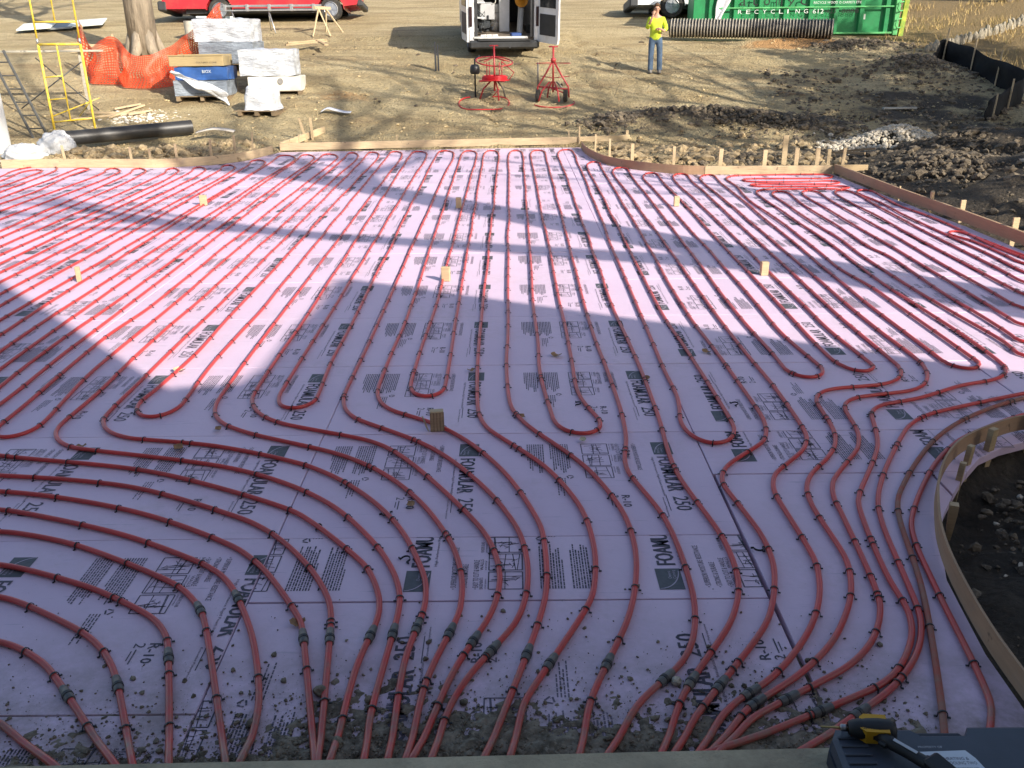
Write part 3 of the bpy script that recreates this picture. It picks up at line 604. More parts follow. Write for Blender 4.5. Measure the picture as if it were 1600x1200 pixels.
 [0.679,2.409,0.721,2.476,0.755,2.521,0.775,2.543,0.817,2.584,0.981,2.713,1.139,2.892,1.255,3.067,1.331,3.229,1.376,3.372,1.402,3.519,1.396,4.118,1.401,4.177,1.404,4.206,1.410,4.235,1.417,4.264,1.426,4.292,1.436,4.320,1.448,4.347,1.462,4.373,1.477,4.398,1.670,4.625,1.704,4.673,1.720,4.699,1.734,4.725,1.747,4.751,1.769,4.806,1.792,4.893,1.814,5.640,1.79,6.39,1.78,7.14,1.78,7.89,1.78,8.64,1.79,9.39,1.79,10.14,1.79,10.89,1.79,11.64,1.79,12.39,1.80,13.14,1.80,13.89,1.79,14.64,1.79,15.39,1.81,15.84,1.86,16.07,1.88,16.16,1.89,16.19,1.91,16.21,1.92,16.24,1.93,16.26,1.95,16.27,1.97,16.28,1.99,16.29,2.01,16.29,2.03,16.28,2.05,16.26,2.06,16.24,2.07,16.22,2.08,16.20,2.09,16.17,2.10,16.14,2.10,16.08,2.07,15.33,2.06,14.58,2.06,13.83,2.05,13.08,2.04,12.33,2.03,11.58,2.02,10.83,2.01,10.08,2.00,9.33,1.98,8.58,1.97,7.83,1.97,7.08,1.99,6.34,1.99,6.07,1.99,6.04,1.99,6.01,1.996,5.978,2.004,5.950,2.014,5.924,2.027,5.900,2.043,5.879,2.061,5.862,2.082,5.850,2.104,5.843,2.127,5.841,2.150,5.846,2.173,5.856,2.193,5.871,2.211,5.889,2.227,5.912,2.239,5.936,2.248,5.963,2.254,5.990,2.26,6.02,2.26,6.05,2.20,6.79,2.21,7.54,2.22,8.29,2.22,9.04,2.23,9.79,2.23,10.54,2.23,11.29,2.24,12.04,2.24,12.79,2.24,13.54,2.24,14.29,2.24,15.04,2.27,15.28,2.33,15.48,2.34,15.51,2.35,15.54,2.36,15.56,2.38,15.58,2.39,15.60,2.41,15.62,2.43,15.63,2.45,15.63,2.47,15.62,2.49,15.61,2.50,15.60,2.51,15.58,2.52,15.55,2.53,15.52,2.54,15.50,2.54,15.47,2.50,14.72,2.49,13.97,2.49,13.22,2.48,12.47,2.47,11.72,2.45,10.97,2.44,10.22,2.43,9.47,2.42,8.72,2.41,7.97,2.40,7.22,2.39,6.47,2.40,6.17,2.41,6.14,2.41,6.11,2.42,6.08,2.43,6.06,2.44,6.03,2.45,6.01,2.467,5.986,2.485,5.969,2.506,5.958,2.529,5.952,2.551,5.952,2.573,5.958,2.594,5.970,2.612,5.986,2.63,6.01,2.64,6.03,2.65,6.06,2.65,6.09,2.65,6.11,2.61,6.86,2.62,7.61,2.63,8.36,2.64,9.11,2.66,9.86,2.67,10.61,2.68,11.36,2.69,12.11,2.70,12.86,2.70,13.61,2.70,14.36,2.73,14.99,2.76,15.17,2.81,15.34,2.82,15.36,2.84,15.39,2.85,15.42,2.86,15.44,2.88,15.46,2.90,15.47,2.92,15.48,2.94,15.49,2.96,15.48,2.98,15.47,2.99,15.46,3.00,15.44,3.01,15.41,3.02,15.39,3.03,15.36,3.03,15.33,2.98,14.58,2.97,13.83,2.95,13.08,2.94,12.33,2.92,11.58,2.90,10.83,2.88,10.08,2.87,9.33,2.85,8.58,2.83,7.83,2.82,7.08,2.83,6.33,2.83,6.06,2.83,6.04,2.82,6.01,2.817,5.977,2.809,5.949,2.799,5.921,2.788,5.894,2.774,5.868,2.759,5.843,2.742,5.819,2.723,5.797,2.703,5.775,2.681,5.756,2.658,5.738,2.633,5.722,2.608,5.708,2.581,5.696,2.554,5.685,2.261,5.630,2.233,5.623,2.205,5.614,2.179,5.603,2.153,5.590,2.130,5.574,2.108,5.556,2.088,5.535,2.071,5.512,2.055,5.488,2.042,5.462,2.032,5.435,2.023,5.407,2.017,5.378,1.986,4.991,1.963,4.874,1.937,4.788,1.901,4.706,1.823,4.579,1.675,4.391,1.643,4.341,1.615,4.289,1.592,4.234,1.575,4.177,1.553,4.029,1.552,3.551,1.540,3.462,1.501,3.318,1.444,3.180,1.321,2.974,1.227,2.858,1.074,2.715,0.882,2.574,0.837,2.535,0.733,2.407],
 [0.765,2.405,0.817,2.464,0.859,2.503,1.265,2.753,1.335,2.808,1.399,2.871,1.455,2.940,1.503,3.016,1.543,3.096,1.582,3.209,1.677,3.951,1.688,4.070,1.706,4.158,1.724,4.214,1.759,4.297,2.017,4.663,2.046,4.715,2.081,4.797,2.122,4.940,2.158,5.237,2.164,5.266,2.172,5.294,2.182,5.321,2.194,5.347,2.209,5.371,2.227,5.393,2.247,5.413,2.269,5.431,2.293,5.446,2.319,5.460,2.346,5.472,2.664,5.553,2.691,5.563,2.718,5.574,2.744,5.587,2.769,5.602,2.793,5.620,2.815,5.639,2.836,5.659,2.856,5.681,2.891,5.729,2.922,5.780,2.949,5.833,2.980,5.916,3.02,6.09,3.01,6.84,3.01,7.59,3.03,8.34,3.04,9.09,3.06,9.84,3.08,10.59,3.09,11.34,3.11,12.09,3.12,12.84,3.13,13.59,3.13,14.34,3.16,14.88,3.19,15.02,3.25,15.19,3.28,15.25,3.29,15.27,3.31,15.29,3.32,15.31,3.34,15.33,3.36,15.34,3.38,15.35,3.40,15.34,3.42,15.34,3.43,15.32,3.45,15.30,3.46,15.28,3.46,15.25,3.47,15.22,3.47,15.19,3.41,14.45,3.39,13.70,3.37,12.95,3.35,12.20,3.32,11.45,3.30,10.70,3.28,9.95,3.25,9.20,3.23,8.45,3.20,7.70,3.20,6.95,3.20,6.20,3.20,6.17,3.20,6.15,3.21,6.12,3.21,6.09,3.22,6.06,3.23,6.04,3.25,6.02,3.27,6.00,3.288,5.991,3.310,5.985,3.333,5.985,3.356,5.991,3.38,6.00,3.40,6.02,3.41,6.04,3.43,6.06,3.44,6.09,3.45,6.11,3.45,6.14,3.45,6.89,3.45,7.64,3.45,8.15,3.39,8.90,3.42,9.64,3.45,10.39,3.48,11.14,3.47,11.89,3.46,12.64,3.50,13.39,3.58,14.14,3.58,14.74,3.59,14.85,3.60,14.91,3.62,14.97,3.64,15.02,3.66,15.05,3.67,15.08,3.69,15.10,3.70,15.13,3.72,15.15,3.74,15.17,3.77,15.18,3.79,15.20,3.82,15.21,3.84,15.22,3.87,15.23,3.90,15.24,4.65,15.27,5.16,15.27,5.22,15.26,5.25,15.26,5.27,15.25,5.30,15.25,5.33,15.24,5.35,15.22,5.37,15.21,5.39,15.19,5.41,15.17,5.41,15.14,5.42,15.12,5.42,15.09,5.42,15.06,5.41,15.04,5.40,15.01,5.39,14.98,5.38,14.96,5.36,14.93,5.34,14.91,5.32,14.89,5.30,14.87,5.28,14.86,5.25,14.85,5.22,14.84,5.20,14.83,5.17,14.82,4.42,14.85,4.12,14.87,4.06,14.87,4.03,14.87,4.00,14.87,3.97,14.86,3.95,14.85,3.92,14.84,3.90,14.83,3.87,14.81,3.86,14.79,3.84,14.77,3.83,14.75,3.82,14.72,3.82,14.70,3.83,14.67,3.83,14.65,3.85,14.62,3.86,14.60,3.89,14.59,3.91,14.57,3.93,14.56,3.96,14.55,3.99,14.54,4.56,14.51,5.09,14.57,5.12,14.57,5.15,14.57,5.18,14.57,5.21,14.56,5.23,14.56,5.26,14.55,5.28,14.53,5.29,14.51,5.30,14.49,5.31,14.47,5.31,14.45,5.31,14.42,5.30,14.39,5.29,14.37,5.27,14.35,5.25,14.33,5.23,14.31,5.20,14.30,5.18,14.29,5.15,14.28,5.12,14.27,5.06,14.26,4.31,14.30,4.08,14.33,4.05,14.33,4.02,14.33,3.99,14.33,3.96,14.33,3.93,14.32,3.91,14.31,3.88,14.30,3.86,14.29,3.84,14.27,3.83,14.25,3.82,14.22,3.82,14.20,3.82,14.18,3.83,14.16,3.84,14.13,3.86,14.12,3.88,14.10,3.91,14.09,3.93,14.08,3.96,14.07,4.68,14.03,5.07,14.05,5.10,14.05,5.13,14.05,5.16,14.05,5.18,14.04,5.21,14.04,5.23,14.03,5.25,14.01,5.27,13.99,5.28,13.97,5.28,13.95,5.28,13.93,5.28,13.90,5.27,13.88,5.25,13.86,5.23,13.85,5.21,13.83,5.18,13.82,5.15,13.81,5.12,13.80,5.07,13.79,4.32,13.82,4.11,13.82,4.02,13.81,3.99,13.80,3.96,13.80,3.93,13.79,3.91,13.78,3.88,13.76,3.86,13.75,3.83,13.73,3.82,13.71,3.80,13.69,3.78,13.66,3.77,13.64,3.76,13.61,3.73,13.50,3.70,12.75,3.71,12.00,3.69,11.25,3.69,10.50,3.67,9.75,3.63,9.00,3.61,8.25,3.62,7.50,3.63,6.75,3.61,6.15,3.60,6.06,3.60,6.04,3.59,6.01,3.578,5.979,3.567,5.952,3.554,5.926,3.539,5.901,3.521,5.877,3.502,5.855,3.482,5.834,3.460,5.815,3.436,5.796,3.412,5.780,3.387,5.765,3.334,5.738,3.109,5.657,2.717,5.439,2.493,5.357,2.466,5.346,2.440,5.333,2.415,5.318,2.392,5.301,2.371,5.282,2.351,5.261,2.334,5.238,2.319,5.213,2.305,5.187,2.167,4.730,1.836,4.126,1.793,4.015,1.689,3.395,1.675,3.156,1.666,3.098,1.659,3.069,1.641,3.012,1.618,2.957,1.558,2.854,1.505,2.782,1.486,2.759,1.465,2.738,1.444,2.718,1.421,2.699,1.398,2.681,1.348,2.649,0.820,2.396],
 [-0.624,2.392,-0.617,2.798,-0.581,3.065,-0.578,3.124,-0.578,3.154,-0.581,3.183,-0.590,3.242,-0.624,3.356,-0.658,3.439,-0.701,3.517,-1.028,3.907,-1.162,4.026,-1.821,4.379,-2.186,4.516,-2.919,4.674,-3.210,4.746,-3.266,4.765,-3.293,4.777,-3.319,4.790,-3.344,4.805,-3.366,4.822,-3.386,4.841,-3.404,4.863,-3.417,4.886,-3.428,4.912,-3.436,4.939,-3.441,4.967,-3.453,5.715,-3.49,6.46,-3.50,7.21,-3.52,7.96,-3.54,8.71,-3.56,9.46,-3.58,10.21,-3.60,10.96,-3.62,11.71,-3.64,12.46,-3.66,13.21,-3.68,13.96,-3.70,14.71,-3.72,15.46,-3.74,16.21,-3.76,16.96,-3.78,17.71,-3.82,18.43,-3.82,18.49,-3.82,18.52,-3.81,18.54,-3.81,18.57,-3.80,18.59,-3.78,18.61,-3.77,18.62,-3.75,18.62,-3.72,18.62,-3.70,18.62,-3.68,18.61,-3.66,18.59,-3.64,18.58,-3.62,18.55,-3.60,18.53,-3.58,18.51,-3.52,18.37,-3.46,18.17,-3.40,17.42,-3.39,16.67,-3.40,15.92,-3.39,15.17,-3.38,14.42,-3.37,13.68,-3.37,12.93,-3.36,12.18,-3.35,11.43,-3.34,10.68,-3.33,9.93,-3.31,9.18,-3.30,8.43,-3.29,7.68,-3.33,6.93,-3.31,6.18,-3.270,5.430,-3.265,5.161,-3.263,5.131,-3.259,5.102,-3.253,5.074,-3.245,5.047,-3.234,5.023,-3.220,5.001,-3.203,4.983,-3.183,4.970,-3.161,4.961,-3.137,4.959,-3.114,4.962,-3.091,4.970,-3.070,4.983,-3.052,5.001,-3.037,5.023,-3.024,5.047,-3.015,5.073,-3.009,5.101,-3.006,5.130,-3.004,5.160,-3.013,5.278,-3.09,6.02,-3.10,6.77,-3.10,7.52,-3.11,8.27,-3.13,9.02,-3.14,9.77,-3.16,10.52,-3.17,11.27,-3.18,12.02,-3.20,12.77,-3.21,13.52,-3.22,14.27,-3.24,15.02,-3.25,15.77,-3.26,16.52,-3.27,17.27,-3.29,18.02,-3.33,18.62,-3.33,18.65,-3.33,18.68,-3.33,18.70,-3.33,18.73,-3.32,18.75,-3.31,18.77,-3.29,18.78,-3.28,18.79,-3.26,18.79,-3.24,18.78,-3.22,18.76,-3.21,18.75,-3.19,18.73,-3.17,18.70,-3.15,18.65,-3.07,18.36,-3.01,17.61,-3.00,16.86,-3.00,16.11,-3.00,15.36,-2.99,14.61,-2.98,13.86,-2.97,13.11,-2.96,12.36,-2.95,11.61,-2.94,10.86,-2.94,10.11,-2.92,9.36,-2.91,8.61,-2.90,7.87,-2.91,7.12,-2.90,6.37,-2.871,5.617,-2.878,5.167,-2.876,5.137,-2.873,5.108,-2.867,5.079,-2.860,5.051,-2.851,5.023,-2.839,4.996,-2.825,4.971,-2.810,4.946,-2.792,4.922,-2.773,4.900,-2.753,4.879,-2.731,4.859,-2.707,4.841,-2.683,4.825,-2.658,4.811,-2.631,4.798,-2.604,4.787,-1.880,4.599,-1.569,4.491,-1.279,4.335,-1.040,4.154,-0.875,3.982,-0.655,3.661,-0.563,3.472,-0.524,3.359,-0.504,3.272,-0.497,3.213,-0.495,3.124,-0.524,2.527,-0.516,2.390],
 [-0.701,2.386,-0.882,3.036,-0.903,3.092,-1.129,3.444,-1.246,3.580,-1.357,3.679,-1.929,4.006,-2.642,4.232,-3.387,4.310,-3.712,4.364,-3.855,4.408,-3.910,4.431,-3.937,4.444,-3.963,4.458,-3.988,4.474,-4.011,4.491,-4.034,4.510,-4.054,4.530,-4.072,4.552,-4.088,4.576,-4.102,4.601,-4.113,4.628,-4.122,4.656,-4.189,5.401,-4.21,6.15,-4.24,6.90,-4.28,7.65,-4.31,8.40,-4.33,9.15,-4.36,9.90,-4.38,10.65,-4.41,11.40,-4.44,12.15,-4.46,12.89,-4.49,13.64,-4.51,14.39,-4.54,15.14,-4.57,15.89,-4.59,16.64,-4.61,17.39,-4.67,18.14,-4.68,18.29,-4.68,18.32,-4.68,18.35,-4.68,18.38,-4.67,18.40,-4.67,18.43,-4.66,18.45,-4.64,18.47,-4.63,18.48,-4.61,18.49,-4.58,18.49,-4.56,18.49,-4.54,18.48,-4.51,18.46,-4.49,18.45,-4.47,18.43,-4.45,18.41,-4.43,18.38,-4.39,18.31,-4.31,18.14,-4.25,17.91,-4.20,17.16,-4.20,16.41,-4.20,15.66,-4.19,14.91,-4.18,14.16,-4.16,13.41,-4.15,12.66,-4.14,11.91,-4.12,11.16,-4.11,10.41,-4.10,9.66,-4.08,8.92,-4.07,8.17,-4.06,7.42,-4.03,6.67,-3.972,5.919,-3.927,5.171,-3.903,4.992,-3.891,4.934,-3.883,4.905,-3.873,4.877,-3.862,4.850,-3.850,4.824,-3.835,4.799,-3.818,4.777,-3.799,4.758,-3.778,4.742,-3.757,4.732,-3.736,4.727,-3.716,4.728,-3.698,4.736,-3.683,4.749,-3.671,4.768,-3.663,4.791,-3.658,4.816,-3.656,4.844,-3.657,4.873,-3.767,5.613,-3.82,6.36,-3.85,7.11,-3.87,7.86,-3.90,8.61,-3.92,9.36,-3.95,10.11,-3.97,10.86,-3.99,11.61,-4.02,12.36,-4.04,13.11,-4.07,13.86,-4.09,14.61,-4.11,15.36,-4.13,16.11,-4.15,16.85,-4.18,17.60,-4.24,18.35,-4.24,18.41,-4.24,18.44,-4.24,18.47,-4.23,18.49,-4.23,18.51,-4.21,18.53,-4.20,18.54,-4.18,18.55,-4.16,18.55,-4.14,18.55,-4.12,18.53,-4.10,18.52,-4.08,18.50,-4.06,18.48,-4.04,18.45,-3.97,18.29,-3.90,18.06,-3.84,17.32,-3.83,16.57,-3.83,15.82,-3.82,15.07,-3.80,14.32,-3.79,13.57,-3.77,12.82,-3.76,12.07,-3.74,11.32,-3.73,10.57,-3.72,9.82,-3.70,9.07,-3.68,8.32,-3.67,7.57,-3.67,6.82,-3.64,6.07,-3.574,5.322,-3.530,4.814,-3.526,4.785,-3.519,4.757,-3.511,4.729,-3.500,4.702,-3.488,4.676,-3.472,4.652,-3.454,4.629,-3.435,4.608,-3.413,4.589,-3.389,4.572,-3.365,4.556,-3.339,4.542,-3.284,4.519,-3.169,4.486,-2.428,4.377,-2.023,4.268,-1.410,3.955,-1.286,3.871,-1.133,3.728,-0.948,3.492,-0.844,3.311,-0.808,3.229,-0.790,3.172,-0.772,3.085,-0.678,2.386],
 [-1.009,2.374,-1.277,3.027,-1.328,3.135,-1.376,3.210,-1.413,3.257,-1.453,3.301,-1.544,3.378,-2.119,3.700,-2.400,3.801,-2.576,3.838,-3.325,3.857,-4.075,3.850,-4.644,3.850,-4.734,3.861,-4.792,3.873,-4.821,3.880,-4.848,3.890,-4.875,3.901,-4.901,3.915,-4.925,3.930,-4.948,3.948,-4.968,3.968,-4.987,3.990,-5.003,4.014,-5.017,4.039,-5.030,4.065,-5.059,4.150,-5.139,4.893,-5.152,5.643,-5.15,6.39,-5.14,7.14,-5.14,7.89,-5.15,8.64,-5.16,9.39,-5.18,10.14,-5.19,10.89,-5.20,11.64,-5.21,12.39,-5.22,13.14,-5.23,13.89,-5.24,14.64,-5.26,15.39,-5.29,16.14,-5.33,16.62,-5.39,16.85,-5.39,16.88,-5.39,16.91,-5.40,16.94,-5.40,16.97,-5.39,17.00,-5.39,17.03,-5.38,17.05,-5.37,17.07,-5.36,17.09,-5.35,17.10,-5.33,17.10,-5.31,17.10,-5.30,17.09,-5.28,17.08,-5.26,17.06,-5.25,17.04,-5.16,16.88,-5.11,16.74,-5.02,16.00,-4.99,15.25,-4.98,14.50,-4.96,13.75,-4.96,13.00,-4.95,12.25,-4.95,11.50,-4.94,10.75,-4.94,10.00,-4.93,9.25,-4.92,8.50,-4.91,7.75,-4.91,7.00,-4.91,6.25,-4.897,5.498,-4.869,5.199,-4.858,5.141,-4.850,5.112,-4.841,5.085,-4.830,5.059,-4.816,5.036,-4.800,5.017,-4.782,5.002,-4.762,4.993,-4.741,4.990,-4.720,4.994,-4.700,5.003,-4.682,5.018,-4.666,5.038,-4.653,5.061,-4.642,5.087,-4.633,5.114,-4.608,5.861,-4.64,6.61,-4.68,7.36,-4.71,8.11,-4.73,8.86,-4.74,9.61,-4.76,10.36,-4.77,11.11,-4.79,11.86,-4.81,12.61,-4.83,13.36,-4.85,14.11,-4.87,14.86,-4.89,15.61,-4.92,16.36,-4.96,17.10,-5.04,17.55,-5.04,17.58,-5.04,17.60,-5.04,17.63,-5.04,17.66,-5.03,17.69,-5.03,17.72,-5.02,17.75,-5.00,17.77,-4.99,17.79,-4.97,17.80,-4.96,17.81,-4.94,17.81,-4.92,17.80,-4.90,17.79,-4.88,17.77,-4.87,17.75,-4.79,17.62,-4.73,17.48,-4.63,16.74,-4.60,15.99,-4.57,15.24,-4.56,14.49,-4.54,13.74,-4.53,12.99,-4.52,12.24,-4.51,11.49,-4.51,10.74,-4.50,9.99,-4.49,9.24,-4.48,8.49,-4.47,7.74,-4.46,6.99,-4.47,6.24,-4.474,5.495,-4.459,4.745,-4.428,4.477,-4.401,4.360,-4.382,4.304,-4.371,4.277,-4.358,4.250,-4.343,4.225,-4.327,4.202,-4.308,4.180,-4.287,4.160,-4.265,4.143,-4.240,4.127,-4.214,4.114,-4.187,4.104,-4.159,4.095,-4.101,4.083,-3.353,4.079,-2.723,4.059,-2.635,4.047,-1.931,3.793,-1.459,3.532,-1.411,3.497,-1.365,3.459,-1.323,3.417,-1.252,3.322,-1.084,3.005,-0.964,2.666,-0.939,2.549,-0.928,2.437,-0.928,2.384],
 [-1.327,2.361,-1.551,2.770,-1.621,2.867,-1.681,2.934,-1.795,3.029,-2.131,3.225,-2.213,3.262,-2.269,3.281,-2.326,3.295,-3.074,3.314,-3.824,3.310,-4.573,3.278,-5.262,3.273,-5.411,3.291,-5.469,3.303,-5.498,3.311,-5.526,3.320,-5.553,3.331,-5.580,3.343,-5.605,3.358,-5.628,3.375,-5.650,3.394,-5.669,3.415,-5.686,3.438,-5.701,3.462,-5.714,3.488,-5.842,4.223,-5.887,4.971,-5.913,5.720,-5.93,6.47,-5.94,7.22,-5.96,7.97,-5.97,8.72,-5.99,9.47,-6.01,10.22,-6.03,10.97,-6.05,11.72,-6.07,12.47,-6.09,13.22,-6.11,13.96,-6.13,14.71,-6.16,15.46,-6.22,16.21,-6.31,16.53,-6.31,16.56,-6.31,16.59,-6.32,16.61,-6.31,16.64,-6.31,16.67,-6.30,16.69,-6.29,16.72,-6.28,16.73,-6.27,16.74,-6.25,16.74,-6.24,16.74,-6.22,16.73,-6.20,16.71,-6.18,16.69,-6.08,16.51,-6.03,16.40,-5.92,15.67,-5.88,14.92,-5.86,14.17,-5.84,13.42,-5.83,12.67,-5.82,11.92,-5.81,11.17,-5.80,10.42,-5.78,9.67,-5.76,8.92,-5.74,8.17,-5.73,7.42,-5.71,6.67,-5.693,5.922,-5.662,5.173,-5.621,4.725,-5.616,4.696,-5.610,4.667,-5.602,4.639,-5.592,4.613,-5.580,4.590,-5.566,4.571,-5.550,4.557,-5.532,4.549,-5.514,4.548,-5.496,4.553,-5.479,4.565,-5.464,4.582,-5.451,4.604,-5.441,4.629,-5.433,4.656,-5.405,5.403,-5.43,6.15,-5.46,6.90,-5.49,7.65,-5.53,8.40,-5.56,9.15,-5.58,9.90,-5.60,10.65,-5.62,11.40,-5.63,12.15,-5.65,12.90,-5.66,13.65,-5.68,14.39,-5.71,15.14,-5.74,15.89,-5.79,16.40,-5.86,16.66,-5.86,16.69,-5.86,16.72,-5.87,16.75,-5.86,16.78,-5.86,16.80,-5.85,16.83,-5.85,16.85,-5.83,16.87,-5.82,16.88,-5.81,16.88,-5.79,16.87,-5.77,16.86,-5.76,16.85,-5.74,16.83,-5.64,16.65,-5.59,16.54,-5.49,15.80,-5.46,15.05,-5.44,14.30,-5.42,13.55,-5.41,12.80,-5.40,12.05,-5.39,11.30,-5.39,10.55,-5.37,9.80,-5.36,9.05,-5.35,8.30,-5.34,7.55,-5.34,6.80,-5.34,6.05,-5.326,5.303,-5.300,4.554,-5.235,3.958,-5.201,3.812,-5.192,3.784,-5.182,3.756,-5.170,3.729,-5.157,3.704,-5.141,3.680,-5.123,3.658,-5.103,3.637,-5.080,3.619,-5.056,3.603,-5.031,3.589,-5.004,3.578,-4.976,3.568,-4.890,3.547,-4.142,3.540,-3.393,3.559,-2.643,3.559,-2.464,3.545,-2.347,3.523,-1.902,3.347,-1.618,3.180,-1.570,3.146,-1.546,3.128,-1.524,3.108,-1.503,3.087,-1.483,3.065,-1.465,3.042,-1.448,3.018,-1.418,2.967,-1.193,2.362],
 [-1.614,2.333,-1.819,2.484,-1.843,2.501,-1.868,2.515,-1.894,2.528,-1.921,2.538,-1.948,2.546,-2.006,2.556,-2.755,2.563,-3.505,2.551,-4.254,2.562,-5.004,2.557,-5.754,2.563,-6.411,2.614,-6.587,2.651,-6.644,2.669,-6.672,2.679,-6.699,2.691,-6.725,2.704,-6.751,2.719,-6.775,2.735,-6.798,2.753,-6.819,2.773,-6.838,2.794,-6.855,2.818,-6.869,2.843,-6.881,2.869,-6.891,2.896,-7.002,3.636,-7.050,4.384,-7.082,5.133,-7.106,5.882,-7.13,6.63,-7.14,7.38,-7.16,8.13,-7.17,8.88,-7.18,9.63,-7.19,10.38,-7.21,11.13,-7.22,11.88,-7.24,12.63,-7.26,13.38,-7.27,14.13,-7.28,14.88,-7.30,15.63,-7.35,16.25,-7.37,16.37,-7.45,16.60,-7.46,16.62,-7.46,16.65,-7.47,16.68,-7.47,16.71,-7.46,16.74,-7.46,16.76,-7.45,16.79,-7.44,16.80,-7.42,16.82,-7.40,16.82,-7.39,16.82,-7.37,16.82,-7.35,16.80,-7.33,16.79,-7.31,16.77,-7.19,16.60,-7.13,16.49,-7.09,16.38,-7.00,15.64,-6.97,14.89,-6.96,14.14,-6.94,13.39,-6.93,12.64,-6.91,11.89,-6.89,11.14,-6.88,10.39,-6.87,9.64,-6.86,8.89,-6.85,8.14,-6.84,7.39,-6.83,6.64,-6.805,5.892,-6.766,5.143,-6.683,4.398,-6.649,4.253,-6.630,4.196,-6.619,4.169,-6.607,4.142,-6.592,4.116,-6.576,4.092,-6.559,4.069,-6.539,4.047,-6.517,4.028,-6.494,4.011,-6.469,3.996,-6.443,3.984,-6.416,3.974,-6.388,3.966,-6.359,3.961,-6.330,3.959,-6.301,3.959,-6.272,3.961,-6.243,3.965,-6.215,3.973,-6.188,3.982,-6.161,3.994,-6.136,4.008,-6.112,4.025,-6.091,4.044,-6.071,4.064,-6.053,4.087,-6.038,4.112,-6.024,4.137,-6.012,4.164,-6.003,4.192,-5.976,4.308,-5.957,5.057,-5.998,5.805,-6.06,6.55,-6.13,7.30,-6.20,8.05,-6.28,8.79,-6.35,9.54,-6.43,10.28,-6.49,11.03,-6.54,11.78,-6.59,12.53,-6.63,13.28,-6.67,14.02,-6.72,14.77,-6.77,15.52,-6.85,16.26,-6.94,16.55,-6.95,16.58,-6.95,16.61,-6.96,16.64,-6.96,16.67,-6.96,16.69,-6.95,16.72,-6.94,16.74,-6.93,16.76,-6.92,16.78,-6.91,16.79,-6.89,16.79,-6.87,16.78,-6.85,16.77,-6.83,16.75,-6.82,16.73,-6.70,16.56,-6.65,16.45,-6.59,16.22,-6.50,15.48,-6.45,14.73,-6.42,13.98,-6.39,13.23,-6.36,12.48,-6.32,11.73,-6.29,10.98,-6.25,10.24,-6.21,9.49,-6.18,8.74,-6.15,7.99,-6.12,7.24,-6.09,6.49,-6.054,5.741,-6.012,4.992,-5.959,4.244,-5.872,3.500,-5.820,3.266,-5.802,3.210,-5.791,3.182,-5.779,3.156,-5.764,3.131,-5.747,3.108,-5.728,3.087,-5.707,3.068,-5.684,3.051,-5.659,3.036,-5.632,3.023,-5.605,3.012,-5.549,2.994,-4.802,2.957,-4.054,2.992,-3.304,3.000,-2.554,3.000,-2.225,2.991,-2.166,2.984,-2.137,2.978,-2.108,2.971,-2.080,2.962,-2.053,2.952,-1.999,2.926,-1.898,2.863,-1.828,2.807,-1.410,2.356],
 [-7.09,8.04,-7.18,8.74,-7.28,9.49,-7.38,10.23,-7.48,10.97,-7.58,11.71,-7.67,12.46,-7.76,13.20,-7.84,13.95,-7.89,14.69,-7.94,15.44,-8.02,16.19,-8.07,16.78,-8.07,16.81,-8.07,16.84,-8.06,16.86,-8.06,16.88,-8.05,16.90,-8.03,16.91,-8.02,16.92,-8.00,16.91,-7.97,16.91,-7.95,16.89,-7.93,16.88,-7.91,16.86,-7.89,16.84,-7.87,16.82,-7.86,16.79,-7.84,16.77,-7.83,16.74,-7.82,16.71,-7.82,16.68,-7.80,15.94,-7.70,15.20,-7.58,14.45,-7.54,13.71,-7.54,12.96,-7.49,12.21,-7.43,11.46,-7.37,10.72,-7.30,9.97,-7.24,9.22,-7.18,8.48,-7.14,8.04],
 [-9.28,9.04,-9.25,9.75,-9.21,10.50,-9.17,11.25,-9.13,11.99,-9.10,12.74,-9.06,13.49,-9.03,14.24,-9.01,14.99,-9.01,15.74,-9.04,16.04,-9.14,16.45,-9.16,16.71,-9.15,16.83,-9.14,16.89,-9.12,16.95,-9.12,16.98,-9.10,17.01,-9.09,17.03,-9.08,17.06,-9.06,17.08,-9.05,17.11,-9.03,17.13,-9.01,17.15,-8.98,17.17,-8.96,17.18,-8.93,17.20,-8.91,17.21,-8.88,17.21,-8.85,17.22,-8.82,17.22,-8.79,17.21,-8.77,17.21,-8.74,17.20,-8.71,17.19,-8.69,17.17,-8.67,17.15,-8.64,17.14,-8.60,17.09,-8.50,16.94,-8.44,16.81,-8.37,16.61,-8.28,15.87,-8.21,15.12,-8.14,14.38,-8.08,13.63,-8.02,12.88,-7.95,12.14,-7.88,11.39,-7.82,10.64,-7.75,9.90,-7.68,9.15,-7.67,9.04],
 [-8.55,9.04,-8.57,9.75,-8.59,10.50,-8.61,11.25,-8.63,12.00,-8.64,12.74,-8.66,13.49,-8.69,14.24,-8.72,14.99,-8.79,15.74,-8.91,16.32,-8.92,16.41,-8.92,16.44,-8.91,16.47,-8.91,16.50,-8.91,16.53,-8.90,16.56,-8.89,16.59,-8.88,16.61,-8.87,16.64,-8.86,16.66,-8.84,16.68,-8.82,16.70,-8.80,16.71,-8.78,16.72,-8.76,16.72,-8.73,16.71,-8.71,16.70,-8.69,16.68,-8.67,16.67,-8.65,16.64,-8.63,16.62,-8.62,16.60,-8.60,16.57,-8.59,16.54,-8.58,16.52,-8.49,15.77,-8.42,15.03,-8.37,14.28,-8.30,13.53,-8.23,12.79,-8.16,12.04,-8.09,11.30,-8.02,10.55,-7.95,9.81,-7.88,9.07,-7.88,9.04],
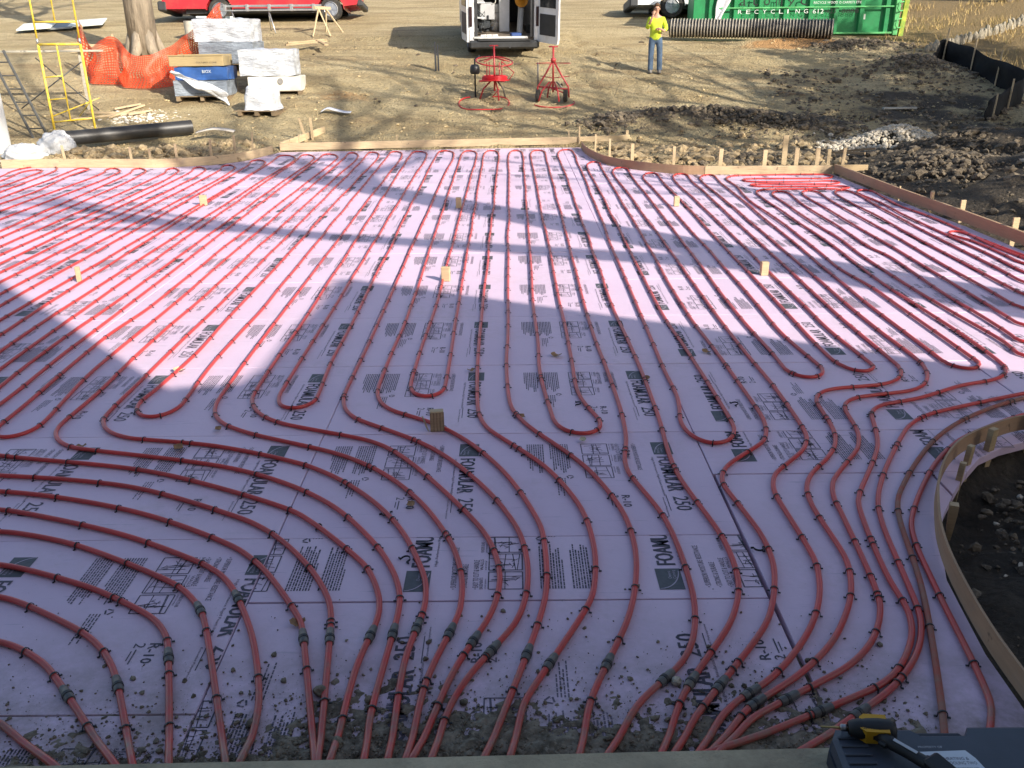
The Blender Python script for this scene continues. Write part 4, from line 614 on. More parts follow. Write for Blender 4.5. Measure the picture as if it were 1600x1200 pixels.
 [1.121,2.433,1.400,2.638,1.508,2.742,1.583,2.835,1.631,2.910,1.671,2.991,1.711,3.103,1.845,3.840,1.913,4.069,2.074,4.390,2.427,4.947,2.484,5.016,2.547,5.079,2.617,5.135,2.692,5.184,3.382,5.475,3.887,5.664,3.966,5.705,4.016,5.737,4.063,5.774,4.085,5.794,4.106,5.815,4.125,5.837,4.143,5.860,4.158,5.885,4.170,5.910,4.180,5.937,4.186,5.965,4.189,5.993,4.19,6.02,4.19,6.05,4.18,6.08,4.17,6.10,4.16,6.13,4.14,6.15,4.12,6.17,4.10,6.18,4.07,6.19,4.05,6.20,3.97,6.20,3.94,6.21,3.91,6.21,3.89,6.22,3.87,6.23,3.86,6.25,3.85,6.27,3.84,6.29,3.84,6.32,3.87,6.55,3.84,7.30,3.82,8.05,3.82,8.80,3.83,9.55,3.88,10.30,3.87,11.04,3.88,11.79,3.91,12.54,3.92,13.26,3.93,13.35,3.95,13.41,3.96,13.44,3.97,13.47,3.98,13.49,3.99,13.52,4.01,13.54,4.02,13.57,4.04,13.59,4.06,13.60,4.08,13.61,4.10,13.62,4.12,13.61,4.14,13.61,4.16,13.59,4.17,13.57,4.18,13.55,4.19,13.52,4.20,13.50,4.21,13.47,4.21,13.44,4.21,13.38,4.14,12.63,4.11,11.89,4.11,11.14,4.08,10.39,4.06,9.82,4.10,9.43,4.07,8.68,4.03,7.93,4.03,7.18,4.01,6.68,4.00,6.65,4.01,6.62,4.01,6.60,4.02,6.58,4.03,6.57,4.05,6.56,4.07,6.55,4.09,6.55,4.12,6.56,4.14,6.57,4.30,6.65,4.33,6.66,4.36,6.67,4.38,6.67,4.41,6.68,4.44,6.67,4.46,6.67,4.49,6.66,4.55,6.62,4.57,6.61,4.59,6.60,4.61,6.60,4.63,6.60,4.64,6.62,4.65,6.63,4.66,6.65,4.66,6.68,4.66,6.70,4.66,6.73,4.65,6.75,4.63,6.77,4.61,6.79,4.59,6.80,4.56,6.81,4.39,6.87,4.37,6.89,4.34,6.90,4.32,6.91,4.30,6.93,4.28,6.95,4.26,6.97,4.25,7.00,4.24,7.02,4.23,7.05,4.23,7.08,4.26,7.82,4.28,8.57,4.30,9.32,4.32,10.07,4.33,10.82,4.34,11.57,4.36,12.32,4.37,13.07,4.39,13.34,4.41,13.43,4.41,13.46,4.42,13.48,4.43,13.51,4.45,13.54,4.46,13.56,4.48,13.59,4.49,13.61,4.51,13.63,4.53,13.64,4.55,13.65,4.57,13.65,4.59,13.65,4.61,13.64,4.63,13.62,4.64,13.60,4.65,13.57,4.66,13.55,4.67,13.52,4.68,13.49,4.68,13.43,4.62,12.69,4.60,11.94,4.58,11.19,4.57,10.44,4.54,9.69,4.51,8.94,4.50,8.19,4.48,7.65,4.48,7.62,4.48,7.59,4.48,7.56,4.49,7.53,4.50,7.51,4.50,7.48,4.52,7.45,4.53,7.43,4.55,7.40,4.58,7.36,4.91,7.05,4.93,7.03,4.95,7.01,4.97,7.00,4.99,6.99,5.01,6.99,5.03,7.00,5.04,7.01,5.06,7.03,5.07,7.05,5.08,7.08,5.08,7.10,5.08,7.13,5.08,7.16,5.07,7.19,5.07,7.22,4.79,7.75,4.76,7.83,4.75,7.89,4.74,7.95,4.75,8.70,4.77,9.45,4.79,10.20,4.81,10.95,4.84,11.70,4.84,12.44,4.87,13.19,4.89,13.37,4.91,13.46,4.92,13.49,4.93,13.51,4.94,13.54,4.96,13.57,4.97,13.59,4.99,13.62,5.01,13.64,5.03,13.65,5.05,13.67,5.07,13.68,5.09,13.68,5.11,13.68,5.13,13.67,5.14,13.65,5.15,13.63,5.16,13.61,5.17,13.58,5.19,13.19,5.12,12.45,5.09,11.70,5.05,10.95,5.03,10.20,5.01,9.45,4.99,8.70,4.97,8.37,4.98,8.31,4.99,8.26,5.27,7.56,5.34,7.43,5.35,7.41,5.36,7.39,5.38,7.37,5.40,7.36,5.41,7.35,5.43,7.35,5.44,7.36,5.46,7.38,5.47,7.40,5.48,7.42,5.48,7.45,5.49,7.48,5.49,7.51,5.49,7.54,5.49,7.60,5.28,8.31,5.20,8.60,5.18,8.72,5.21,9.47,5.21,10.22,5.20,10.97,5.22,11.72,5.26,12.46,5.22,13.21,5.22,13.30,5.22,13.36,5.23,13.39,5.23,13.42,5.24,13.45,5.25,13.48,5.26,13.51,5.27,13.53,5.28,13.56,5.30,13.58,5.31,13.61,5.33,13.63,5.35,13.64,5.37,13.66,5.40,13.66,5.42,13.66,5.44,13.66,5.46,13.65,5.47,13.63,5.48,13.61,5.49,13.58,5.50,13.56,5.51,13.53,5.45,12.78,5.43,12.34,5.50,11.59,5.50,10.84,5.47,10.09,5.49,9.34,5.55,8.59,5.60,7.85,5.64,7.10,5.64,6.68,5.62,6.50,5.57,6.33,5.49,6.14,5.41,6.01,5.351,5.939,5.289,5.876,5.243,5.838,5.219,5.820,5.194,5.804,5.168,5.789,5.142,5.776,5.087,5.753,5.001,5.729,4.259,5.631,3.530,5.460,3.307,5.373,2.875,5.103,2.542,4.802,2.110,4.228,1.984,3.990,1.796,3.266,1.557,2.556,1.497,2.400],
 [1.639,2.380,1.708,2.497,1.744,2.579,1.868,3.315,1.935,3.667,2.003,3.865,2.371,4.445,2.606,4.716,2.717,4.816,3.171,5.103,3.336,5.172,4.067,5.330,4.660,5.413,5.048,5.426,5.107,5.435,5.136,5.441,5.165,5.448,5.193,5.457,5.221,5.468,5.247,5.480,5.274,5.493,5.299,5.509,5.323,5.526,5.346,5.544,5.389,5.584,5.429,5.629,5.496,5.727,5.598,5.943,5.70,6.29,5.75,7.03,5.73,7.78,5.67,8.53,5.57,9.27,5.51,10.01,5.48,10.49,5.47,10.52,5.47,10.55,5.46,10.57,5.45,10.60,5.43,10.62,5.42,10.63,5.40,10.64,5.38,10.65,5.36,10.64,5.34,10.63,5.32,10.62,5.31,10.60,5.29,10.58,5.28,10.55,5.27,10.52,5.26,10.50,5.26,10.47,5.26,10.44,5.26,10.41,5.27,10.38,5.33,10.19,5.35,10.13,5.37,9.38,5.35,9.17,5.35,9.15,5.36,9.12,5.36,9.09,5.37,9.06,5.38,9.04,5.39,9.01,5.41,8.99,5.43,8.97,5.54,8.87,5.56,8.85,5.58,8.83,5.59,8.81,5.61,8.79,5.62,8.76,5.63,8.73,5.63,8.70,5.63,8.67,5.58,8.24],
]
COUPLINGS = [(-1.70,2.67),(-1.51,2.70),(-1.38,2.88),(-1.34,3.16),(-1.22,3.27),(-0.86,2.96),(-0.76,2.96),(-0.59,3.00),(-0.51,3.01),(-0.41,3.02),(-0.27,2.99),(-0.16,2.97),(-0.08,2.91),(0.04,2.88),(0.15,2.83),(0.36,2.81),(0.55,2.70),(0.65,2.68),(0.76,2.66),(0.86,2.62),(0.89,2.59),(1.01,2.60),(1.13,2.55),(1.23,2.51)]

# ================================================================== heating pipes
PR_ = 0.0132
def pipe_material(name, base, dusty):
    m, nt, b = new_mat(name); pos = worldpos(nt)
    f = noise_node(nt, pos, 2.2, 5.0); d = noise_node(nt, pos, 9.0, 8.0, 0.7)
    c = mixc(nt, ramp(nt, f, 0.3, 0.7), tuple(x * .85 for x in base), tuple(min(1, x * 1.15) for x in base))
    oi = N(nt, 'ShaderNodeObjectInfo'); c = mixc(nt, mathn(nt, 'MULTIPLY', oi.outputs['Random'], 0.18), c, tuple(x * .6 for x in base))
    sep = N(nt, 'ShaderNodeSeparateXYZ'); nt.links.new(pos, sep.inputs[0])
    if dusty: fac = mathn(nt, 'MULTIPLY', ramp(nt, d, 0.30, 0.58), 0.75)
    else:
        near = ramp(nt, sep.outputs['Y'], 3.3, 2.35)
        fac = mathn(nt, 'MULTIPLY', near, ramp(nt, d, 0.34, 0.62)); fac = mathn(nt, 'MULTIPLY', fac, 0.75)
        fac = mathn(nt, 'ADD', fac, mathn(nt, 'MULTIPLY', ramp(nt, d, 0.55, 0.74), 0.22))
    c = mixc(nt, fac, c, (0.235, 0.155, 0.115))
    nt.links.new(c, b.inputs['Base Color'])
    b.inputs['Roughness'].default_value = 0.30 if not dusty else 0.7
    b.inputs['Specular IOR Level'].default_value = 0.45
    return m
PEX = pipe_material('red_pex', (0.56, 0.052, 0.046), False)
PEXD = pipe_material('dusty_pex', (0.40, 0.075, 0.050), True)
BLACKP = mat('black_clip_plastic', (0.012, 0.012, 0.014), 0.42, 0.3, 20)
SLEEVE = mat('coupling_sleeve', (0.085, 0.083, 0.080), 0.45, 0.3, 14, dirt=(0.17, 0.14, 0.11))
TAPE = mat('black_band', (0.018, 0.018, 0.02), 0.5, 0.2)

def clip_bmesh():
    mb = MB(); r = PR_ + .0028; n = 9; w = .0036
    prof = [(r * math.cos(math.pi * k / (n - 1)), PR_ + r * math.sin(math.pi * k / (n - 1))) for k in range(n)]
    prof = [(r + .001, .0), (r, PR_ * .5)] + prof + [(-r, PR_ * .5), (-r - .001, .0)]
    vs = []
    for (x, z) in prof:
        ax = x; n_ = Vector((x, 0, z - PR_)); n_ = n_.normalized() if n_.length > 1e-6 else Vector((0, 0, 1))
        for t in (0, .0024):
            for y in (-w, w): vs.append((x + n_.x * t, y, max(z + n_.z * t, .0005)))
    fs = []; m = len(prof)
    for i in range(m - 1):
        a, b = i * 4, (i + 1) * 4
        fs += [(a + 2, b + 2, b + 3, a + 3), (a, a + 1, b + 1, b), (a, b, b + 2, a + 2), (a + 1, a + 3, b + 3, b + 1)]
    mb.add(vs, fs)
    for sx in (-1, 1): mb.box((sx * (r + .007), 0, .003), (.011, .007, .004))      # barbed feet
    return mb
clip_mb = clip_bmesh(); clip_me = clip_mb.mesh('clip', BLACKP)
clip_np = np.array(clip_mb.v)

def spline(flat, step_near=.05):
    p = np.array(flat).reshape(-1, 2); out = []; n = len(p)
    for i in range(n - 1):
        p0, p1, p2, p3 = p[max(i - 1, 0)], p[i], p[i + 1], p[min(i + 2, n - 1)]
        d1 = max(np.hypot(*(p1 - p0)), 1e-3) ** .5; d2 = max(np.hypot(*(p2 - p1)), 1e-3) ** .5; d3 = max(np.hypot(*(p3 - p2)), 1e-3) ** .5
        m1 = (p2 - p1) + d2 * ((p1 - p0) / d1 - (p2 - p0) / (d1 + d2)) if i else p2 - p1
        m2 = (p2 - p1) + d2 * ((p3 - p2) / d3 - (p3 - p1) / (d2 + d3)) if i < n - 2 else p2 - p1
        L = np.hypot(*(p2 - p1)); st = .05 if p1[1] < 7 else (.09 if p1[1] < 12 else .14)
        k = max(1, int(math.ceil(L / st)))
        for j in range(k):
            t = j / k
            out.append((2 * t ** 3 - 3 * t ** 2 + 1) * p1 + (t ** 3 - 2 * t ** 2 + t) * m1 + (-2 * t ** 3 + 3 * t ** 2) * p2 + (t ** 3 - t ** 2) * m2)
    out.append(p[-1]); return np.array(out)
PIPE_LABELS = [
 'red heating pipe making the second U-bend from the left edge, over a FOAMULAR print',
 'red heating pipe making the third U-bend from the left edge',
 'red heating pipe with the fourth U-bend, passing behind the ridged brown wood block',
 'red heating pipe with the fifth U-bend from the left, near the centre',
 'red heating pipe with the sixth, widest U-bend, just above the plain unprinted board',
 'red heating pipe making two short neighbouring U-bends right of centre',
 'red heating pipe ending in tight sideways zigzags in the far right corner',
 'red heating pipe whose U-bend is cut off by the left edge at mid height',
 'red heating pipe forming the seventh and eighth runs up the left edge',
 'red heating pipe forming the fifth and sixth runs up the left edge',
 'red heating pipe forming the third and fourth runs up the left edge',
 'red heating pipe forming the lowest two runs at the bottom left',
 'third red heating pipe hairpin from the white tarp bundle in the far left corner',
 'outer red heating pipe hairpin beside the white tarp bundle in the far left corner',
 'inner red heating pipe hairpin beside the white tarp bundle in the far left corner',
 'red heating pipe with one dusty brown run, rounding the near right corner',
 'outermost red heating pipe hugging the bent form at the near right corner',
]
wob = random.Random(5)
OWNER = []
for c in COUPLINGS:
    best = [float(np.hypot(*(spline(f) - np.array(c)).T).min()) for f in PIPES]; OWNER.append(int(np.argmin(best)))
for k, flat in enumerate(PIPES):
    fl = list(flat)
    if fl[1] < 2.6: fl = [fl[0] + (fl[0] - fl[2]) / max(fl[3] - fl[1], .02) * .14, fl[1] - .14] + fl
    if fl[-1] < 2.6: fl = fl + [fl[-2] + (fl[-2] - fl[-4]) / max(fl[-3] - fl[-1], .02) * .14, fl[-1] - .14]
    path = spline(fl)
    # slight waviness of hand-laid pipe on the long straight legs
    d = np.r_[0, np.cumsum(np.hypot(*np.diff(path, axis=0).T))]
    ph = wob.uniform(0, 9)
    t_ = np.gradient(path, axis=0); t_ /= np.hypot(*t_.T)[:, None] + 1e-9; nrm = np.c_[-t_[:, 1], t_[:, 0]]
    wig = np.array([noise.noise(Vector((s * .9, ph, k * 3.1))) for s in d]) * .012 * np.clip((path[:, 1] - 7) / 3, 0, 1)
    path = path + nrm * wig[:, None]
    zz = np.full(len(path), PR_ + .0005)
    for e, sl in ((0, slice(0, 8)), (-1, slice(-8, None))):      # ends dive down behind the ledge
        if path[e][1] < 2.6:
            ends = np.clip((2.42 - path[:, 1]) / .12, 0, 1); zz = zz + ends * .012
    pts = [Vector((x, y, z)) for (x, y), z in zip(path, zz)]
    root = thing('heating_pipe', PIPE_LABELS[k], 'pipe', (float(path[0][0]), float(path[0][1]), 0), 0, 'red heating pipes clipped to the foam')
    o0 = Vector((float(path[0][0]), float(path[0][1]), 0))
    ptm = MB()
    if k == 15:                                            # one run of this circuit is caked in dust
        cut = int(np.argmax(d > d[-1] - 5.2)); ptm.tube([p - o0 for p in pts[:cut + 1]], PR_, 10); 
        ptm.build('tube', PEX, root, 'all')
        pt2 = MB(); pt2.tube([p - o0 for p in pts[cut:]], PR_, 10); tag(pt2.build('tube', PEXD, root, 'all'), 'dusty brown run of the pipe')
    else:
        ptm.tube([p - o0 for p in pts], PR_, 10 if k < 13 or k > 14 else 7); ptm.build('tube', PEX, root, 'all')
    # clips: separate near, joined into one mass far away
    s = wob.uniform(.15, .4); far_v = []; far_f = []; ncl = 0
    while s < d[-1] - .1:
        i = int(np.searchsorted(d, s)); i = min(max(i, 1), len(path) - 2)
        x, y = path[i]; tx, ty = path[i + 1] - path[i - 1]; a = math.atan2(ty, tx) - math.pi / 2
        turn = 0.0
        j0, j1 = max(i - 6, 0), min(i + 6, len(path) - 1)
        v0 = path[i] - path[j0]; v1 = path[j1] - path[i]; turn = abs(math.atan2(v0[0] * v1[1] - v0[1] * v1[0], v0 @ v1))
        if y > 2.45 and not any(math.hypot(x - c[0], y - c[1]) < .06 for c in COUPLINGS):
            if y < 6.2 and -4.6 < x < 4.4:
                inst('clip', clip_me, root, Matrix.Translation((x - o0.x, y - o0.y, 0)) @ Matrix.Rotation(a + wob.uniform(-.18, .18), 4, 'Z')); ncl += 1
                if wob.random() < .12:
                    p2 = path[min(i + 1, len(path) - 1)]
                    inst('clip', clip_me, root, Matrix.Translation((p2[0] - o0.x, p2[1] - o0.y, 0)) @ Matrix.Rotation(a + wob.uniform(-.25, .25), 4, 'Z'))
            elif -12 < x < 6.2:
                ca, sa = math.cos(a), math.sin(a); off = len(far_v)
                far_v += [(x - o0.x + ca * v[0] - sa * v[1], y - o0.y + sa * v[0] + ca * v[1], v[2]) for v in clip_np]
                far_f += [tuple(i_ + off for i_ in f) for f in clip_mb.f]
        s += (.42 if turn < .25 else .20) * wob.uniform(.75, 1.3)
    if far_f:
        mb = MB(); mb.v = far_v; mb.f = far_f; mb.mi = [0] * len(far_f)
        tag(mb.build('clips', BLACKP, root), None, None, None, 'stuff')
    # grey repair couplings near the ledge
    for ci, c in enumerate(COUPLINGS):
        if OWNER[ci] != k: continue
        dd = np.hypot(path[:, 0] - c[0], path[:, 1] - c[1]); i = int(dd.argmin())
        tx, ty = path[min(i + 2, len(path) - 1)] - path[max(i - 2, 0)]
        if ty < 0: tx, ty = -tx, -ty
        a = math.atan2(ty, tx)
        M = Matrix.Translation((path[i][0] - o0.x, path[i][1] - o0.y, PR_ + .0005)) @ Matrix.Rotation(a, 4, 'Z') @ Matrix.Rotation(R(90), 4, 'Y')
        q = MB(); rr = PR_ + .0055
        q.lathe([(PR_, -.042), (rr - .001, -.041), (rr, -.038), (rr, .014), (rr - .0012, .016), (rr - .0012, .034), (PR_ + .002, .050), (PR_, .050)], 16, M)
        so = q.build('coupling', SLEEVE, root, True)
        b2 = MB(); z0 = -.004
        b2.lathe([(rr, z0 - .008), (rr + .0022, z0 - .007), (rr + .0022, z0 + .007), (rr, z0 + .008)], 16, M); b2.build('band', TAPE, so, True)

# ================================================================== timber forms, stakes, blocks
PINE = wood_mat('pale_pine', (0.52, 0.38, 0.215)); PINE2 = wood_mat('new_pine', (0.60, 0.46, 0.28)); PINED = wood_mat('dull_pine', (0.36, 0.25, 0.145)); HARDB = wood_mat('bent_hardboard', (0.40, 0.26, 0.155), 0.2)
def catm(pts, n=6):
    p = [Vector((*q, 0)) if len(q) == 2 else Vector(q) for q in pts]; out = []
    for i in range(len(p) - 1):
        p0, p1, p2, p3 = p[max(i - 1, 0)], p[i], p[i + 1], p[min(i + 2, len(p) - 1)]
        for j in range(n):
            t = j / n
            out.append(.5 * ((2 * p1) + (p2 - p0) * t + (2 * p0 - 5 * p1 + 4 * p2 - p3) * t * t + (3 * p1 - p0 - 3 * p2 + p3) * t ** 3))
    out.append(p[-1]); return out
def board_along(mb, pts, h, th, z0=.0, side=1, z1=None):
    """upright board following pts; outer face on the given side"""
    P = [Vector(p) for p in pts]; n = len(P); vs = []
    for i, p in enumerate(P):
        t = (P[min(i + 1, n - 1)] - P[max(i - 1, 0)]).normalized(); nn = Vector((-t.y, t.x, 0)) * side
        zb = z0 if z1 is None else z0 + (z1 - z0) * i / (n - 1)
        for o_, z in ((0, 0), (0, h), (th, h), (th, 0)): vs.append(p + nn * o_ + Vector((0, 0, z + zb)))
    fs = [(i * 4 + k, i * 4 + (k + 1) % 4, i * 4 + 4 + (k + 1) % 4, i * 4 + 4 + k) for i in range(n - 1) for k in range(4)]
    fs += [(3, 2, 1, 0), tuple((n - 1) * 4 + k for k in range(4))]
    mb.add(vs, fs)
def stake(root, x, y, h, z0=-.1, lean=(0, 0), w=.042, t=.024, rz=0.0, m=None):
    mb = MB()
    top = Vector((lean[0], lean[1], h)); 
    M = Matrix.Rotation(rz, 3, 'Z')
    b = [M @ Vector((sx * w / 2, sy * t / 2, 0)) for sx, sy in ((-1, -1), (1, -1), (1, 1), (-1, 1))]
    vs = [q * .55 + Vector((0, 0, z0)) for q in b] + [q + Vector((0, 0, z0 + .15)) for q in b] + [q + top for q in b]
    fs = [(3, 2, 1, 0)] + [(k, (k + 1) % 4, 4 + (k + 1) % 4, 4 + k) for k in range(4)] + [(4 + k, 4 + (k + 1) % 4, 8 + (k + 1) % 4, 8 + k) for k in range(4)] + [(8, 9, 10, 11)]
    mb.add(vs, fs); o = mb.build('stake', m or PINE2, root); o.location = Vector((x, y, 0)); return o
def form(label, pts, h, th, stakes, side=1, smooth=True, m=None, z0=.001, z1=None, cat='timber form'):
    root = thing('timber_form', label, cat, (0, 0, 0), 0, 'timber forms around the foam floor')
    P = catm(pts) if smooth else [Vector((*p, 0)) for p in pts]
    mb = MB(); board_along(mb, P, h, th, z0, side, z1); mb.build('board', m or PINE, root)
    for s_ in stakes: stake(root, *s_)
    return root
form('long curved pale timber form with stakes at the far left, beside the white bag',
     [(-9.6, 17.05), (-8.56, 17.08), (-7.44, 17.01), (-6.58, 16.95), (-5.9, 17.16), (-5.45, 17.5), (-5.15, 18.05), (-4.92, 18.85)], .16, .018,
     [(-8.42, 17.14, .40, -.1, (-.03, .02)), (-7.15, 17.1, .37), (-6.78, 17.08, .33), (-6.28, 17.06, .42, -.1, (0, .02)), (-5.72, 17.36, .47, -.1, (.01, 0)), (-5.36, 17.72, .50), (-5.16, 18.2, .50, -.1, (.03, .01), .03, .02)], 1, True, PINE2)
form('long straight pale timber form across the far end of the foam',
     [(-4.84, 19.13), (-1.6, 19.38), (1.5, 19.63), (2.62, 19.86)], .15, .038,
     [(-4.45, 19.24, .34, -.1, (0, 0), .02, .02), (-2.4, 19.42, .30, -.1, (0, 0), .018, .018), (1.28, 19.70, .33, -.1, (0, 0), .02, .02), (1.5, 19.60, .42, -.1, (0, 0), .03, .03), (2.57, 19.95, .30, -.1, (0, 0), .06, .03)], 1, False, PINE2, .03, .06)
r_ = thing('kicker_board', 'short pale board sticking out past the far left form corner with crossed stakes', 'board', (0, 0, 0))
mb = MB(); board_along(mb, [Vector((-4.82, 19.16, 0)), Vector((-4.15, 20.6, 0))], .14, .036, .05, 1, .24); mb.build('board', PINE2, r_)
stake(r_, -4.45, 19.95, .62, 0, (-.12, 0), .05, .03); stake(r_, -4.32, 20.02, .62, 0, (-.02, 0), .05, .03)
form('bent brown hardboard form curving out at the far right, five stakes behind',
     [(1.53, 19.3), (1.54, 18.4), (1.63, 17.6), (1.83, 16.75), (2.3, 16.05), (2.9, 15.55), (3.34, 15.43)], .15, .010,
     [(1.70, 18.0, .42, -.1, (0, 0), .03, .02), (1.88, 17.05, .44, -.1, (0, 0), .04), (2.22, 16.40, .42, -.1, (0, 0), .06), (2.86, 15.75, .44, -.1, (0, 0), .05)], -1, True, HARDB, .002)
form('straight pale form at the far right between the bent hardboard and the corner',
     [(3.35, 15.43), (5.52, 15.37)], .14, .038,
     [(3.62, 15.53, .42, -.1, (.01, 0), .07), (4.38, 15.51, .40, -.1, (0, 0), .07), (4.92, 15.50, .42, -.1, (0, 0), .07), (5.28, 15.5, .42, -.1, (0, 0), .07)], 1, False, PINE2, .004)
r_ = thing('kicker_board', 'short pale board end running on past the far right form corner with a stake', 'board', (0, 0, 0))
mb = MB(); mb.box((5.86, 15.43, .075), (.55, .036, .14), -.03); mb.build('board', PINE, r_)
stake(r_, 5.72, 15.50, .42, -.1, (.02, 0), .05, .03, 0, PINE2); stake(r_, 5.60, 15.86, .36, -.1, (0, 0), .06, .03); stake(r_, 4.95, 16.3, .55, -.1, (0, 0), .09, .03)
form('long straight brown timber form down the right side of the foam, dark soil behind',
     [(5.53, 15.34), (5.60, 12.93), (5.70, 11.2), (5.76, 9.7), (5.80, 8.2)], .14, .036,
     [(5.70, 12.0, .26, -.1, (0, 0), .04, .04), (5.78, 11.3, .27, -.1, (0, 0), .06), (5.84, 10.15, .27, -.1, (0, 0), .07), (5.62, 12.85, .2, -.1, (0, 0), .02, .02)], 1, False, HARDB, .03)
near = form('thin bent hardboard form on stakes curving round the near right corner',
     [(3.95, 5.00), (3.5, 4.99), (3.12, 4.93), (2.84, 4.79), (2.60, 4.62), (2.42, 4.42), (2.26, 4.17), (2.14, 3.92), (2.03, 3.64), (1.95, 3.33), (1.885, 2.9), (1.865, 2.5), (1.85, 2.1)], .10, .011,
     [(3.16, 4.89, .12, -.25, (0, 0), .045, .03), (2.80, 4.68, .135, -.22, (.01, 0), .05, .035, .5), (2.585, 4.50, .115, -.2, (.01, 0), .035, .03, .6), (2.45, 4.31, .105, -.2, (.01, 0), .03, .03, .9), (2.20, 3.86, .105, -.1, (0, 0), .045, .04, 1.2)], 1, True, HARDB, .012)
for c in near.children:
    if c.name.startswith('stake'): c.data.materials.clear(); c.data.materials.append(PINE)
# grade blocks standing on the boards
BLK = [((-4.47, 12.95), .15, .10, .05, 'small pale wood block on the far left foam, nearest the white bag'),
       ((-.73, 12.55), .15, .075, .05, 'small pale wood block on the far foam, middle of the farthest three'),
       ((2.35, 12.54), .14, .075, .05, 'small pale wood block on the far right foam among dense pipes'),
       ((-4.37, 8.71), .155, .045, .035, 'thin upright pale wood peg on the left foam at mid distance'),
       ((-.65, 8.60), .145, .085, .05, 'pale wood block standing on the sunlit foam just past the shade edge, centre'),
       ((2.56, 8.71), .14, .075, .055, 'pale wood block on the right foam at mid distance'),
       ((-.47, 5.03), .135, .085, .05, 'ridged brown wood block with a splinter standing in the shade at centre')]
for i, ((x, y), h, w, dpt, lab) in enumerate(BLK):
    root = thing('wood_block', lab, 'wood block', (x, y, 0), (.1, -.06, .05, .15, -.2, .08, .12)[i], 'wood blocks standing on the foam')
    m_ = PINE2
    b_ = MB(); b_.box((0, 0, h / 2), (w, dpt, h), 0, None, .004); b_.build('block', m_, root)
    if i == 6:
        b_ = MB()
        for q in range(5): b_.box((-.04 + q * .02, -dpt / 2 - .003, h / 2), (.007, .006, h - .01))
        b_.build('ridge', PINED, root)
        b_ = MB(); b_.add([(-.05, -.02, 0), (-.075, -.03, .09), (-.095, -.02, .11), (-.07, 0, .02), (-.06, .0, 0), (-.085, 0, .1)], [(0, 1, 2, 3), (3, 2, 5, 4), (0, 4, 5, 1), (1, 5, 2)]); b_.build('splinter', PINE2, root)

# ================================================================== toolbox and driver on the ledge
CASE = mat('blue_grey_case_plastic', (0.050, 0.062, 0.085), 0.5, 0.15, 5, 0.25, 300, bdist=.002); CASED = mat('dark_case_plastic', (0.028, 0.034, 0.048), 0.55, 0.15, 5)
tb = thing('tool_case', 'blue-grey plastic tool case with a white sticker lying on the ledge corner', 'tool case', (1.365, 2.035, .101), R(-.5))
W_, D_, T_ = .72, .50, .105
b_ = MB()
poly = [(-.36, .16), (-.335, .205), (-.10, .205), (-.075, .178), (.075, .178), (.10, .215), (.33, .215), (.37, .17), (.39, -.25), (-.375, -.25)]
b_.prism(poly[::-1], Matrix.Identity(4), 0, .050); b_.build('lower_shell', CASED, tb)
b_ = MB(); sh = [(x * .985, y * .985) for x, y in poly]
b_.prism(sh[::-1], Matrix.Identity(4), .054, .098); n = len(sh)
b_.add([(x, y, .098) for x, y in sh] + [(x * .955, y * .93, .108) for x, y in sh], [(i, (i + 1) % n, n + (i + 1) % n, n + i) for i in range(n)][::1] + [tuple(range(n, 2 * n))[::-1]])
b_.build('lid', CASE, tb)
for sx in (-.285, .285):
    for k in range(9):
        q = MB(); q.box((sx + (.012 if sx > 0 else -.012), .155 - k * .035, .111), (.085, .011, .006), 0, None, .002); q.build('rib', CASE, tb)
b_ = MB(); b_.tube([(-.10, .196, .05), (-.085, .222, .05), (.085, .222, .05), (.10, .196, .05)], .011, 8); b_.build('carry_handle', CASED, tb, 'all')
b_ = MB(); b_.box((.295, .168, .110), (.055, .010, .005)); b_.build('moulded_mark', mat('pale_mark', (.35, .38, .42), .5), tb)
st_ = MB(); st_.cur = 0
MT = Matrix.Translation((0, 0, .1095))
st_.prism([(-.035, -.005), (.135, .002), (.152, -.03), (.165, -.085), (-.005, -.092)][::-1], Matrix.Translation((-.095, .10, .1088)), 0, .0012)
st_.cur = 1
def sticker_text(t, x, y, w, h): put_text(st_, t, Matrix.Translation((x - .095, y + .10, .1104)), w, h)
sticker_text('HEATING &', .055, -.038, .075, .012); sticker_text('COOLING TWO', .055, -.056, .092, .012); sticker_text('heatingcoolingtwo.com', .055, -.072, .09, .006)
for a in range(4):
    an = a * math.pi / 2 + .78; c0 = Vector((-.075 + .026 * math.cos(an), .053 + .026 * math.sin(an), .1104)); M_ = Matrix.Translation(c0) @ Matrix.Rotation(an, 4, 'Z')
    st_.add([M_ @ Vector(q) for q in ((-.008, -.018, 0), (.004, -.012, 0), (.004, .012, 0), (-.008, .018, 0), (-.004, .0, 0))], [(0, 1, 4), (1, 2, 4), (2, 3, 4)])
st_.cur = 2
st_.add([Vector((-.075 + .011 * math.cos(t), .053 + .013 * math.sin(t), .1105)) for t in np.linspace(0, 6.28, 9)[:-1]], [tuple(range(8))])
st_.cur = 3
put_text(st_, 'PROPERTY OF', Matrix.Translation((-.10, .112, .1095)), .075, .009)
st_.build('sticker', [mat('sticker_white', (.62, .68, .74), .4, .05), mat('sticker_navy', (.03, .035, .07), .5), mat('sticker_red', (.35, .05, .06), .5), mat('sticker_grey', (.45, .48, .52), .5)], tb)

DY = mat('driver_yellow', (0.62, 0.33, 0.015), 0.4, 0.12, 12); DB = mat('driver_black', (0.014, 0.015, 0.016), 0.5, 0.2, 15); CHR = mat('chuck_steel', (0.30, 0.30, 0.31), 0.3, 0.1, 20, metal=1.0); GOLD = mat('gold_bit', (0.55, 0.40, 0.16), 0.35, 0.1, metal=.8)
dr = thing('impact_driver', 'yellow and black cordless impact driver lying on the tool case', 'power tool', (1.128, 2.19, .248), 0)
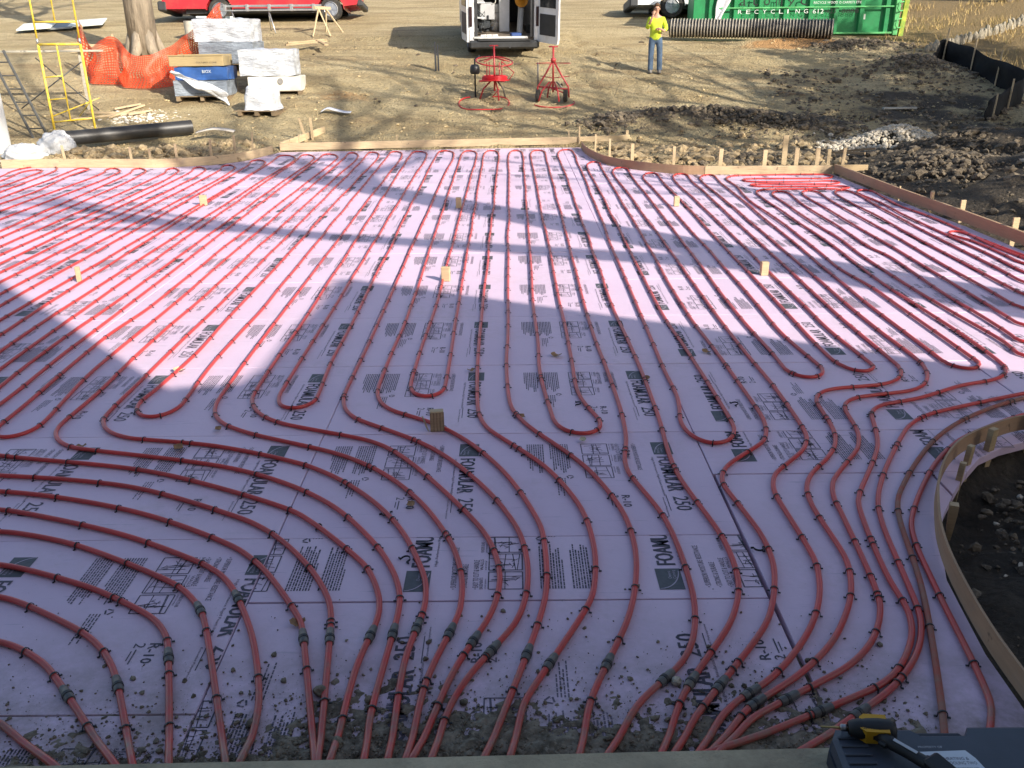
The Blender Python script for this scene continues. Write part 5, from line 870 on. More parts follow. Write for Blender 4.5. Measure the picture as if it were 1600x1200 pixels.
# local frame: x = drive axis (towards the nose), y = handle direction (down), z = up
dr.rotation_euler = (R(-6), R(6), R(168))
b_ = MB(); b_.lathe([(.0, -.075), (.026, -.072), (.034, -.055), (.036, -.02), (.034, .015), (.031, .03)], 14, Matrix.Rotation(R(90), 4, 'Y')); b_.build('motor_housing', DB, dr, 'all')
b_ = MB(); b_.prism([(-.045, -.038), (.02, -.038), (.034, -.026), (.036, .020), (.02, .034), (-.05, .034)], Matrix.Translation((0, 0, -.026)), 0, .052); b_.build('yellow_shell', DY, dr)
b_ = MB(); b_.lathe([(.033, .03), (.030, .045), (.024, .065), (.020, .070)], 14, Matrix.Rotation(R(90), 4, 'Y')); b_.build('gear_case', DB, dr, 'all')
b_ = MB(); b_.lathe([(.0, .068), (.011, .068), (.012, .090), (.009, .094), (.0, .095)], 12, Matrix.Rotation(R(90), 4, 'Y')); b_.build('chuck', CHR, dr, 'all')
b_ = MB(); b_.lathe([(.0, .09), (.0042, .092), (.0042, .115), (.0028, .12), (.0028, .150), (.0, .158)], 6, Matrix.Rotation(R(90), 4, 'Y')); b_.build('driver_bit', GOLD, dr, 'all')
b_ = MB(); b_.tube([(-.02, .015, 0), (-.05, .05, 0), (-.095, .085, 0), (-.14, .12, 0), (-.16, .135, 0)], [.026, .021, .019, .021, .028], 10); b_.build('handle', DB, dr, 'all')
b_ = MB(); b_.box((-.025, .055, 0), (.018, .028, .016), .8, None, .004); b_.build('trigger', DB, dr)
b_ = MB(); b_.box((-.178, .152, 0), (.060, .105, .062), .66, None, .008); b_.build('battery', DB, dr)
b_ = MB(); b_.box((-.085, .076, .0205), (.075, .010, .002), -.66); b_.build('label_strip', mat('pale_label', (.5, .52, .55), .4), dr)
b_ = MB(); put_text(b_, '20V MAX XR', Matrix.Translation((.028, .024, .0268)) @ Matrix.Rotation(math.pi, 4, 'Z'), .066, .012); b_.build('lettering', DB, dr)

# ================================================================== person watching
SKIN = mat('skin', (0.50, 0.28, 0.19), 0.55, 0.12, 12); HAIR = mat('brown_hair', (0.12, 0.065, 0.032), 0.7, 0.35, 30, 0.6, 80)
SHIRT = None
def shirt_material():
    m, nt, b = new_mat('safety_shirt'); co = coords(nt)
    f = noise_node(nt, co, 9.0, 5.0)
    c = mixc(nt, ramp(nt, f, .35, .7), (0.52, 0.66, 0.03), (0.66, 0.80, 0.06))
    nt.links.new(c, b.inputs['Base Color']); b.inputs['Roughness'].default_value = .8; bump(nt, b, noise_node(nt, co, 16, 4), .5, .02); return m
SHIRT = shirt_material(); SLEEVEW = mat('pale_yellow_sleeve', (0.72, 0.76, 0.36), .8, .1, 9, .4, 20)
JEAN = mat('blue_jeans', (0.075, 0.12, 0.19), .85, .35, 7, .5, 25); BOOT = mat('grey_work_boot', (0.16, 0.15, 0.14), .7, .3, 12)
def skin_body(name, chains, material, parent, sub=2, root=0):
    """verts grown into one smooth skin: chains = list of [(x,y,z,rx,ry), ...]; equal points are welded"""
    vs = []; rad = []; ed = []; look = {}
    for ch in chains:
        prev = None
        for (x, y, z, rx, ry) in ch:
            k = (round(x, 3), round(y, 3), round(z, 3))
            if k not in look: look[k] = len(vs); vs.append((x, y, z)); rad.append((rx, ry))
            i = look[k]
            if prev is not None and prev != i: ed.append((prev, i))
            prev = i
    me = bpy.data.meshes.new(name); me.from_pydata(vs, ed, []); me.update()
    o = bpy.data.objects.new(name, me); COL.objects.link(o); o.parent = parent; me.materials.append(material)
    sk = o.modifiers.new('skin', 'SKIN'); sk.use_smooth_shade = True
    for i, sv in enumerate(me.skin_vertices[0].data): sv.radius = rad[i]; sv.use_root = (i == root)
    ss = o.modifiers.new('sub', 'SUBSURF'); ss.levels = sub; ss.render_levels = sub
    return o
pz = gz(3.93, 25.35)
pe = thing('person', 'person in a lime safety shirt and blue jeans, hand raised to the mouth', 'person', (3.93, 25.35, pz + .01), R(-6))
# faces the camera (-y); x is the picture's right
def limb(*p): return list(p)
neck = (0, 0, 1.46, .055, .055)
skin_body('body', [
    [(0, 0, .95, .13, .10), (0, 0, 1.15, .13, .10), (0, 0, 1.34, .15, .10), neck, (0, -.01, 1.53, .052, .058), (0, -.015, 1.60, .075, .088), (0, -.01, 1.68, .068, .082)],
    [(0, 0, 1.34, .15, .10), (-.17, 0, 1.36, .055, .055), (-.235, -.02, 1.12, .042, .042), (-.16, -.17, 1.30, .034, .034), (-.09, -.17, 1.47, .028, .028)],
    [(0, 0, 1.34, .15, .10), (.17, 0, 1.36, .055, .055), (.27, .02, 1.12, .042, .042), (.20, -.16, 1.06, .034, .034), (.09, -.19, 1.12, .030, .026)],
    [(0, 0, .95, .13, .10), (-.09, 0, .86, .08, .08), (-.10, -.02, .50, .058, .058), (-.10, .0, .10, .042, .042)],
    [(0, 0, .95, .13, .10), (.10, 0, .86, .08, .08), (.12, -.02, .50, .058, .058), (.13, .0, .10, .042, .042)]], SKIN, pe)
skin_body('safety_shirt', [
    [(0, 0, .80, .185, .135), (0, 0, .92, .178, .130), (0, 0, 1.02, .17, .125), (0, 0, 1.18, .165, .12), (0, 0, 1.33, .175, .115), (0, 0, 1.43, .085, .075)],
    [(0, 0, 1.33, .175, .115), (-.18, 0, 1.35, .075, .072), (-.235, -.02, 1.12, .062, .062), (-.185, -.13, 1.25, .050, .050)],
    [(0, 0, 1.33, .175, .115), (.18, 0, 1.35, .075, .072), (.27, .02, 1.12, .062, .062), (.22, -.12, 1.075, .050, .050)]], SHIRT, pe)
skin_body('jeans', [
    [(0, 0, .98, .155, .112), (0, 0, .90, .16, .118), (-.095, 0, .82, .098, .098), (-.105, -.02, .48, .078, .080), (-.105, .0, .12, .072, .078), (-.105, .0, .05, .074, .080)],
    [(0, 0, .90, .16, .118), (.105, 0, .82, .098, .098), (.125, -.02, .48, .078, .080), (.135, .0, .12, .072, .078), (.135, .0, .05, .074, .080)]], JEAN, pe)
for sx in (-.105, .135):
    q = MB(); q.lathe([(.0, 0), (.055, .0), (.058, .03), (.05, .07), (.03, .09), (0, .092)], 10, Matrix.Translation((sx, -.05, 0)) @ Matrix.Scale(1.9, 4, (0, 1, 0)) @ Matrix.Scale(.9, 4, (1, 0, 0))); q.build('boot', BOOT, pe, 'all')
q = MB()
def hairfn(u, v):
    th = u * 2 * math.pi; ph = v * 1.75
    r = Vector((.086 * math.sin(ph) * math.cos(th), .100 * math.sin(ph) * math.sin(th), .098 * math.cos(ph)))
    front = max(0, -math.sin(th)); lim = 1 - .55 * front * max(0, v - .5) * 2
    p = Vector((0, -.002, 1.655)) + r * (1.0 if v < .55 else lim)
    if front > .2 and v > .62: p.z = max(p.z, 1.675)
    n_ = noise.noise(p * 22) * .008; return p + r.normalized() * n_
q.grid(hairfn, 17, 9); q.build('hair', HAIR, pe, 'all')
q = MB()
for sx in (-.026, .026): q.lathe([(0, -.010), (.009, -.006), (.011, 0), (.009, .006), (0, .010)], 8, Matrix.Translation((sx, -.083, 1.615)))
q.build('eyes', mat('dark_eye', (.03, .025, .02), .3), pe, 'all')
q = MB(); q.tube([(0, -.090, 1.615), (0, -.108, 1.588), (0, -.088, 1.578)], [.008, .014, .008], 8); q.build('nose', SKIN, pe, 'all')
q = MB(); q.box((0, -.088, 1.553), (.042, .012, .008), 0, None, .003); q.build('mouth', mat('lip', (.35, .13, .11), .5), pe)
for sx in (-1, 1):
    q = MB(); q.lathe([(0, -.012), (.020, -.008), (.024, 0), (.018, .008), (0, .010)], 8, Matrix.Translation((sx * .076, .0, 1.60)) @ Matrix.Rotation(R(90), 4, 'Y') @ Matrix.Scale(1.35, 4, (1, 0, 0))); q.build('ear', SKIN, pe, 'all')
def hand(name, base, d, up_, spread, holding):
    """palm with five bent fingers; d = finger direction, up_ = back of the hand"""
    d = Vector(d).normalized(); u_ = Vector(up_); u_ = (u_ - d * u_.dot(d)).normalized(); w = d.cross(u_); b0 = Vector(base)
    ch = [[(*(b0), .022, .018), (*(b0 + d * .05), .034, .018), (*(b0 + d * .085), .036, .016)]]
    m_ = MB(); m_.tube([b0, b0 + d * .04, b0 + d * .085], [.026, .036, .034], 8)
    for k, (off, L) in enumerate(((-.030, .060), (-.010, .072), (.010, .068), (.029, .052))):
        p0 = b0 + d * .08 + w * off; p1 = p0 + d * L * .5 - u_ * .012; p2 = p1 + d * L * .25 - u_ * L * .45
        m_.tube([p0, p1, p2], [.0095, .009, .0075], 6)
    t0 = b0 + d * .03 - w * .03; m_.tube([t0, t0 + d * .025 - w * .025 - u_ * .01, t0 + d * .055 - w * .022 - u_ * .022], [.012, .010, .008], 6)
    m_.build(name, SKIN, pe, 'all')
hand('hand', (-.105, -.17, 1.45), (.35, .25, .85), (-.3, -.9, .2), 1, True)
hand('hand', (.115, -.185, 1.105), (-.9, -.25, .15), (0, -.6, .8), 1, False)

# ================================================================== vehicles
BLACKR = mat('tyre_rubber', (0.022, 0.021, 0.020), .85, .3, 10, .3, 40, dirt=(.10, .085, .06)); RIM = mat('alloy_rim', (0.45, 0.45, 0.46), .35, .1, 8, metal=.9)
DARKPL = mat('dark_bumper_plastic', (0.035, 0.037, 0.04), .55, .2, 6); WHITEP = mat('white_vehicle_paint', (0.76, 0.77, 0.78), .25, .05, 3, dirt=(.60, .57, .50))
REDP = mat('red_vehicle_paint', (0.42, 0.022, 0.03), .25, .12, 3, dirt=(.30, .06, .045)); GLASS = mat('vehicle_glass', (0.02, 0.024, 0.027), .08, .1)
CHROME = mat('chrome_trim', (.55, .56, .57), .2, .05, metal=1.0)
def wheel(parent, x, y, z, r=.39, w=.25, ax='X', face=1, spokes=5):
    M = Matrix.Translation((x, y, z)) @ (Matrix.Rotation(R(90), 4, 'Y') if ax == 'X' else Matrix.Rotation(R(90), 4, 'X'))
    root = MB(); root.lathe([(r * .62, -w / 2), (r * .93, -w / 2), (r, -w * .36), (r, w * .36), (r * .93, w / 2), (r * .62, w / 2)], 28, M)
    wt = root.build('wheel', BLACKR, parent, True)
    f = w / 2 * face
    rm = MB(); rm.lathe([(r * .64, f * 1.0), (r * .60, f * 1.02), (r * .55, f * .70), (r * .15, f * .72), (0.001, f * .76)], 24, M)
    for k in range(spokes):
        a = 2 * math.pi * k / spokes
        rm.box(M @ Vector((r * .34 * math.cos(a), r * .34 * math.sin(a), f * .80)), (r * .42, r * .13, .04), 0, (M.to_3x3() @ Matrix.Rotation(a, 3, 'Z')))
    rm.build('rim', RIM, wt)
    gp = MB(); gp.lathe([(0, f * .60), (r * .55, f * .62)], 20, M); gp.build('hub_recess', DARKPL, wt)
    return wt
def arch(cx, r, n=9): return [(cx + r * math.cos(math.pi - math.pi * k / (n - 1)), .40 + r * math.sin(math.pi * k / (n - 1)) * 1.0) for k in range(n)]
def pickup(name, label, loc, rz, paint, xf, xr, L, tilt, bumper):
    """x runs from the front bumper (0) to the tail (L); the -y side faces the camera"""
    t = thing(name, label, 'pickup truck', loc, rz); t.rotation_euler = (tilt, 0, rz)
    XZ = Matrix(((1, 0, 0, 0), (0, 0, 1, 0), (0, 1, 0, 0), (0, 0, 0, 1)))
    ra = .47
    low = [(.05, .45)] + [(xf - ra - .02, .45)] + arch(xf, ra) + [(xf + ra + .02, .45), (xr - ra - .02, .45)] + arch(xr, ra) + [(xr + ra + .02, .50), (L - .05, .55), (L, .70), (L, 1.22), (2.0, 1.25), (1.7, 1.22), (.25, 1.10), (.02, .95)]
    b = MB(); b.prism(low, XZ, 0, 1.9); b.build('body', paint, t)
    cabp = [(1.75, 1.23), (2.55, 1.88), (4.0, 1.92), (4.25, 1.80), (4.40, 1.24)]
    b = MB(); b.prism(cabp, XZ, .12, 1.78); b.build('cab', paint, t)
    for a0, a1 in ((1.95, 3.05), (3.15, 4.2)):
        b = MB(); b.prism([(a0 + (.25 if a0 < 2 else 0), 1.30), (a1, 1.30), (a1 - .05, 1.78), (a0 + .62 if a0 < 2 else a0, 1.78)], XZ, .105, .118); b.build('window', GLASS, t)
    b = MB(); b.box((.02, .95, .55), (.32, 1.96, .34), 0, None, .05); b.build('bumper', bumper, t)
    b = MB(); b.box((L + .05, .95, .60), (.22, 1.9, .22), 0, None, .04); b.build('bumper', DARKPL, t)
    b = MB(); b.box((.06, .22, .92), (.12, .30, .22), 0, None, .03); b.build('headlight', CHROME, t)
    b = MB(); b.box((L - .03, .08, .98), (.10, .20, .36), 0, None, .02); b.build('tail_light', mat('tail_lens', (.35, .02, .015), .3), t)
    b = MB(); b.tube([(xf + ra + .1, -.02, .40), (xr - ra - .1, -.02, .40)], .05, 8); b.build('running_board', DARKPL, t, 'all')
    b = MB(); b.box((L / 2, .95, .42), (L - 1.6, 1.5, .22)); b.build('chassis', DARKPL, t)
    for y, fc in ((.13, 1), (1.77, -1)):
        for x in (xf, xr): wheel(t, x, y, .40, .40, .26, 'Y', fc)
    return t
pickup('pickup_truck', 'red pickup truck parked behind the sawhorses at the top', (-12.5, 34.6, gz(-9, 35.4) - .02), R(2.5), REDP, 2.05, 6.05, 7.05, R(-5), DARKPL)
pickup('pickup_truck', 'white pickup truck with dark front bumper parked behind the green dumpster', (4.55, 34.9, gz(6.5, 35.4) - .02), R(0), WHITEP, 1.42, 5.1, 6.2, R(-5), DARKPL)

# cargo van with its back open
vn = thing('cargo_van', 'white cargo van with its rear doors open, parked facing away', 'van', (-.14, 27.25, gz(-.1, 27.3) + .02), R(5.5)); vn.rotation_euler = (R(6.5), 0, R(5.5))
WM = MB()
def vbody():
    """side profile swept as two walls, roof, nose; hollow behind the driver"""
    prof = [(0.0, .42), (.0, 2.30), (.12, 2.50), (3.9, 2.52), (4.5, 2.2), (5.0, 1.35), (5.75, 1.05), (5.8, .45)]
    YZ = Matrix(((0, 0, 1, 0), (1, 0, 0, 0), (0, 1, 0, 0), (0, 0, 0, 1)))
    for s in (-1, 1):
        w = MB(); x0, x1 = (-1.0, -.93) if s < 0 else (.93, 1.0)
        pts = [(0.0, .42), (.75, .42)] + [(1.15 + .46 * math.cos(math.pi - math.pi * k / 8), .40 + .46 * math.sin(math.pi * k / 8)) for k in range(9)] + [(4.3, .40)] + [(4.75 + .46 * math.cos(math.pi - math.pi * k / 8), .40 + .46 * math.sin(math.pi * k / 8)) for k in range(9)] + [(5.8, .45), (5.75, 1.05), (5.0, 1.35), (4.5, 2.2), (3.9, 2.52), (.12, 2.50), (0, 2.30)]
        w.prism(pts, YZ, x0, x1); w.build('side_panel', WHITEP, vn)
        for k in range(4):
            r_ = MB(); r_.box(((-1.008 if s < 0 else 1.008), 2.2, .75 + k * .32), (.014, 3.0, .05), 0, None, .006); r_.build('side_rib', WHITEP, vn)
    f = MB(); f.box((0, 1.95, .50), (1.84, 3.85, .10)); f.build('load_floor', mat('van_floor', (.16, .13, .10), .8, .3, 4), vn)
    f = MB(); f.box((0, 2.0, 2.49), (1.84, 3.9, .05)); f.build('roof', WHITEP, vn)
    f = MB(); f.box((0, 3.92, 1.45), (1.84, .06, 1.9)); f.build('bulkhead', mat('dark_bulkhead', (.05, .05, .05), .8), vn)
    f = MB(); f.prism([(4.0, .45), (5.8, .45), (5.75, 1.05), (5.0, 1.35), (4.5, 2.2), (4.0, 2.5)], YZ, -.92, .92); f.build('cab', WHITEP, vn)
vbody()
for s in (-1, 1):
    q = MB(); q.box((s * .93, -.025, 1.38), (.14, .05, 1.86), 0, None, .015); q.build('door_pillar', WHITEP, vn)
    q = MB(); q.box((s * .955, -.065, 1.10), (.09, .035, .52), 0, None, .01); q.build('tail_light', mat('dark_tail_lens', (.03, .015, .015), .25), vn)
    q = MB(); q.box((s * .80, -.01, 1.40), (.09, .06, 1.7)); q.build('door_seal', DARKPL, vn)
q = MB(); q.box((0, -.08, .36), (2.0, .24, .22), 0, None, .05); q.box((0, -.12, .485), (1.5, .18, .03)); q.build('bumper', DARKPL, vn)
q = MB(); q.box((-.1, -.03, .54), (1.56, .10, .06), 0, None, .01); q.build('sill', mat('sill_metal', (.55, .55, .53), .4, .2, 5), vn)
q = MB(); q.box((-.02, .3, .30), (.9, .3, .08)); q.cyl((.15, -.22, .30), (.15, .3, .30), .03); q.build('tow_hitch', DARKPL, vn)
for s in (-1, 1):
    for y in (1.15, 4.75): wheel(vn, s * .86, y, .38, .38, .24, 'X', s)
def vdoor(hx, ang, label):
    d = MB(); Mz = Matrix.Translation((hx, -.03, 0)) @ Matrix.Rotation(ang, 4, 'Z')
    outline = [(0.0, .42), (.86, .42), (.90, .55), (.90, 2.2), (.84, 2.38), (0.0, 2.38)]
    d.prism(outline, Mz @ Matrix(((1, 0, 0, 0), (0, 0, 1, 0), (0, 1, 0, 0), (0, 0, 0, 1))), -.03, .03)
    o = d.build('rear_door', WHITEP, vn); tag(o, label)
    for z0, z1, m_ in ((1.35, 2.15, GLASS), (.62, 1.18, DARKPL)):
        p = MB(); p.prism([(.10, z0), (.78, z0), (.78, z1), (.10, z1)], Mz @ Matrix(((1, 0, 0, 0), (0, 0, 1, 0), (0, 1, 0, 0), (0, 0, 0, 1))), -.04, .04); p.build('window' if m_ is GLASS else 'inner_panel', m_, o)
    return o
vdoor(.99, R(-58), 'rear door swung out towards the viewer')
vdoor(-1.03, R(97), 'rear door folded back along the side')
VM = Matrix.Translation(vn.location) @ vn.rotation_euler.to_matrix().to_4x4()
def vload(name, label, cat, mb, m, smooth=False):
    o = mb.build(name, m, None, smooth); o.matrix_world = VM; return tag(o, label, cat)
q = MB(); q.box((.12, 1.3, 1.25), (.30, .28, 1.38), 0, None, .01); vload('water_heater_box', 'tall white box standing in the middle of the open van', 'box', q, mat('white_carton', (.62, .64, .66), .7, .08))
q = MB(); q.box((-.45, .9, 1.16), (.42, .55, .42), .1, None, .01); vload('carton', 'pale carton on the left shelf inside the open van', 'box', q, mat('grey_carton', (.42, .43, .44), .7, .1))
q = MB()
for k in range(3): q.lathe([(0, 0), (.12, 0), (.135, .22), (.14, .23), (0, .235)], 14, Matrix.Translation((-.13, 1.5, .56 + .25 * k)))
vload('bucket_stack', 'white pails stacked beside the tall white box in the van', 'pails', q, mat('white_pail', (.7, .7, .68), .5, .1), 'all')
q = MB()
for k in range(7): q.ring((.58, .75, 1.45 + .03 * k), .17 - .004 * k, .022, 20, 6, Matrix.Rotation(R(75 + 4 * k), 3, 'X') @ Matrix.Rotation(.2 * k, 3, 'Y'))
vload('hose_coil', 'yellow-orange hose coil hanging inside the open van', 'hose', q, mat('orange_hose', (.62, .27, .02), .5, .15), 'all')
q = MB(); q.cyl((.50, .5, .58), (.60, .95, 1.42), .085, n=14); vload('grey_pipe', 'grey plastic pipe leaning under the hose coil in the van', 'pipe', q, mat('grey_pvc', (.38, .38, .36), .5, .1), True)
tr = random.Random(4); q = MB()
for k in range(16):
    p = Vector((tr.uniform(-.78, -.25), tr.uniform(.15, .9), .58 + tr.uniform(.03, .5)))
    q.box(p, (tr.uniform(.05, .22), tr.uniform(.05, .25), tr.uniform(.04, .16)), tr.uniform(0, 3), None, .01)
for k in range(6):
    a = Vector((tr.uniform(-.8, -.3), .2, tr.uniform(.65, 1.1))); q.tube([a, a + Vector((tr.uniform(-.1, .2), .1, .15)), a + Vector((tr.uniform(0, .3), .05, -.05))], .014, 6)
vload('tool_heap', 'heap of dark hand tools on the left of the van floor', 'tools', q, mat('dark_tools', (.03, .035, .04), .5, .6, 9))
q = MB()
for k in range(5): q.box((-.84, .25 + .35 * k, 1.42), (.06, .05, 1.5))
for z in (1.05, 1.45, 1.85): q.box((-.70, .95, z), (.34, 1.7, .03))
vload('shelf_rack', 'white wire shelf rack along the left wall inside the van', 'shelf', q, mat('rack_white', (.55, .56, .57), .5, .15))
q = MB(); q.tube([(-.35, .1, 2.2), (-.30, .08, 1.9), (-.22, .06, 1.6), (-.24, .05, 1.45), (-.36, .06, 1.4)], .012, 6); vload('cable', 'pale cable hanging in the open left rear of the van', 'cable', q, mat('pale_cable', (.6, .58, .5), .5), 'all')
q = MB(); q.box((.35, .12, .60), (.30, .20, .09), .2, None, .02); vload('blue_case', 'blue case on the right of the van sill', 'case', q, mat('blue_case', (.03, .07, .22), .5, .2))
q = MB()
for k in range(6): q.box((-.62 + .08 * k, .06 + .03 * (k % 2), .585), (.10, .10, .05), k, None, .015)
vload('rag_heap', 'crumpled white rags on the left of the van sill', 'rags', q, mat('white_rag', (.66, .62, .58), .8, .1))

# ================================================================== dumpster, culvert pipes
GREEN = mat('green_dumpster_paint', (0.020, 0.235, 0.078), .45, .2, 3.0, .2, 30, dirt=(0.03, 0.18, 0.07)); GREENL = mat('worn_green_edge', (0.10, 0.40, 0.14), .5, .3, 6)
YGREEN = mat('worn_yellow_green_paint', (0.36, 0.42, 0.05), .5, .35, 5, dirt=(.10, .30, .06)); WPAINT = mat('stencil_white', (.62, .66, .62), .6, .15, 9); BPAINT = mat('stencil_black', (.006, .008, .007), .7, .2, 9)
dm = thing('dumpster', 'green ribbed roll-off dumpster with white stencilled lettering behind the corrugated pipe', 'dumpster', (6.10, 31.55, gz(9, 31.0) - .06), R(-6.0))
DL, DHt, DWd = 6.55, 2.1, 2.3
q = MB(); q.prism([(0.15, .12), (DL, .12), (DL, DHt), (0, DHt), (0, .5)], Matrix(((1, 0, 0, 0), (0, 0, 1, 0), (0, 1, 0, 0), (0, 0, 0, 1))), 0, .06); q.build('side_wall', GREEN, dm)
q = MB(); q.box((DL / 2, DWd - .03, (DHt + .12) / 2), (DL, .06, DHt - .12)); q.build('side_wall', GREEN, dm)
q = MB(); q.box((DL / 2, DWd / 2, .09), (DL, DWd, .06)); q.build('floor_plate', GREEN, dm)
q = MB(); q.box((.02, DWd / 2, 1.1), (.06, DWd - .12, 2.0)); q.box((DL - .03, DWd / 2, 1.1), (.06, DWd - .12, 2.0)); q.build('end_wall', GREEN, dm)
for k in range(8):
    q = MB(); x = .55 + .80 * k
    q.prism([(-.10, 0), (.10, 0), (.06, -.11), (-.06, -.11)], Matrix.Translation((x, 0, 0)), .13, DHt - .08); q.build('rib', GREEN, dm)
q = MB(); q.box((DL / 2 + .3, -.135, .92), (DL - 1.0, .035, .045), 0, None, .008); q.build('rail', GREENL, dm)
q = MB(); q.box((DL / 2, -.08, .13), (DL - .4, .16, .06), 0, None, .01); q.box((DL / 2, -.06, DHt), (DL, .2, .12)); q.build('sill_beam', GREENL, dm)
for y in (.5, 1.7):
    q = MB(); q.box((DL / 2, y, -.02), (DL, .12, .16)); q.build('skid', mat('rusty_steel', (.09, .05, .035), .8, .4, 6), dm)
q = MB(); q.box((DL - .10, -.06, 1.05), (.16, .18, 2.0), 0, None, .02); q.build('corner_post', GREENL, dm)
q = MB(); q.prism([(DL + .02, .0), (DL + .16, .0), (DL + .30, 2.1), (DL + .16, 2.1)], Matrix(((1, 0, 0, 0), (0, 0, 1, 0), (0, 1, 0, 0), (0, 0, 0, 1))), -.15, .0); q.build('gate_post', YGREEN, dm)
for z in (.35, .85, 1.35):
    q = MB(); q.tube([(DL + .05, -.16, z + .2), (DL - .10, -.24, z + .18), (DL - .14, -.24, z), (DL - .06, -.22, z - .08), (DL + .05, -.16, z - .06)], .022, 6); q.build('latch_hook', GREENL, dm, 'all')
XZf = Matrix(((1, 0, 0, 0), (0, 0, 1, 0), (0, 1, 0, 0), (0, 0, 0, 1)))
def stencil(txt, x, z, w, h, m, y=-.118):
    q = MB(); put_text(q, txt, Matrix.Translation((x, y, z)) @ XZf, w, h); q.build('lettering', m, dm)
for k, c in enumerate('atomyc'): stencil(c, 1.45 + .385 * k, .985 if c != 'y' else .93, .20, .27 if c == 't' else .22, BPAINT, -.125)
for k, c in enumerate('RECYCLING'): stencil(c, 1.42 + .262 * k, .74, .13 if c != 'I' else .04, .125, WPAINT, -.125)
stencil('612', 3.80, .73, .34, .135, WPAINT, -.125); stencil('-623', 4.18, .73, .34, .135, BPAINT, -.125); stencil('-8888', 4.62, .73, .62, .135, BPAINT, -.125)
stencil('RECYCLE WOOD O CARPETS ETC', 3.80, 1.02, 1.5, .07, WPAINT, -.125)
q = MB(); q.box((5.40, -.005, .62), (.20, .008, .16)); q.build('notice', WPAINT, dm)
q = MB(); 
def tarpfn(u, v): return Vector((1.10 - .38 * v + (u - .5) * (.36 * (1 - v) + .18) + .03 * math.sin(9 * v + 4 * u), -.16 - .05 * math.sin(7 * u + 3 * v), 1.75 - 1.38 * v))
q.grid(tarpfn, 7, 14); tp_ = q.build('plastic_sheet', mat('white_plastic_sheet', (.68, .67, .69), .4, .1, 6, .4, 14), None, 'all'); tp_.matrix_world = Matrix.Translation(dm.location) @ Matrix.Rotation(R(-6), 4, 'Z')
sm = tp_.modifiers.new('thick', 'SOLIDIFY'); sm.thickness = .006
tag(tp_, 'torn white plastic sheet hanging over the side of the green dumpster', 'sheet')
RIBL = mat('dusty_rib_crest', (.40, .36, .29), .75, .3, 9); PIPEB = mat('black_culvert_plastic', (.022, .022, .024), .4, .3, 6)
def culvert(label, a, b, r, pitch):
    a, b = Vector(a), Vector(b); t = thing('corrugated_pipe', label, 'culvert pipe', a); L = (b - a).length
    Mq = (b - a).to_track_quat('Z', 'Y').to_matrix().to_4x4(); n = int(L / pitch); pr1 = []
    for k in range(n):
        z = k * pitch
        pr1 += [(r * .90, z), (r * .91, z + pitch * .25), (r * 1.0, z + pitch * .42), (r * 1.0, z + pitch * .72), (r * .91, z + pitch * .92)]
    q = MB(); q.lathe([(r * .80, 0)] + pr1 + [(r * .80, n * pitch), (r * .78, n * pitch), (r * .78, 0)], 26, Mq); q.build('wall', PIPEB, t, True)
    for k in range(n):
        z = k * pitch + pitch * .57
        c = MB(); c.lathe([(r * 1.0, z - pitch * .15), (r * 1.012, z - pitch * .11), (r * 1.012, z + pitch * .11), (r * 1.0, z + pitch * .15)], 26, Mq); c.build('rib', RIBL, t, True)
    return t
culvert('long black corrugated culvert pipe with dusty ribs lying in front of the dumpster', (5.15, 30.35, gz(5.15, 30.35) + .36), (9.95, 28.95, gz(9.95, 28.95) + .30), .29, .095)
q = MB(); a, b = Vector((-9.6, 19.05, .30)), Vector((-7.12, 20.55, .40)); Mq = Matrix.Translation(a) @ (b - a).to_track_quat('Z', 'Y').to_matrix().to_4x4(); L = (b - a).length
q.lathe([(.125, .01), (.15, 0), (.15, L), (.125, L), (.122, L - .6), (.02, L - .62)], 24, Mq)
tag(q.build('drain_pipe', mat('smooth_black_pipe', (.030, .030, .031), .45, .3, 4, dirt=(.07, .06, .05)), None, True), 'smooth black drain pipe lying on the dirt beside the white bag', 'pipe')

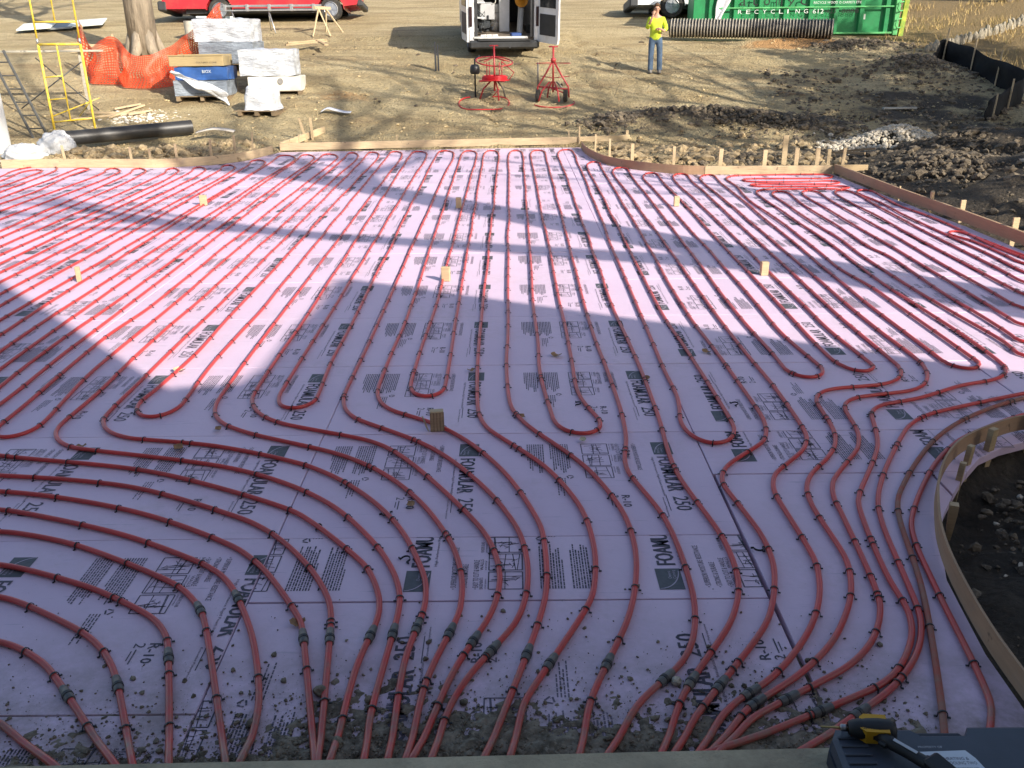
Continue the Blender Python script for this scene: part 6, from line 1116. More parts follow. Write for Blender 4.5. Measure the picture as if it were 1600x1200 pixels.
# ================================================================== red pipe decoilers
REDM = mat('red_enamel_steel', (0.42, 0.030, 0.035), .4, .25, 8, dirt=(.25, .06, .05)); REDC = mat('bright_red_coil', (0.62, 0.022, 0.028), .35, .15, 8); STEEL = mat('dull_steel', (.20, .19, .18), .5, .2, 10, metal=.6)
def reel(label, x, y, rz, coil, wheels):
    t = thing('pipe_reel', label, 'pipe reel', (x, y, gz(x, y)), rz, 'red pipe reels on the dirt')
    hz = .52
    for k in range(3 if not wheels else 4):                      # legs
        a = 2 * math.pi * k / (3 if not wheels else 4) + .5
        q = MB(); q.tube([(.10 * math.cos(a), .10 * math.sin(a), hz), (.32 * math.cos(a), .32 * math.sin(a), .30), (.42 * math.cos(a), .42 * math.sin(a), .03)], .022, 7); q.build('leg', REDM if k else STEEL, t, 'all')
    q = MB(); q.tube([(0, 0, .25), (0, 0, 1.42)], .026, 8); q.build('axle', REDM, t, 'all')
    q = MB(); q.tube([(-.12, 0, 1.42), (.12, 0, 1.42)], .018, 7); q.build('tee_handle', REDM, t, 'all')
    if coil:
        for k in range(4):
            a = math.pi / 2 * k + .3
            q = MB(); q.tube([(0, 0, hz), (.48 * math.cos(a), .48 * math.sin(a), hz)], .018, 6); q.build('spoke', REDM, t, 'all')
            q = MB(); q.tube([(.24 * math.cos(a), .24 * math.sin(a), hz), (.24 * math.cos(a), .24 * math.sin(a), hz + .48)], .014, 6); q.build('guide_post', REDM, t, 'all')
            a2 = a + .4; q = MB(); q.tube([(.02 * math.cos(a2), .02 * math.sin(a2), 1.12), (.49 * math.cos(a2), .49 * math.sin(a2), 1.02)], .014, 6); q.build('top_arm', REDM, t, 'all')
        q = MB(); q.ring((0, 0, 1.02), .49, .019, 36, 6, Matrix.Rotation(R(13), 3, 'X')); q.build('top_hoop', REDM, t, 'all')
        q = MB()
        for k in range(9): q.ring((tr.uniform(-.01, .01), tr.uniform(-.01, .01), hz + .03 + .024 * (k % 5)), .30 + .027 * (k // 5) + tr.uniform(-.006, .006), .0145, 40, 6)
        q.build('pipe_coil', REDC, t, 'all')
        q = MB(); q.lathe([(.05, hz + .01), (.40, hz + .005), (.42, hz + .02), (.40, hz + .025), (.05, hz + .028)], 28); q.build('turntable', REDC, t, 'all')
        q = MB(); q.tube([(.40, 0, hz), (.56, .03, .72), (.20, 0, 1.02)], .016, 6); q.build('brace', REDM, t, 'all')
    else:
        q = MB(); q.ring((0, 0, 1.0), .46, .008, 36, 5); q.build('top_hoop', REDM, t, 'all')
        for sx in (-.40, .42):
            q = MB(); q.tube([(0, 0, 1.08), (sx * .5, -.05, .72), (sx, -.10, .40), (sx * 1.05, -.1, .12)], .024, 7); q.build('frame_arm', REDM, t, 'all')
        q = MB(); q.tube([(-.36, -.10, .40), (.40, -.10, .34)], .022, 7); q.tube([(-.2, -.1, .42), (.38, -.15, .22)], .018, 6); q.build('cross_bar', REDM, t, 'all')
        q = MB(); q.tube([(-.42, .1, .30), (-.42, .1, 1.02)], .020, 7); q.build('guide_post', STEEL, t, 'all')
        for k in range(3):
            a = k * 2.1 + .4; q = MB(); q.tube([(0, 0, .62), (.46 * math.cos(a), .46 * math.sin(a), .66)], .012, 5); q.build('spoke', REDM, t, 'all')
        q = MB(); q.lathe([(.0, -.05), (.06, -.05), (.07, 0), (.06, .05), (0, .05)], 12, Matrix.Translation((0, 0, 1.08))); q.build('hub', REDM, t, 'all')
    if wheels:
        for sx in (-.40, .34):
            M = Matrix.Translation((sx, -.06, .17)) @ Matrix.Rotation(R(90), 4, 'Y')
            q = MB(); q.lathe([(.05, -.05), (.15, -.05), (.17, -.03), (.17, .03), (.15, .05), (.05, .05)], 18, M); q.build('wheel', BLACKR, t, True)
    t.scale = (.92, .92, .90)
    return t
reel('red pipe reel holding a bright red coil in front of the open van', -.36, 23.05, .3, True, False)
reel('empty red pipe reel on two wheels beside the one with the coil', 1.08, 22.9, -.15, False, True)
q = MB(); pts = []
for k in range(40):
    a = 2 * math.pi * k / 46 + 2.2; xx, yy = -.62 + .62 * math.cos(a), 22.75 + .60 * math.sin(a); pts.append((xx, yy, gz(xx, yy) + .03 + .02 * math.sin(3 * a)))
pts.append((-.25, 22.95, gz(-.25, 22.95) + .30)); q.tube(pts, .0135, 6)
tag(q.build('pipe_offcut', REDC, None, 'all'), 'loose red pipe loop on the dirt at the foot of the coiled reel', 'pipe')
q = MB(); pts = []
for k in range(22):
    a = -2.7 + 2.9 * k / 21; xx, yy = 1.08 + .52 * math.cos(a), 22.75 + .42 * math.sin(a); pts.append((xx, yy, gz(xx, yy) + .03))
q.tube(pts, .016, 6); tag(q.build('pipe_offcut', REDM, None, 'all'), 'dull red pipe arc on the dirt under the empty reel', 'pipe')
q = MB(); q.lathe([(0, 0), (.10, .0), (.125, .05), (.12, .16), (.09, .22), (0, .23)], 14, Matrix.Translation((-.85, 23.35, gz(-.85, 23.35) + .55))); q.tube([(-.85, 23.35, gz(-.85, 23.35)), (-.85, 23.35, gz(-.85, 23.35) + .9), (-.72, 23.3, gz(-.85, 23.35) + .98)], .02, 6)
tag(q.build('power_unit', mat('black_power_unit', (.02, .022, .025), .4, .3, 9), None, 'all'), 'black power unit on a stand left of the coiled reel', 'machine')
# steel post
sp_ = thing('steel_post', 'short dark steel post standing in the van shadow', 'post', (-1.98, 25.75, gz(-1.98, 25.75)))
q = MB(); q.box((-.03, 0, .38), (.05, .05, .78)); q.build('bar', DARKPL, sp_); q = MB(); q.box((.045, 0, .34), (.045, .06, .70)); q.build('bar', DARKPL, sp_); q = MB(); q.box((0, 0, .45), (.09, .02, .06)); q.build('plate', STEEL, sp_)

# ================================================================== wrapped crates, pallets
WRAP = mat('grey_stretch_wrap', (.50, .525, .56), .25, .3, 3.2, .7, 9, stretch=(1, 1, 3.5), bdist=.05); WRAPD = mat('dark_stretch_wrap', (.23, .265, .31), .28, .35, 3.0, .7, 9, stretch=(1, 1, 3.5), bdist=.05)
WRAPW = mat('white_stretch_wrap', (.72, .74, .77), .3, .12, 3.2, .7, 9, stretch=(1, 1, 3), bdist=.05); BLUEW = mat('blue_carton', (.035, .10, .30), .35, .25, 4, .4, 9); PLY = wood_mat('plywood', (.42, .32, .16), .25); PALL = wood_mat('grey_pallet_wood', (.30, .22, .13))
CARD = mat('cream_carton', (.64, .62, .54), .8, .12, 4); STRAP = mat('strap', (.05, .05, .05), .5)
def crumpled_box(w, d, h, amp=.02, sc=2.6, n=9, seed=0):
    """box of n x n faces whose sheets ripple like stretch wrap"""
    mb = MB()
    def side(o, ux, vx, lu, lv):
        def f(u, v):
            p = Vector(o) + Vector(ux) * u * lu + Vector(vx) * v * lv
            q = p * sc + Vector((seed, 0, 0))
            e = min(u, v, 1 - u, 1 - v); k = min(1, e * 6)
            return p + Vector((noise.noise(q), noise.noise(q + Vector((9, 0, 0))), noise.noise(q + Vector((0, 9, 0))))) * amp * (.35 + .65 * k)
        mb.grid(f, n, n)
    side((-w / 2, -d / 2, 0), (1, 0, 0), (0, 0, 1), w, h); side((w / 2, -d / 2, 0), (0, 1, 0), (0, 0, 1), d, h)
    side((w / 2, d / 2, 0), (-1, 0, 0), (0, 0, 1), w, h); side((-w / 2, d / 2, 0), (0, -1, 0), (0, 0, 1), d, h)
    side((-w / 2, -d / 2, h), (1, 0, 0), (0, 1, 0), w, d)
    return mb
def crate(label, x, y, z, w, d, h, rz, m, pallet=0.0, cat='crate', extra=None, amp=.045, seed=0):
    t = thing('wrapped_crate', label, cat, (x, y, z), rz, 'wrapped crates stacked by the tree')
    if pallet:
        for k in range(3):
            q = MB(); q.box((-w / 2 + .06 + k * (w - .12) / 2, 0, pallet * .4), (.09, d, pallet * .8)); q.build('pallet_runner', PALL, t)
        for k in range(6):
            q = MB(); q.box((0, -d / 2 + .06 + k * (d - .12) / 5, pallet * .9), (w, .09, pallet * .2)); q.build('pallet_slat', PALL, t)
    q = crumpled_box(w, d, h, amp, 3.4, 18, seed)
    o = q.build('wrapped_load', m, t, 'all'); o.location = (0, 0, pallet)
    if extra: extra(t, w, d, h, pallet)
    return t
def print_on(txt, tw, th, zc, m=BPAINT):
    def f(t, w, d, h, p):
        q = MB(); put_text(q, txt, Matrix.Translation((-tw / 2 + w * .12, -d / 2 - .035, p + h * zc)) @ XZf, tw, th); q.build('lettering', m, t)
    return f
za = gz(-7.7, 23.4)
crate('grey wrapped crate on a pallet, bottom of the stack beside the orange netting', -7.66, 23.55, za - .02, 1.30, 1.0, .36, R(3), WRAPD, .12, 'crate', print_on('HANDLE WITH CARE', .6, .035, .12), .035, 1)
crate('blue wrapped crate under the plywood box beside the orange netting', -7.62, 23.6, za + .47, 1.28, .98, .30, R(2), BLUEW, 0, 'crate', print_on('BIOX', .22, .07, .55, WPAINT), .04, 2)
t = thing('plywood_box', 'low plywood box on top of the blue crate beside the netting', 'box', (-7.72, 23.6, za + .79), R(3))
q = MB(); q.box((0, 0, .12), (1.32, .95, .24), 0, None, .01); q.build('box', PLY, t)
for yy in (-.46, .40): MB().box((0, yy, .253), (1.34, .06, .02)).build('lid_batten', PLY, t)
q = MB(); put_text(q, 'CULTURED STONE', Matrix.Translation((.0, -.478, .07)) @ XZf, .5, .035); q.build('lettering', BPAINT, t)
q = MB()
def wrapfn(u, v): return Vector((-8.28 + 1.35 * u + .03 * math.sin(9 * v), 22.98 - .05 - .04 * math.sin(8 * u + 5 * v) - .10 * u, za + .72 - .50 * u - (.10 + .22 * u) * v + .02 * math.sin(11 * u) + .06 * noise.noise(Vector((u * 6, v * 3, 8)))))
q.grid(wrapfn, 30, 9); o = q.build('torn_wrap', WRAPW, None, 'all'); o.modifiers.new('thick', 'SOLIDIFY').thickness = .004
tag(o, 'torn strip of white plastic wrap draped across the front crates', 'plastic wrap')
zb = gz(-7.6, 26.5)
crate('dark grey wrapped crate at the back of the group, under a pale one', -7.72, 26.4, zb - .02, 1.50, 1.1, .55, R(-2), WRAPD, .13, 'crate', None, .035, 3)
crate('pale grey wrapped crate topping the rear stack by the orange netting', -7.80, 26.45, zb + .67, 1.56, 1.05, .58, R(-2), WRAP, 0, 'crate', None, .055, 4)
zc = gz(-6, 23.9)
t = crate('cream crate with a round black stamp under the right-hand wrapped crate', -5.98, 24.1, zc - .04, 1.32, .95, .34, R(5), CARD, .10, 'crate', None, .008, 5)
q = MB(); q.add([Vector((.15 + .07 * math.cos(a), -.50, .33 + .08 * math.sin(a))) for a in np.linspace(0, 6.28, 13)[:-1]], [tuple(range(12))]); q.build('round_stamp', mat('faded_black_stamp', (.22, .21, .20), .7), t)
crate('big grey wrapped crate on the cream one, right end of the stacks', -6.14, 24.15, zc + .42, 1.36, 1.0, .62, R(4), WRAP, 0, 'crate', None, .07, 6)
zd = gz(-5.9, 22.1)
t = thing('wrapped_bundle', 'white plastic-wrapped bundle on a small pallet, front of the crate group', 'bundle', (-5.92, 22.25, zd - .02), R(-8))
for k in range(3):
    q = MB(); q.box((-.45 + .42 * k, 0, .05), (.09, .8, .09)); q.build('pallet_runner', PALL, t)
for k in range(4):
    q = MB(); q.box((-.08, -.33 + .22 * k, .11), (1.05, .11, .022)); q.build('pallet_slat', PALL, t)
q = MB()
def bagfn(u, v):
    a = 2 * math.pi * u; sq = 1 / max(abs(math.cos(a)), abs(math.sin(a))) ** .55
    r = (.40 - .05 * v) * sq if v < .85 else (.355 * sq) * max(0.0, (1 - v) / .15)
    flare = .04 * max(0, .2 - v) / .2
    p = Vector(((r + flare) * math.cos(a), (r * .8 + flare) * math.sin(a), .12 + .56 * min(v, .88) / .88 + (.02 if v > .9 else 0)))
    return p + Vector((noise.noise(p * 4), noise.noise(p * 4 + Vector((5, 0, 0))), .6 * noise.noise(p * 5))) * .05
q.grid(bagfn, 33, 16); q.build('plastic_wrap', WRAPW, t, 'all')
# ================================================================== scaffold, ladder, planks on the left
YEL = mat('yellow_scaffold_paint', (.80, .58, .05), .45, .12, 7, dirt=(.74, .62, .30)); GALV = mat('galvanised_steel', (.46, .47, .47), .4, .15, 9, metal=.7); DALU = mat('dark_aluminium', (.10, .10, .095), .5, .3, 9, metal=.3)
zs = .22
sc_ = thing('scaffold_frame', 'yellow tubular scaffold frame with ladder rungs standing at the far left', 'scaffold', (-10.25, 20.64, zs))
def sbar(name, a, b, r=.027, m=YEL): q = MB(); q.tube([a, b], r, 8); return q.build(name, m, sc_, 'all')
sbar('leg', (0, 0, -.02), (0, 0, 1.93)); sbar('leg', (.92, 0, -.02), (.92, 0, 1.93)); sbar('ladder_post', (.40, 0, .32), (.40, 0, 1.93), .017)
sbar('top_rail', (0, 0, 1.93), (.92, 0, 1.93)); sbar('bottom_rail', (0, 0, .30), (.92, 0, .38), .018)
for z in (.78, 1.25): sbar('rung', (0, 0, z), (.40, 0, z + .03), .014)
sbar('brace', (0, 0, .42), (.92, .5, .78), .014); sbar('brace', (.92, 0, .75), (.2, .9, .35), .014)
sbar('coupling_pin', (0, 0, 1.93), (0, 0, 2.05), .024, GALV); sbar('coupling_pin', (.92, 0, 1.93), (.92, 0, 2.05), .024, GALV)
sc2 = thing('scaffold_frame', 'upper yellow scaffold frame cut off by the top edge, far left', 'scaffold', (-10.25, 20.64, zs + 2.05))
for nm, a, b, r in (('leg', (0, 0, 0), (0, 0, 1.9), .021), ('leg', (.92, 0, 0), (.92, 0, 1.9), .021), ('bottom_rail', (0, 0, .33), (.92, 0, .33), .021), ('ladder_post', (.46, 0, .33), (.46, 0, 1.9), .017), ('top_rail', (0, 0, 1.9), (.92, 0, 1.9), .021)):
    q = MB(); q.tube([a, b], r, 8); q.build(nm, YEL, sc2, 'all')
q = MB(); q.tube([(-11.4, 21.6, .75), (-9.95, 21.9, 1.75)], .014, 6); q.tube([(-11.0, 21.9, 1.85), (-9.6, 21.6, .70)], .014, 6); tag(q.build('cross_brace', DALU, None, 'all'), 'dark crossed scaffold brace behind the yellow frame', 'brace')
ld = thing('ladder', 'dark aluminium ladder leaning at the far left beside the scaffold', 'ladder', (-10.66, 20.45, .18))
for dx in (0, .34):
    q = MB(); q.tube([(dx, 0, 0), (dx - .80, .35, 1.85)], .032, 6); q.build('rail', DALU, ld)
for k in range(6):
    t_ = .12 + k * .15; q = MB(); q.tube([(-.80 * t_, .35 * t_, 1.85 * t_), (.34 - .80 * t_, .35 * t_, 1.85 * t_)], .015, 6); q.build('rung', DALU, ld)
q = MB(); q.box((-11.55, 22.6, 1.98), (3.6, .20, .045), .02, None, .006); q.box((-12.9, 22.6, 1.3), (.06, .06, 1.4)); q.box((-10.3, 22.65, 1.3), (.06, .06, 1.4)); tag(q.build('plank', wood_mat('bleached_plank', (.56, .52, .42)), None), 'bleached plank on trestle legs behind the yellow scaffold', 'plank')
q = MB(); q.box((-11.3, 19.02, .62), (1.76, .05, 1.24), 0, None, .004); tag(q.build('white_panel', mat('white_panel_sheet', (.60, .61, .60), .6, .06, 3), None), 'white panel standing upright, cut by the left edge', 'panel')
wb_ = thing('tarp_bundle', 'crumpled white plastic tarp bundle beside the smooth black drain pipe', 'tarp', (-9.35, 18.3, .0))
def blob(cx, cy, cz, rx, ry, rz_, seed):
    def f(u, v):
        th = 2 * math.pi * u; ph = math.pi * v
        d = Vector((math.sin(ph) * math.cos(th), math.sin(ph) * math.sin(th), math.cos(ph)))
        k = 1 + .24 * noise.noise(d * 2.2 + Vector((seed, 0, 0))) + .16 * abs(noise.noise(d * 5 + Vector((seed, 3, 0)))) + .10 * abs(noise.noise(d * 11 + Vector((seed, 7, 0))))
        return Vector((cx + d.x * rx * k, cy + d.y * ry * k, max(cz + d.z * rz_ * k, .01)))
    return f
TARPW = mat('white_tarp', (.56, .57, .58), .45, .12, 5, .8, 12, bdist=.04)
q = MB(); q.grid(blob(.22, .1, .24, .32, .28, .28, 1), 57, 33); q.build('ball', TARPW, wb_, 'all')
q = MB(); q.grid(blob(-.30, -.25, .12, .38, .30, .20, 5), 57, 33); q.build('fold', TARPW, wb_, 'all')
q = MB(); q.grid(lambda u, v: Vector((-.75 + 1.3 * u, -.62 + .5 * v, .03 + .07 * abs(noise.noise(Vector((u * 4, v * 4, 2)))))), 16, 9); o = q.build('skirt', TARPW, wb_, 'all')
# lumber scraps
def sticks(label, cx, cy, items, m, cat='lumber', lift=.03):
    t = thing('lumber_scrap', label, cat, (cx, cy, 0))
    for (x0, y0, x1, y1, w) in items:
        q = MB(); a = Vector((x0, y0, gz(cx + x0, cy + y0) + lift)); b = Vector((x1, y1, gz(cx + x1, cy + y1) + lift)); d = b - a
        q.box((a + b) / 2, (d.length, w, .04), 0, d.to_track_quat('X', 'Z').to_matrix()); q.build('stick', m, t); lift += .008
    return t
sticks('yellow lumber offcuts nailed together behind the drain pipe', -9.3, 21.9, [(-1.1, -.2, .6, .5, .07), (-.9, .35, .55, .25, .06), (-.2, -.1, .3, .9, .06), (.2, .1, .65, .45, .09), (-.3, .55, .2, .95, .07)], PINE2)
sticks('flat lumber rack of yellow slats lying left of the orange netting', -13.3, 29.3, [(-.9, -.3, .5, .5, .09)] + [(-.1, -.4 + .22 * k, 1.1, -.3 + .22 * k, .06) for k in range(6)] + [(1.1, -.5, 1.2, 1.0, .07)], PINE2)
sticks('broken sticks poking out of the dark soil behind the right corner form', 6.3, 16.6, [(-.3, .6, .1, -.3, .03), (-.1, .5, .35, -.1, .03)], PINED, 'stick', .10)
sticks('grey weathered board lying on the dark dirt at right', 9.3, 22.0, [(-.38, 0, .42, .02, .12)], mat('grey_board', (.42, .40, .35), .8), 'board')
sticks('thin pale stick lying on the dirt below the corrugated pipe', 7.1, 23.3, [(-.35, .2, .3, -.15, .04)], PINED, 'stick')
sticks('brown lumber offcuts behind the right-hand wrapped crate', -6.2, 28.6, [(-.5, -.2, .6, .5, .12), (.3, .6, .75, -.3, .12), (-.5, .1, .5, .7, .10)], PINE, 'lumber', .25)
# flat sheets, bucket, trim pieces
for i, (x, y, w, m_, lab) in enumerate(((-16.6, 33.6, 1.1, WPAINT, 'white insulation sheet on the dirt, nearer of two at the top left'), (-15.1, 34.3, 1.15, WPAINT, 'white insulation sheet on the dirt, farther of two at the top left'), (-15.85, 33.95, .8, mat('grey_sheet', (.22, .24, .25), .6), 'grey sheet lying between two white sheets at the top left'))):
    q = MB(); q.box((0, 0, 0), (w, 1.3, .05), 0, None, .004); o = q.build('foam_sheet', m_, None); o.location = (x, y, gz(x, y) + .16 - .04 * (i == 2)); o.rotation_euler = (R(9), R(-4), R(14)); tag(o, lab, 'sheet')
bk = thing('bucket', 'beige cylindrical bin standing by the tree trunk', 'bucket', (-10.45, 31.4, gz(-10.45, 31.4)))
q = MB(); q.lathe([(0, .0), (.19, .0), (.215, .02), (.225, .56), (.21, .56), (.20, .04), (0, .04)], 22); q.build('shell', mat('beige_bin', (.46, .44, .38), .6, .12), bk, True); q = MB(); q.ring((0, 0, .56), .222, .012, 24, 6); q.build('rim', mat('beige_bin_rim', (.5, .48, .42), .6), bk, 'all')
br = thing('bending_brake', 'long silver sheet-metal brake on trestle legs in front of the red pickup', 'machine', (-8.7, 32.6, gz(-8.7, 32.6)))
q = MB(); q.box((.6, 0, .86), (3.5, .10, .07), 0, None, .01); q.build('rail', GALV, br); q = MB(); q.box((.6, -.1, .72), (3.5, .05, .05), 0, None, .01); q.build('rail', GALV, br)
for k in range(5):
    q = MB(); q.box((-.9 + .75 * k, -.05, .80), (.09, .16, .22), 0, None, .01); q.build('clamp', GALV, br)
for x in (-.7, .55):
    for sy in (-1, 1):
        q = MB(); q.tube([(x, 0, .72), (x + .28 * (1 if sy < 0 else -.3), sy * .45, 0.0)], .022, 6); q.build('leg', GALV, br, 'all')
sh_ = thing('sawhorse', 'wooden sawhorse under the end of the silver brake', 'sawhorse', (-6.32, 32.0, gz(-6.32, 32.0)))
q = MB(); q.box((.05, .30, .86), (.09, 1.0, .09), -.35); q.build('beam', PINE2, sh_)
for sx, yy in ((-.30, -.28), (.30, -.28), (-.05, .75), (.62, .70)):
    q = MB(); q.tube([(.0 + .14 * (yy > 0), yy * .55 + .1, .84), (sx + .08, yy, -.03)], .030, 4); q.build('leg', PINE2, sh_)
tm = thing('trim_heap', 'heap of white trim offcuts on the dark bench by the red pickup wheel', 'offcuts', (-9.7, 32.2, gz(-9.7, 32.2)))
for k in range(9):
    q = MB(); q.box((tr.uniform(-.7, .6), tr.uniform(-.2, .2), .42 + .05 * k * .4), (tr.uniform(.2, .5), .10, .06), tr.uniform(-.9, .9), None, .004); q.build('offcut', WPAINT if k % 3 else GALV, tm)
q = MB(); q.box((0, 0, .36), (2.0, .8, .06)); q.box((-.8, 0, .16), (.1, .7, .36)); q.box((.8, 0, .16), (.1, .7, .36)); q.build('bench', DARKPL, tm)
for (x, y, lab, m_, pts) in ((-4.16, 22.1, 'white plastic strip curling on the dirt in front of the crates', WRAPW, [(-.35, 0, .05), (-.2, .02, .12), (0, -.02, .08), (.22, -.12, .04), (.38, -.10, .03)]), (-6.35, 20.1, 'curled pale bark strip on rubble above the left form', mat('pale_bark', (.52, .48, .42), .8), [(-.5, -.1, .18), (-.2, .0, .24), (.1, .03, .22), (.3, .02, .18)])):
    q = MB(); C_ = catm(pts, 5); n = len(C_); z0 = gz(x, y); vs = []
    for p in C_: vs += [Vector((x, y, z0)) + p + Vector((0, -.09, 0)), Vector((x, y, z0)) + p + Vector((0, .09, .03))]
    q.add(vs, [(2 * i, 2 * i + 2, 2 * i + 3, 2 * i + 1) for i in range(n - 1)]); o = q.build('plastic_strip', m_, None, 'all'); o.modifiers.new('thick', 'SOLIDIFY').thickness = .012; tag(o, lab, 'scrap')

# ================================================================== orange netting round the tree
def net_material():
    m, nt, b = new_mat('orange_safety_net'); co = coords(nt, 'UV')
    b.inputs['Base Color'].default_value = (.74, .10, .035, 1); b.inputs['Roughness'].default_value = .5
    tl = N(nt, 'ShaderNodeBsdfTranslucent'); tl.inputs[0].default_value = (.80, .12, .04, 1)
    mx = N(nt, 'ShaderNodeMixShader'); mx.inputs[0].default_value = .35; nt.links.new(b.outputs[0], mx.inputs[1]); nt.links.new(tl.outputs[0], mx.inputs[2])
    tr_ = N(nt, 'ShaderNodeBsdfTransparent'); sx = N(nt, 'ShaderNodeSeparateXYZ'); nt.links.new(co, sx.inputs[0])
    def stripe(s): return mathn(nt, 'GREATER_THAN', mathn(nt, 'FRACT', s, 0), .42)
    hole = mathn(nt, 'MULTIPLY', stripe(sx.outputs[0]), stripe(sx.outputs[1]))
    m2 = N(nt, 'ShaderNodeMixShader'); nt.links.new(mathn(nt, 'MULTIPLY', hole, .8), m2.inputs[0]); nt.links.new(mx.outputs[0], m2.inputs[1]); nt.links.new(tr_.outputs[0], m2.inputs[2])
    nt.links.new(m2.outputs[0], nt.nodes['Material Output'].inputs['Surface']); return m
NET = net_material()
nt_ = thing('safety_netting', 'sagging orange safety netting wrapped round the foot of the tree', 'netting', (0, 0, 0))
NP = catm([(-11.65, 25.9, 1.22), (-11.2, 25.3, .80), (-10.75, 25.0, .92), (-10.35, 24.9, 1.05), (-9.95, 24.7, .72), (-9.35, 24.55, .70), (-8.95, 25.0, .80), (-8.85, 26.2, .85), (-8.75, 27.4, .95), (-8.55, 28.6, 1.25)], 7)
q = MB(); nn = len(NP); rows = 9; uvs = []
for j in range(rows):
    v = j / (rows - 1)
    for i, p in enumerate(NP):
        u = i / (nn - 1); w = Vector((noise.noise(Vector((u * 16, v * 2.2, 1))), noise.noise(Vector((u * 16, v * 2.2, 7))), 0)) * .34 * math.sin(math.pi * min(1, v + .12))
        z = gz(p.x, p.y) - .02 + p.z * 1.15 * v + .13 * noise.noise(Vector((u * 11, v, 4))) * v
        q.v.append((p.x + w.x + .25 * (1 - v) * math.sin(u * 23), p.y + w.y - .30 * (1 - v), max(z - (.30 * (1 - v)) * .0, gz(p.x + w.x, p.y + w.y - .30 * (1 - v)) - .02)))
for j in range(rows - 1):
    for i in range(nn - 1): q.f.append((j * nn + i, j * nn + i + 1, (j + 1) * nn + i + 1, (j + 1) * nn + i)); q.mi.append(0)
me = q.mesh('net', NET, 'all'); uvl = me.uv_layers.new(name='UVMap')
for li, l in enumerate(me.loops): uvl.data[li].uv = ((l.vertex_index % nn) / (nn - 1) * 5.5 / .055, (l.vertex_index // nn) / (rows - 1) * 1.1 / .06)
inst('net', me, nt_)
for (x, y, h) in ((-11.62, 25.95, 1.35), (-10.42, 25.0, 1.3), (-8.6, 28.5, 1.4)):
    q = MB(); q.box((x, y, gz(x, y) + h / 2 - .1), (.05, .03, h)); q.build('post', PINE2, nt_)

# ================================================================== silt fence, stone edging
BLKF = mat('black_silt_fabric', (.007, .007, .008), .9, .3, 5, .4, 12, dirt=(.018, .016, .013))
sf = thing('silt_fence', 'black silt fence on wooden stakes folding back at the right edge', 'fence', (0, 0, 0))
SP = catm([(11.70, 25.9, .12), (11.95, 26.25, .35), (12.25, 26.5, .62), (12.40, 25.6, .60), (12.48, 24.4, .66), (12.55, 22.7, .78), (12.0, 22.1, .62), (11.35, 21.45, .55), (10.95, 21.15, .42)], 6)
q = MB(); nn = len(SP)
for j in range(6):
    v = j / 5
    for i, p in enumerate(SP):
        w = .16 * noise.noise(Vector((i * .45, v * 2, 3))) + .10 * v * noise.noise(Vector((i * .13, 0, 6))); q.v.append((p.x + w, p.y + w * .5, gz(p.x, p.y) - .06 + (p.z * .85 + .06) * v * (1 + .05 * math.sin(i * .75))))
for j in range(5):
    for i in range(nn - 1): q.f.append((j * nn + i, j * nn + i + 1, (j + 1) * nn + i + 1, (j + 1) * nn + i)); q.mi.append(0)
o = q.build('fabric', BLKF, sf, 'all'); o.modifiers.new('thick', 'SOLIDIFY').thickness = .01
for (x, y, h, lx) in ((12.22, 26.42, .85, .06), (12.45, 25.2, .80, .04), (12.50, 23.9, .86, .05), (11.86, 21.9, .70, .03), (11.2, 21.25, .55, .03)):
    q = MB(); b0 = Vector((x - .03, y - .03, gz(x, y) - .1)); q.tube([b0, b0 + Vector((lx, 0, h + .1))], .022, 4); q.build('stake', PINE2, sf)
def rock_mesh(seed, n=9, m=7, rough=.28):
    mb = MB()
    def f(u, v):
        th = 2 * math.pi * u; ph = math.pi * v; d = Vector((math.sin(ph) * math.cos(th), math.sin(ph) * math.sin(th), math.cos(ph)))
        return d * (1 + rough * noise.noise(d * 1.4 + Vector((seed * 3.7, 0, 0))) + rough * .6 * noise.noise(d * 3.3 + Vector((seed, 5, 0))))
    mb.grid(f, n, m); return mb
STONE = mat('pale_fieldstone', (.30, .27, .21), .95, .5, 9, .6, 20, dirt=(.10, .085, .06))
RK = [rock_mesh(s).mesh('stone', STONE) for s in range(6)]
for me in RK: me.polygons.foreach_set('use_smooth', [False] * len(me.polygons))
se = thing('stone_edging', 'row of pale upright fieldstones climbing the grassy bank at top right', 'stone wall', (0, 0, 0))
for k in range(42):
    u = k / 41; x = 12.2 + 6.2 * u + tr.uniform(-.05, .05); y = 27.6 + 5.2 * u ** 1.1 + tr.uniform(-.1, .1)
    s = tr.uniform(.07, .12); inst('stone', RK[k % 6], se, Matrix.Translation((x, y, gz(x, y) + .07)) @ Matrix.Rotation(tr.uniform(0, 6), 4, 'Z') @ Matrix.Rotation(tr.uniform(-.35, .35), 4, 'X') @ Matrix.Diagonal((s * 1.0, s * .8, s * tr.uniform(1.6, 2.4), 1)))

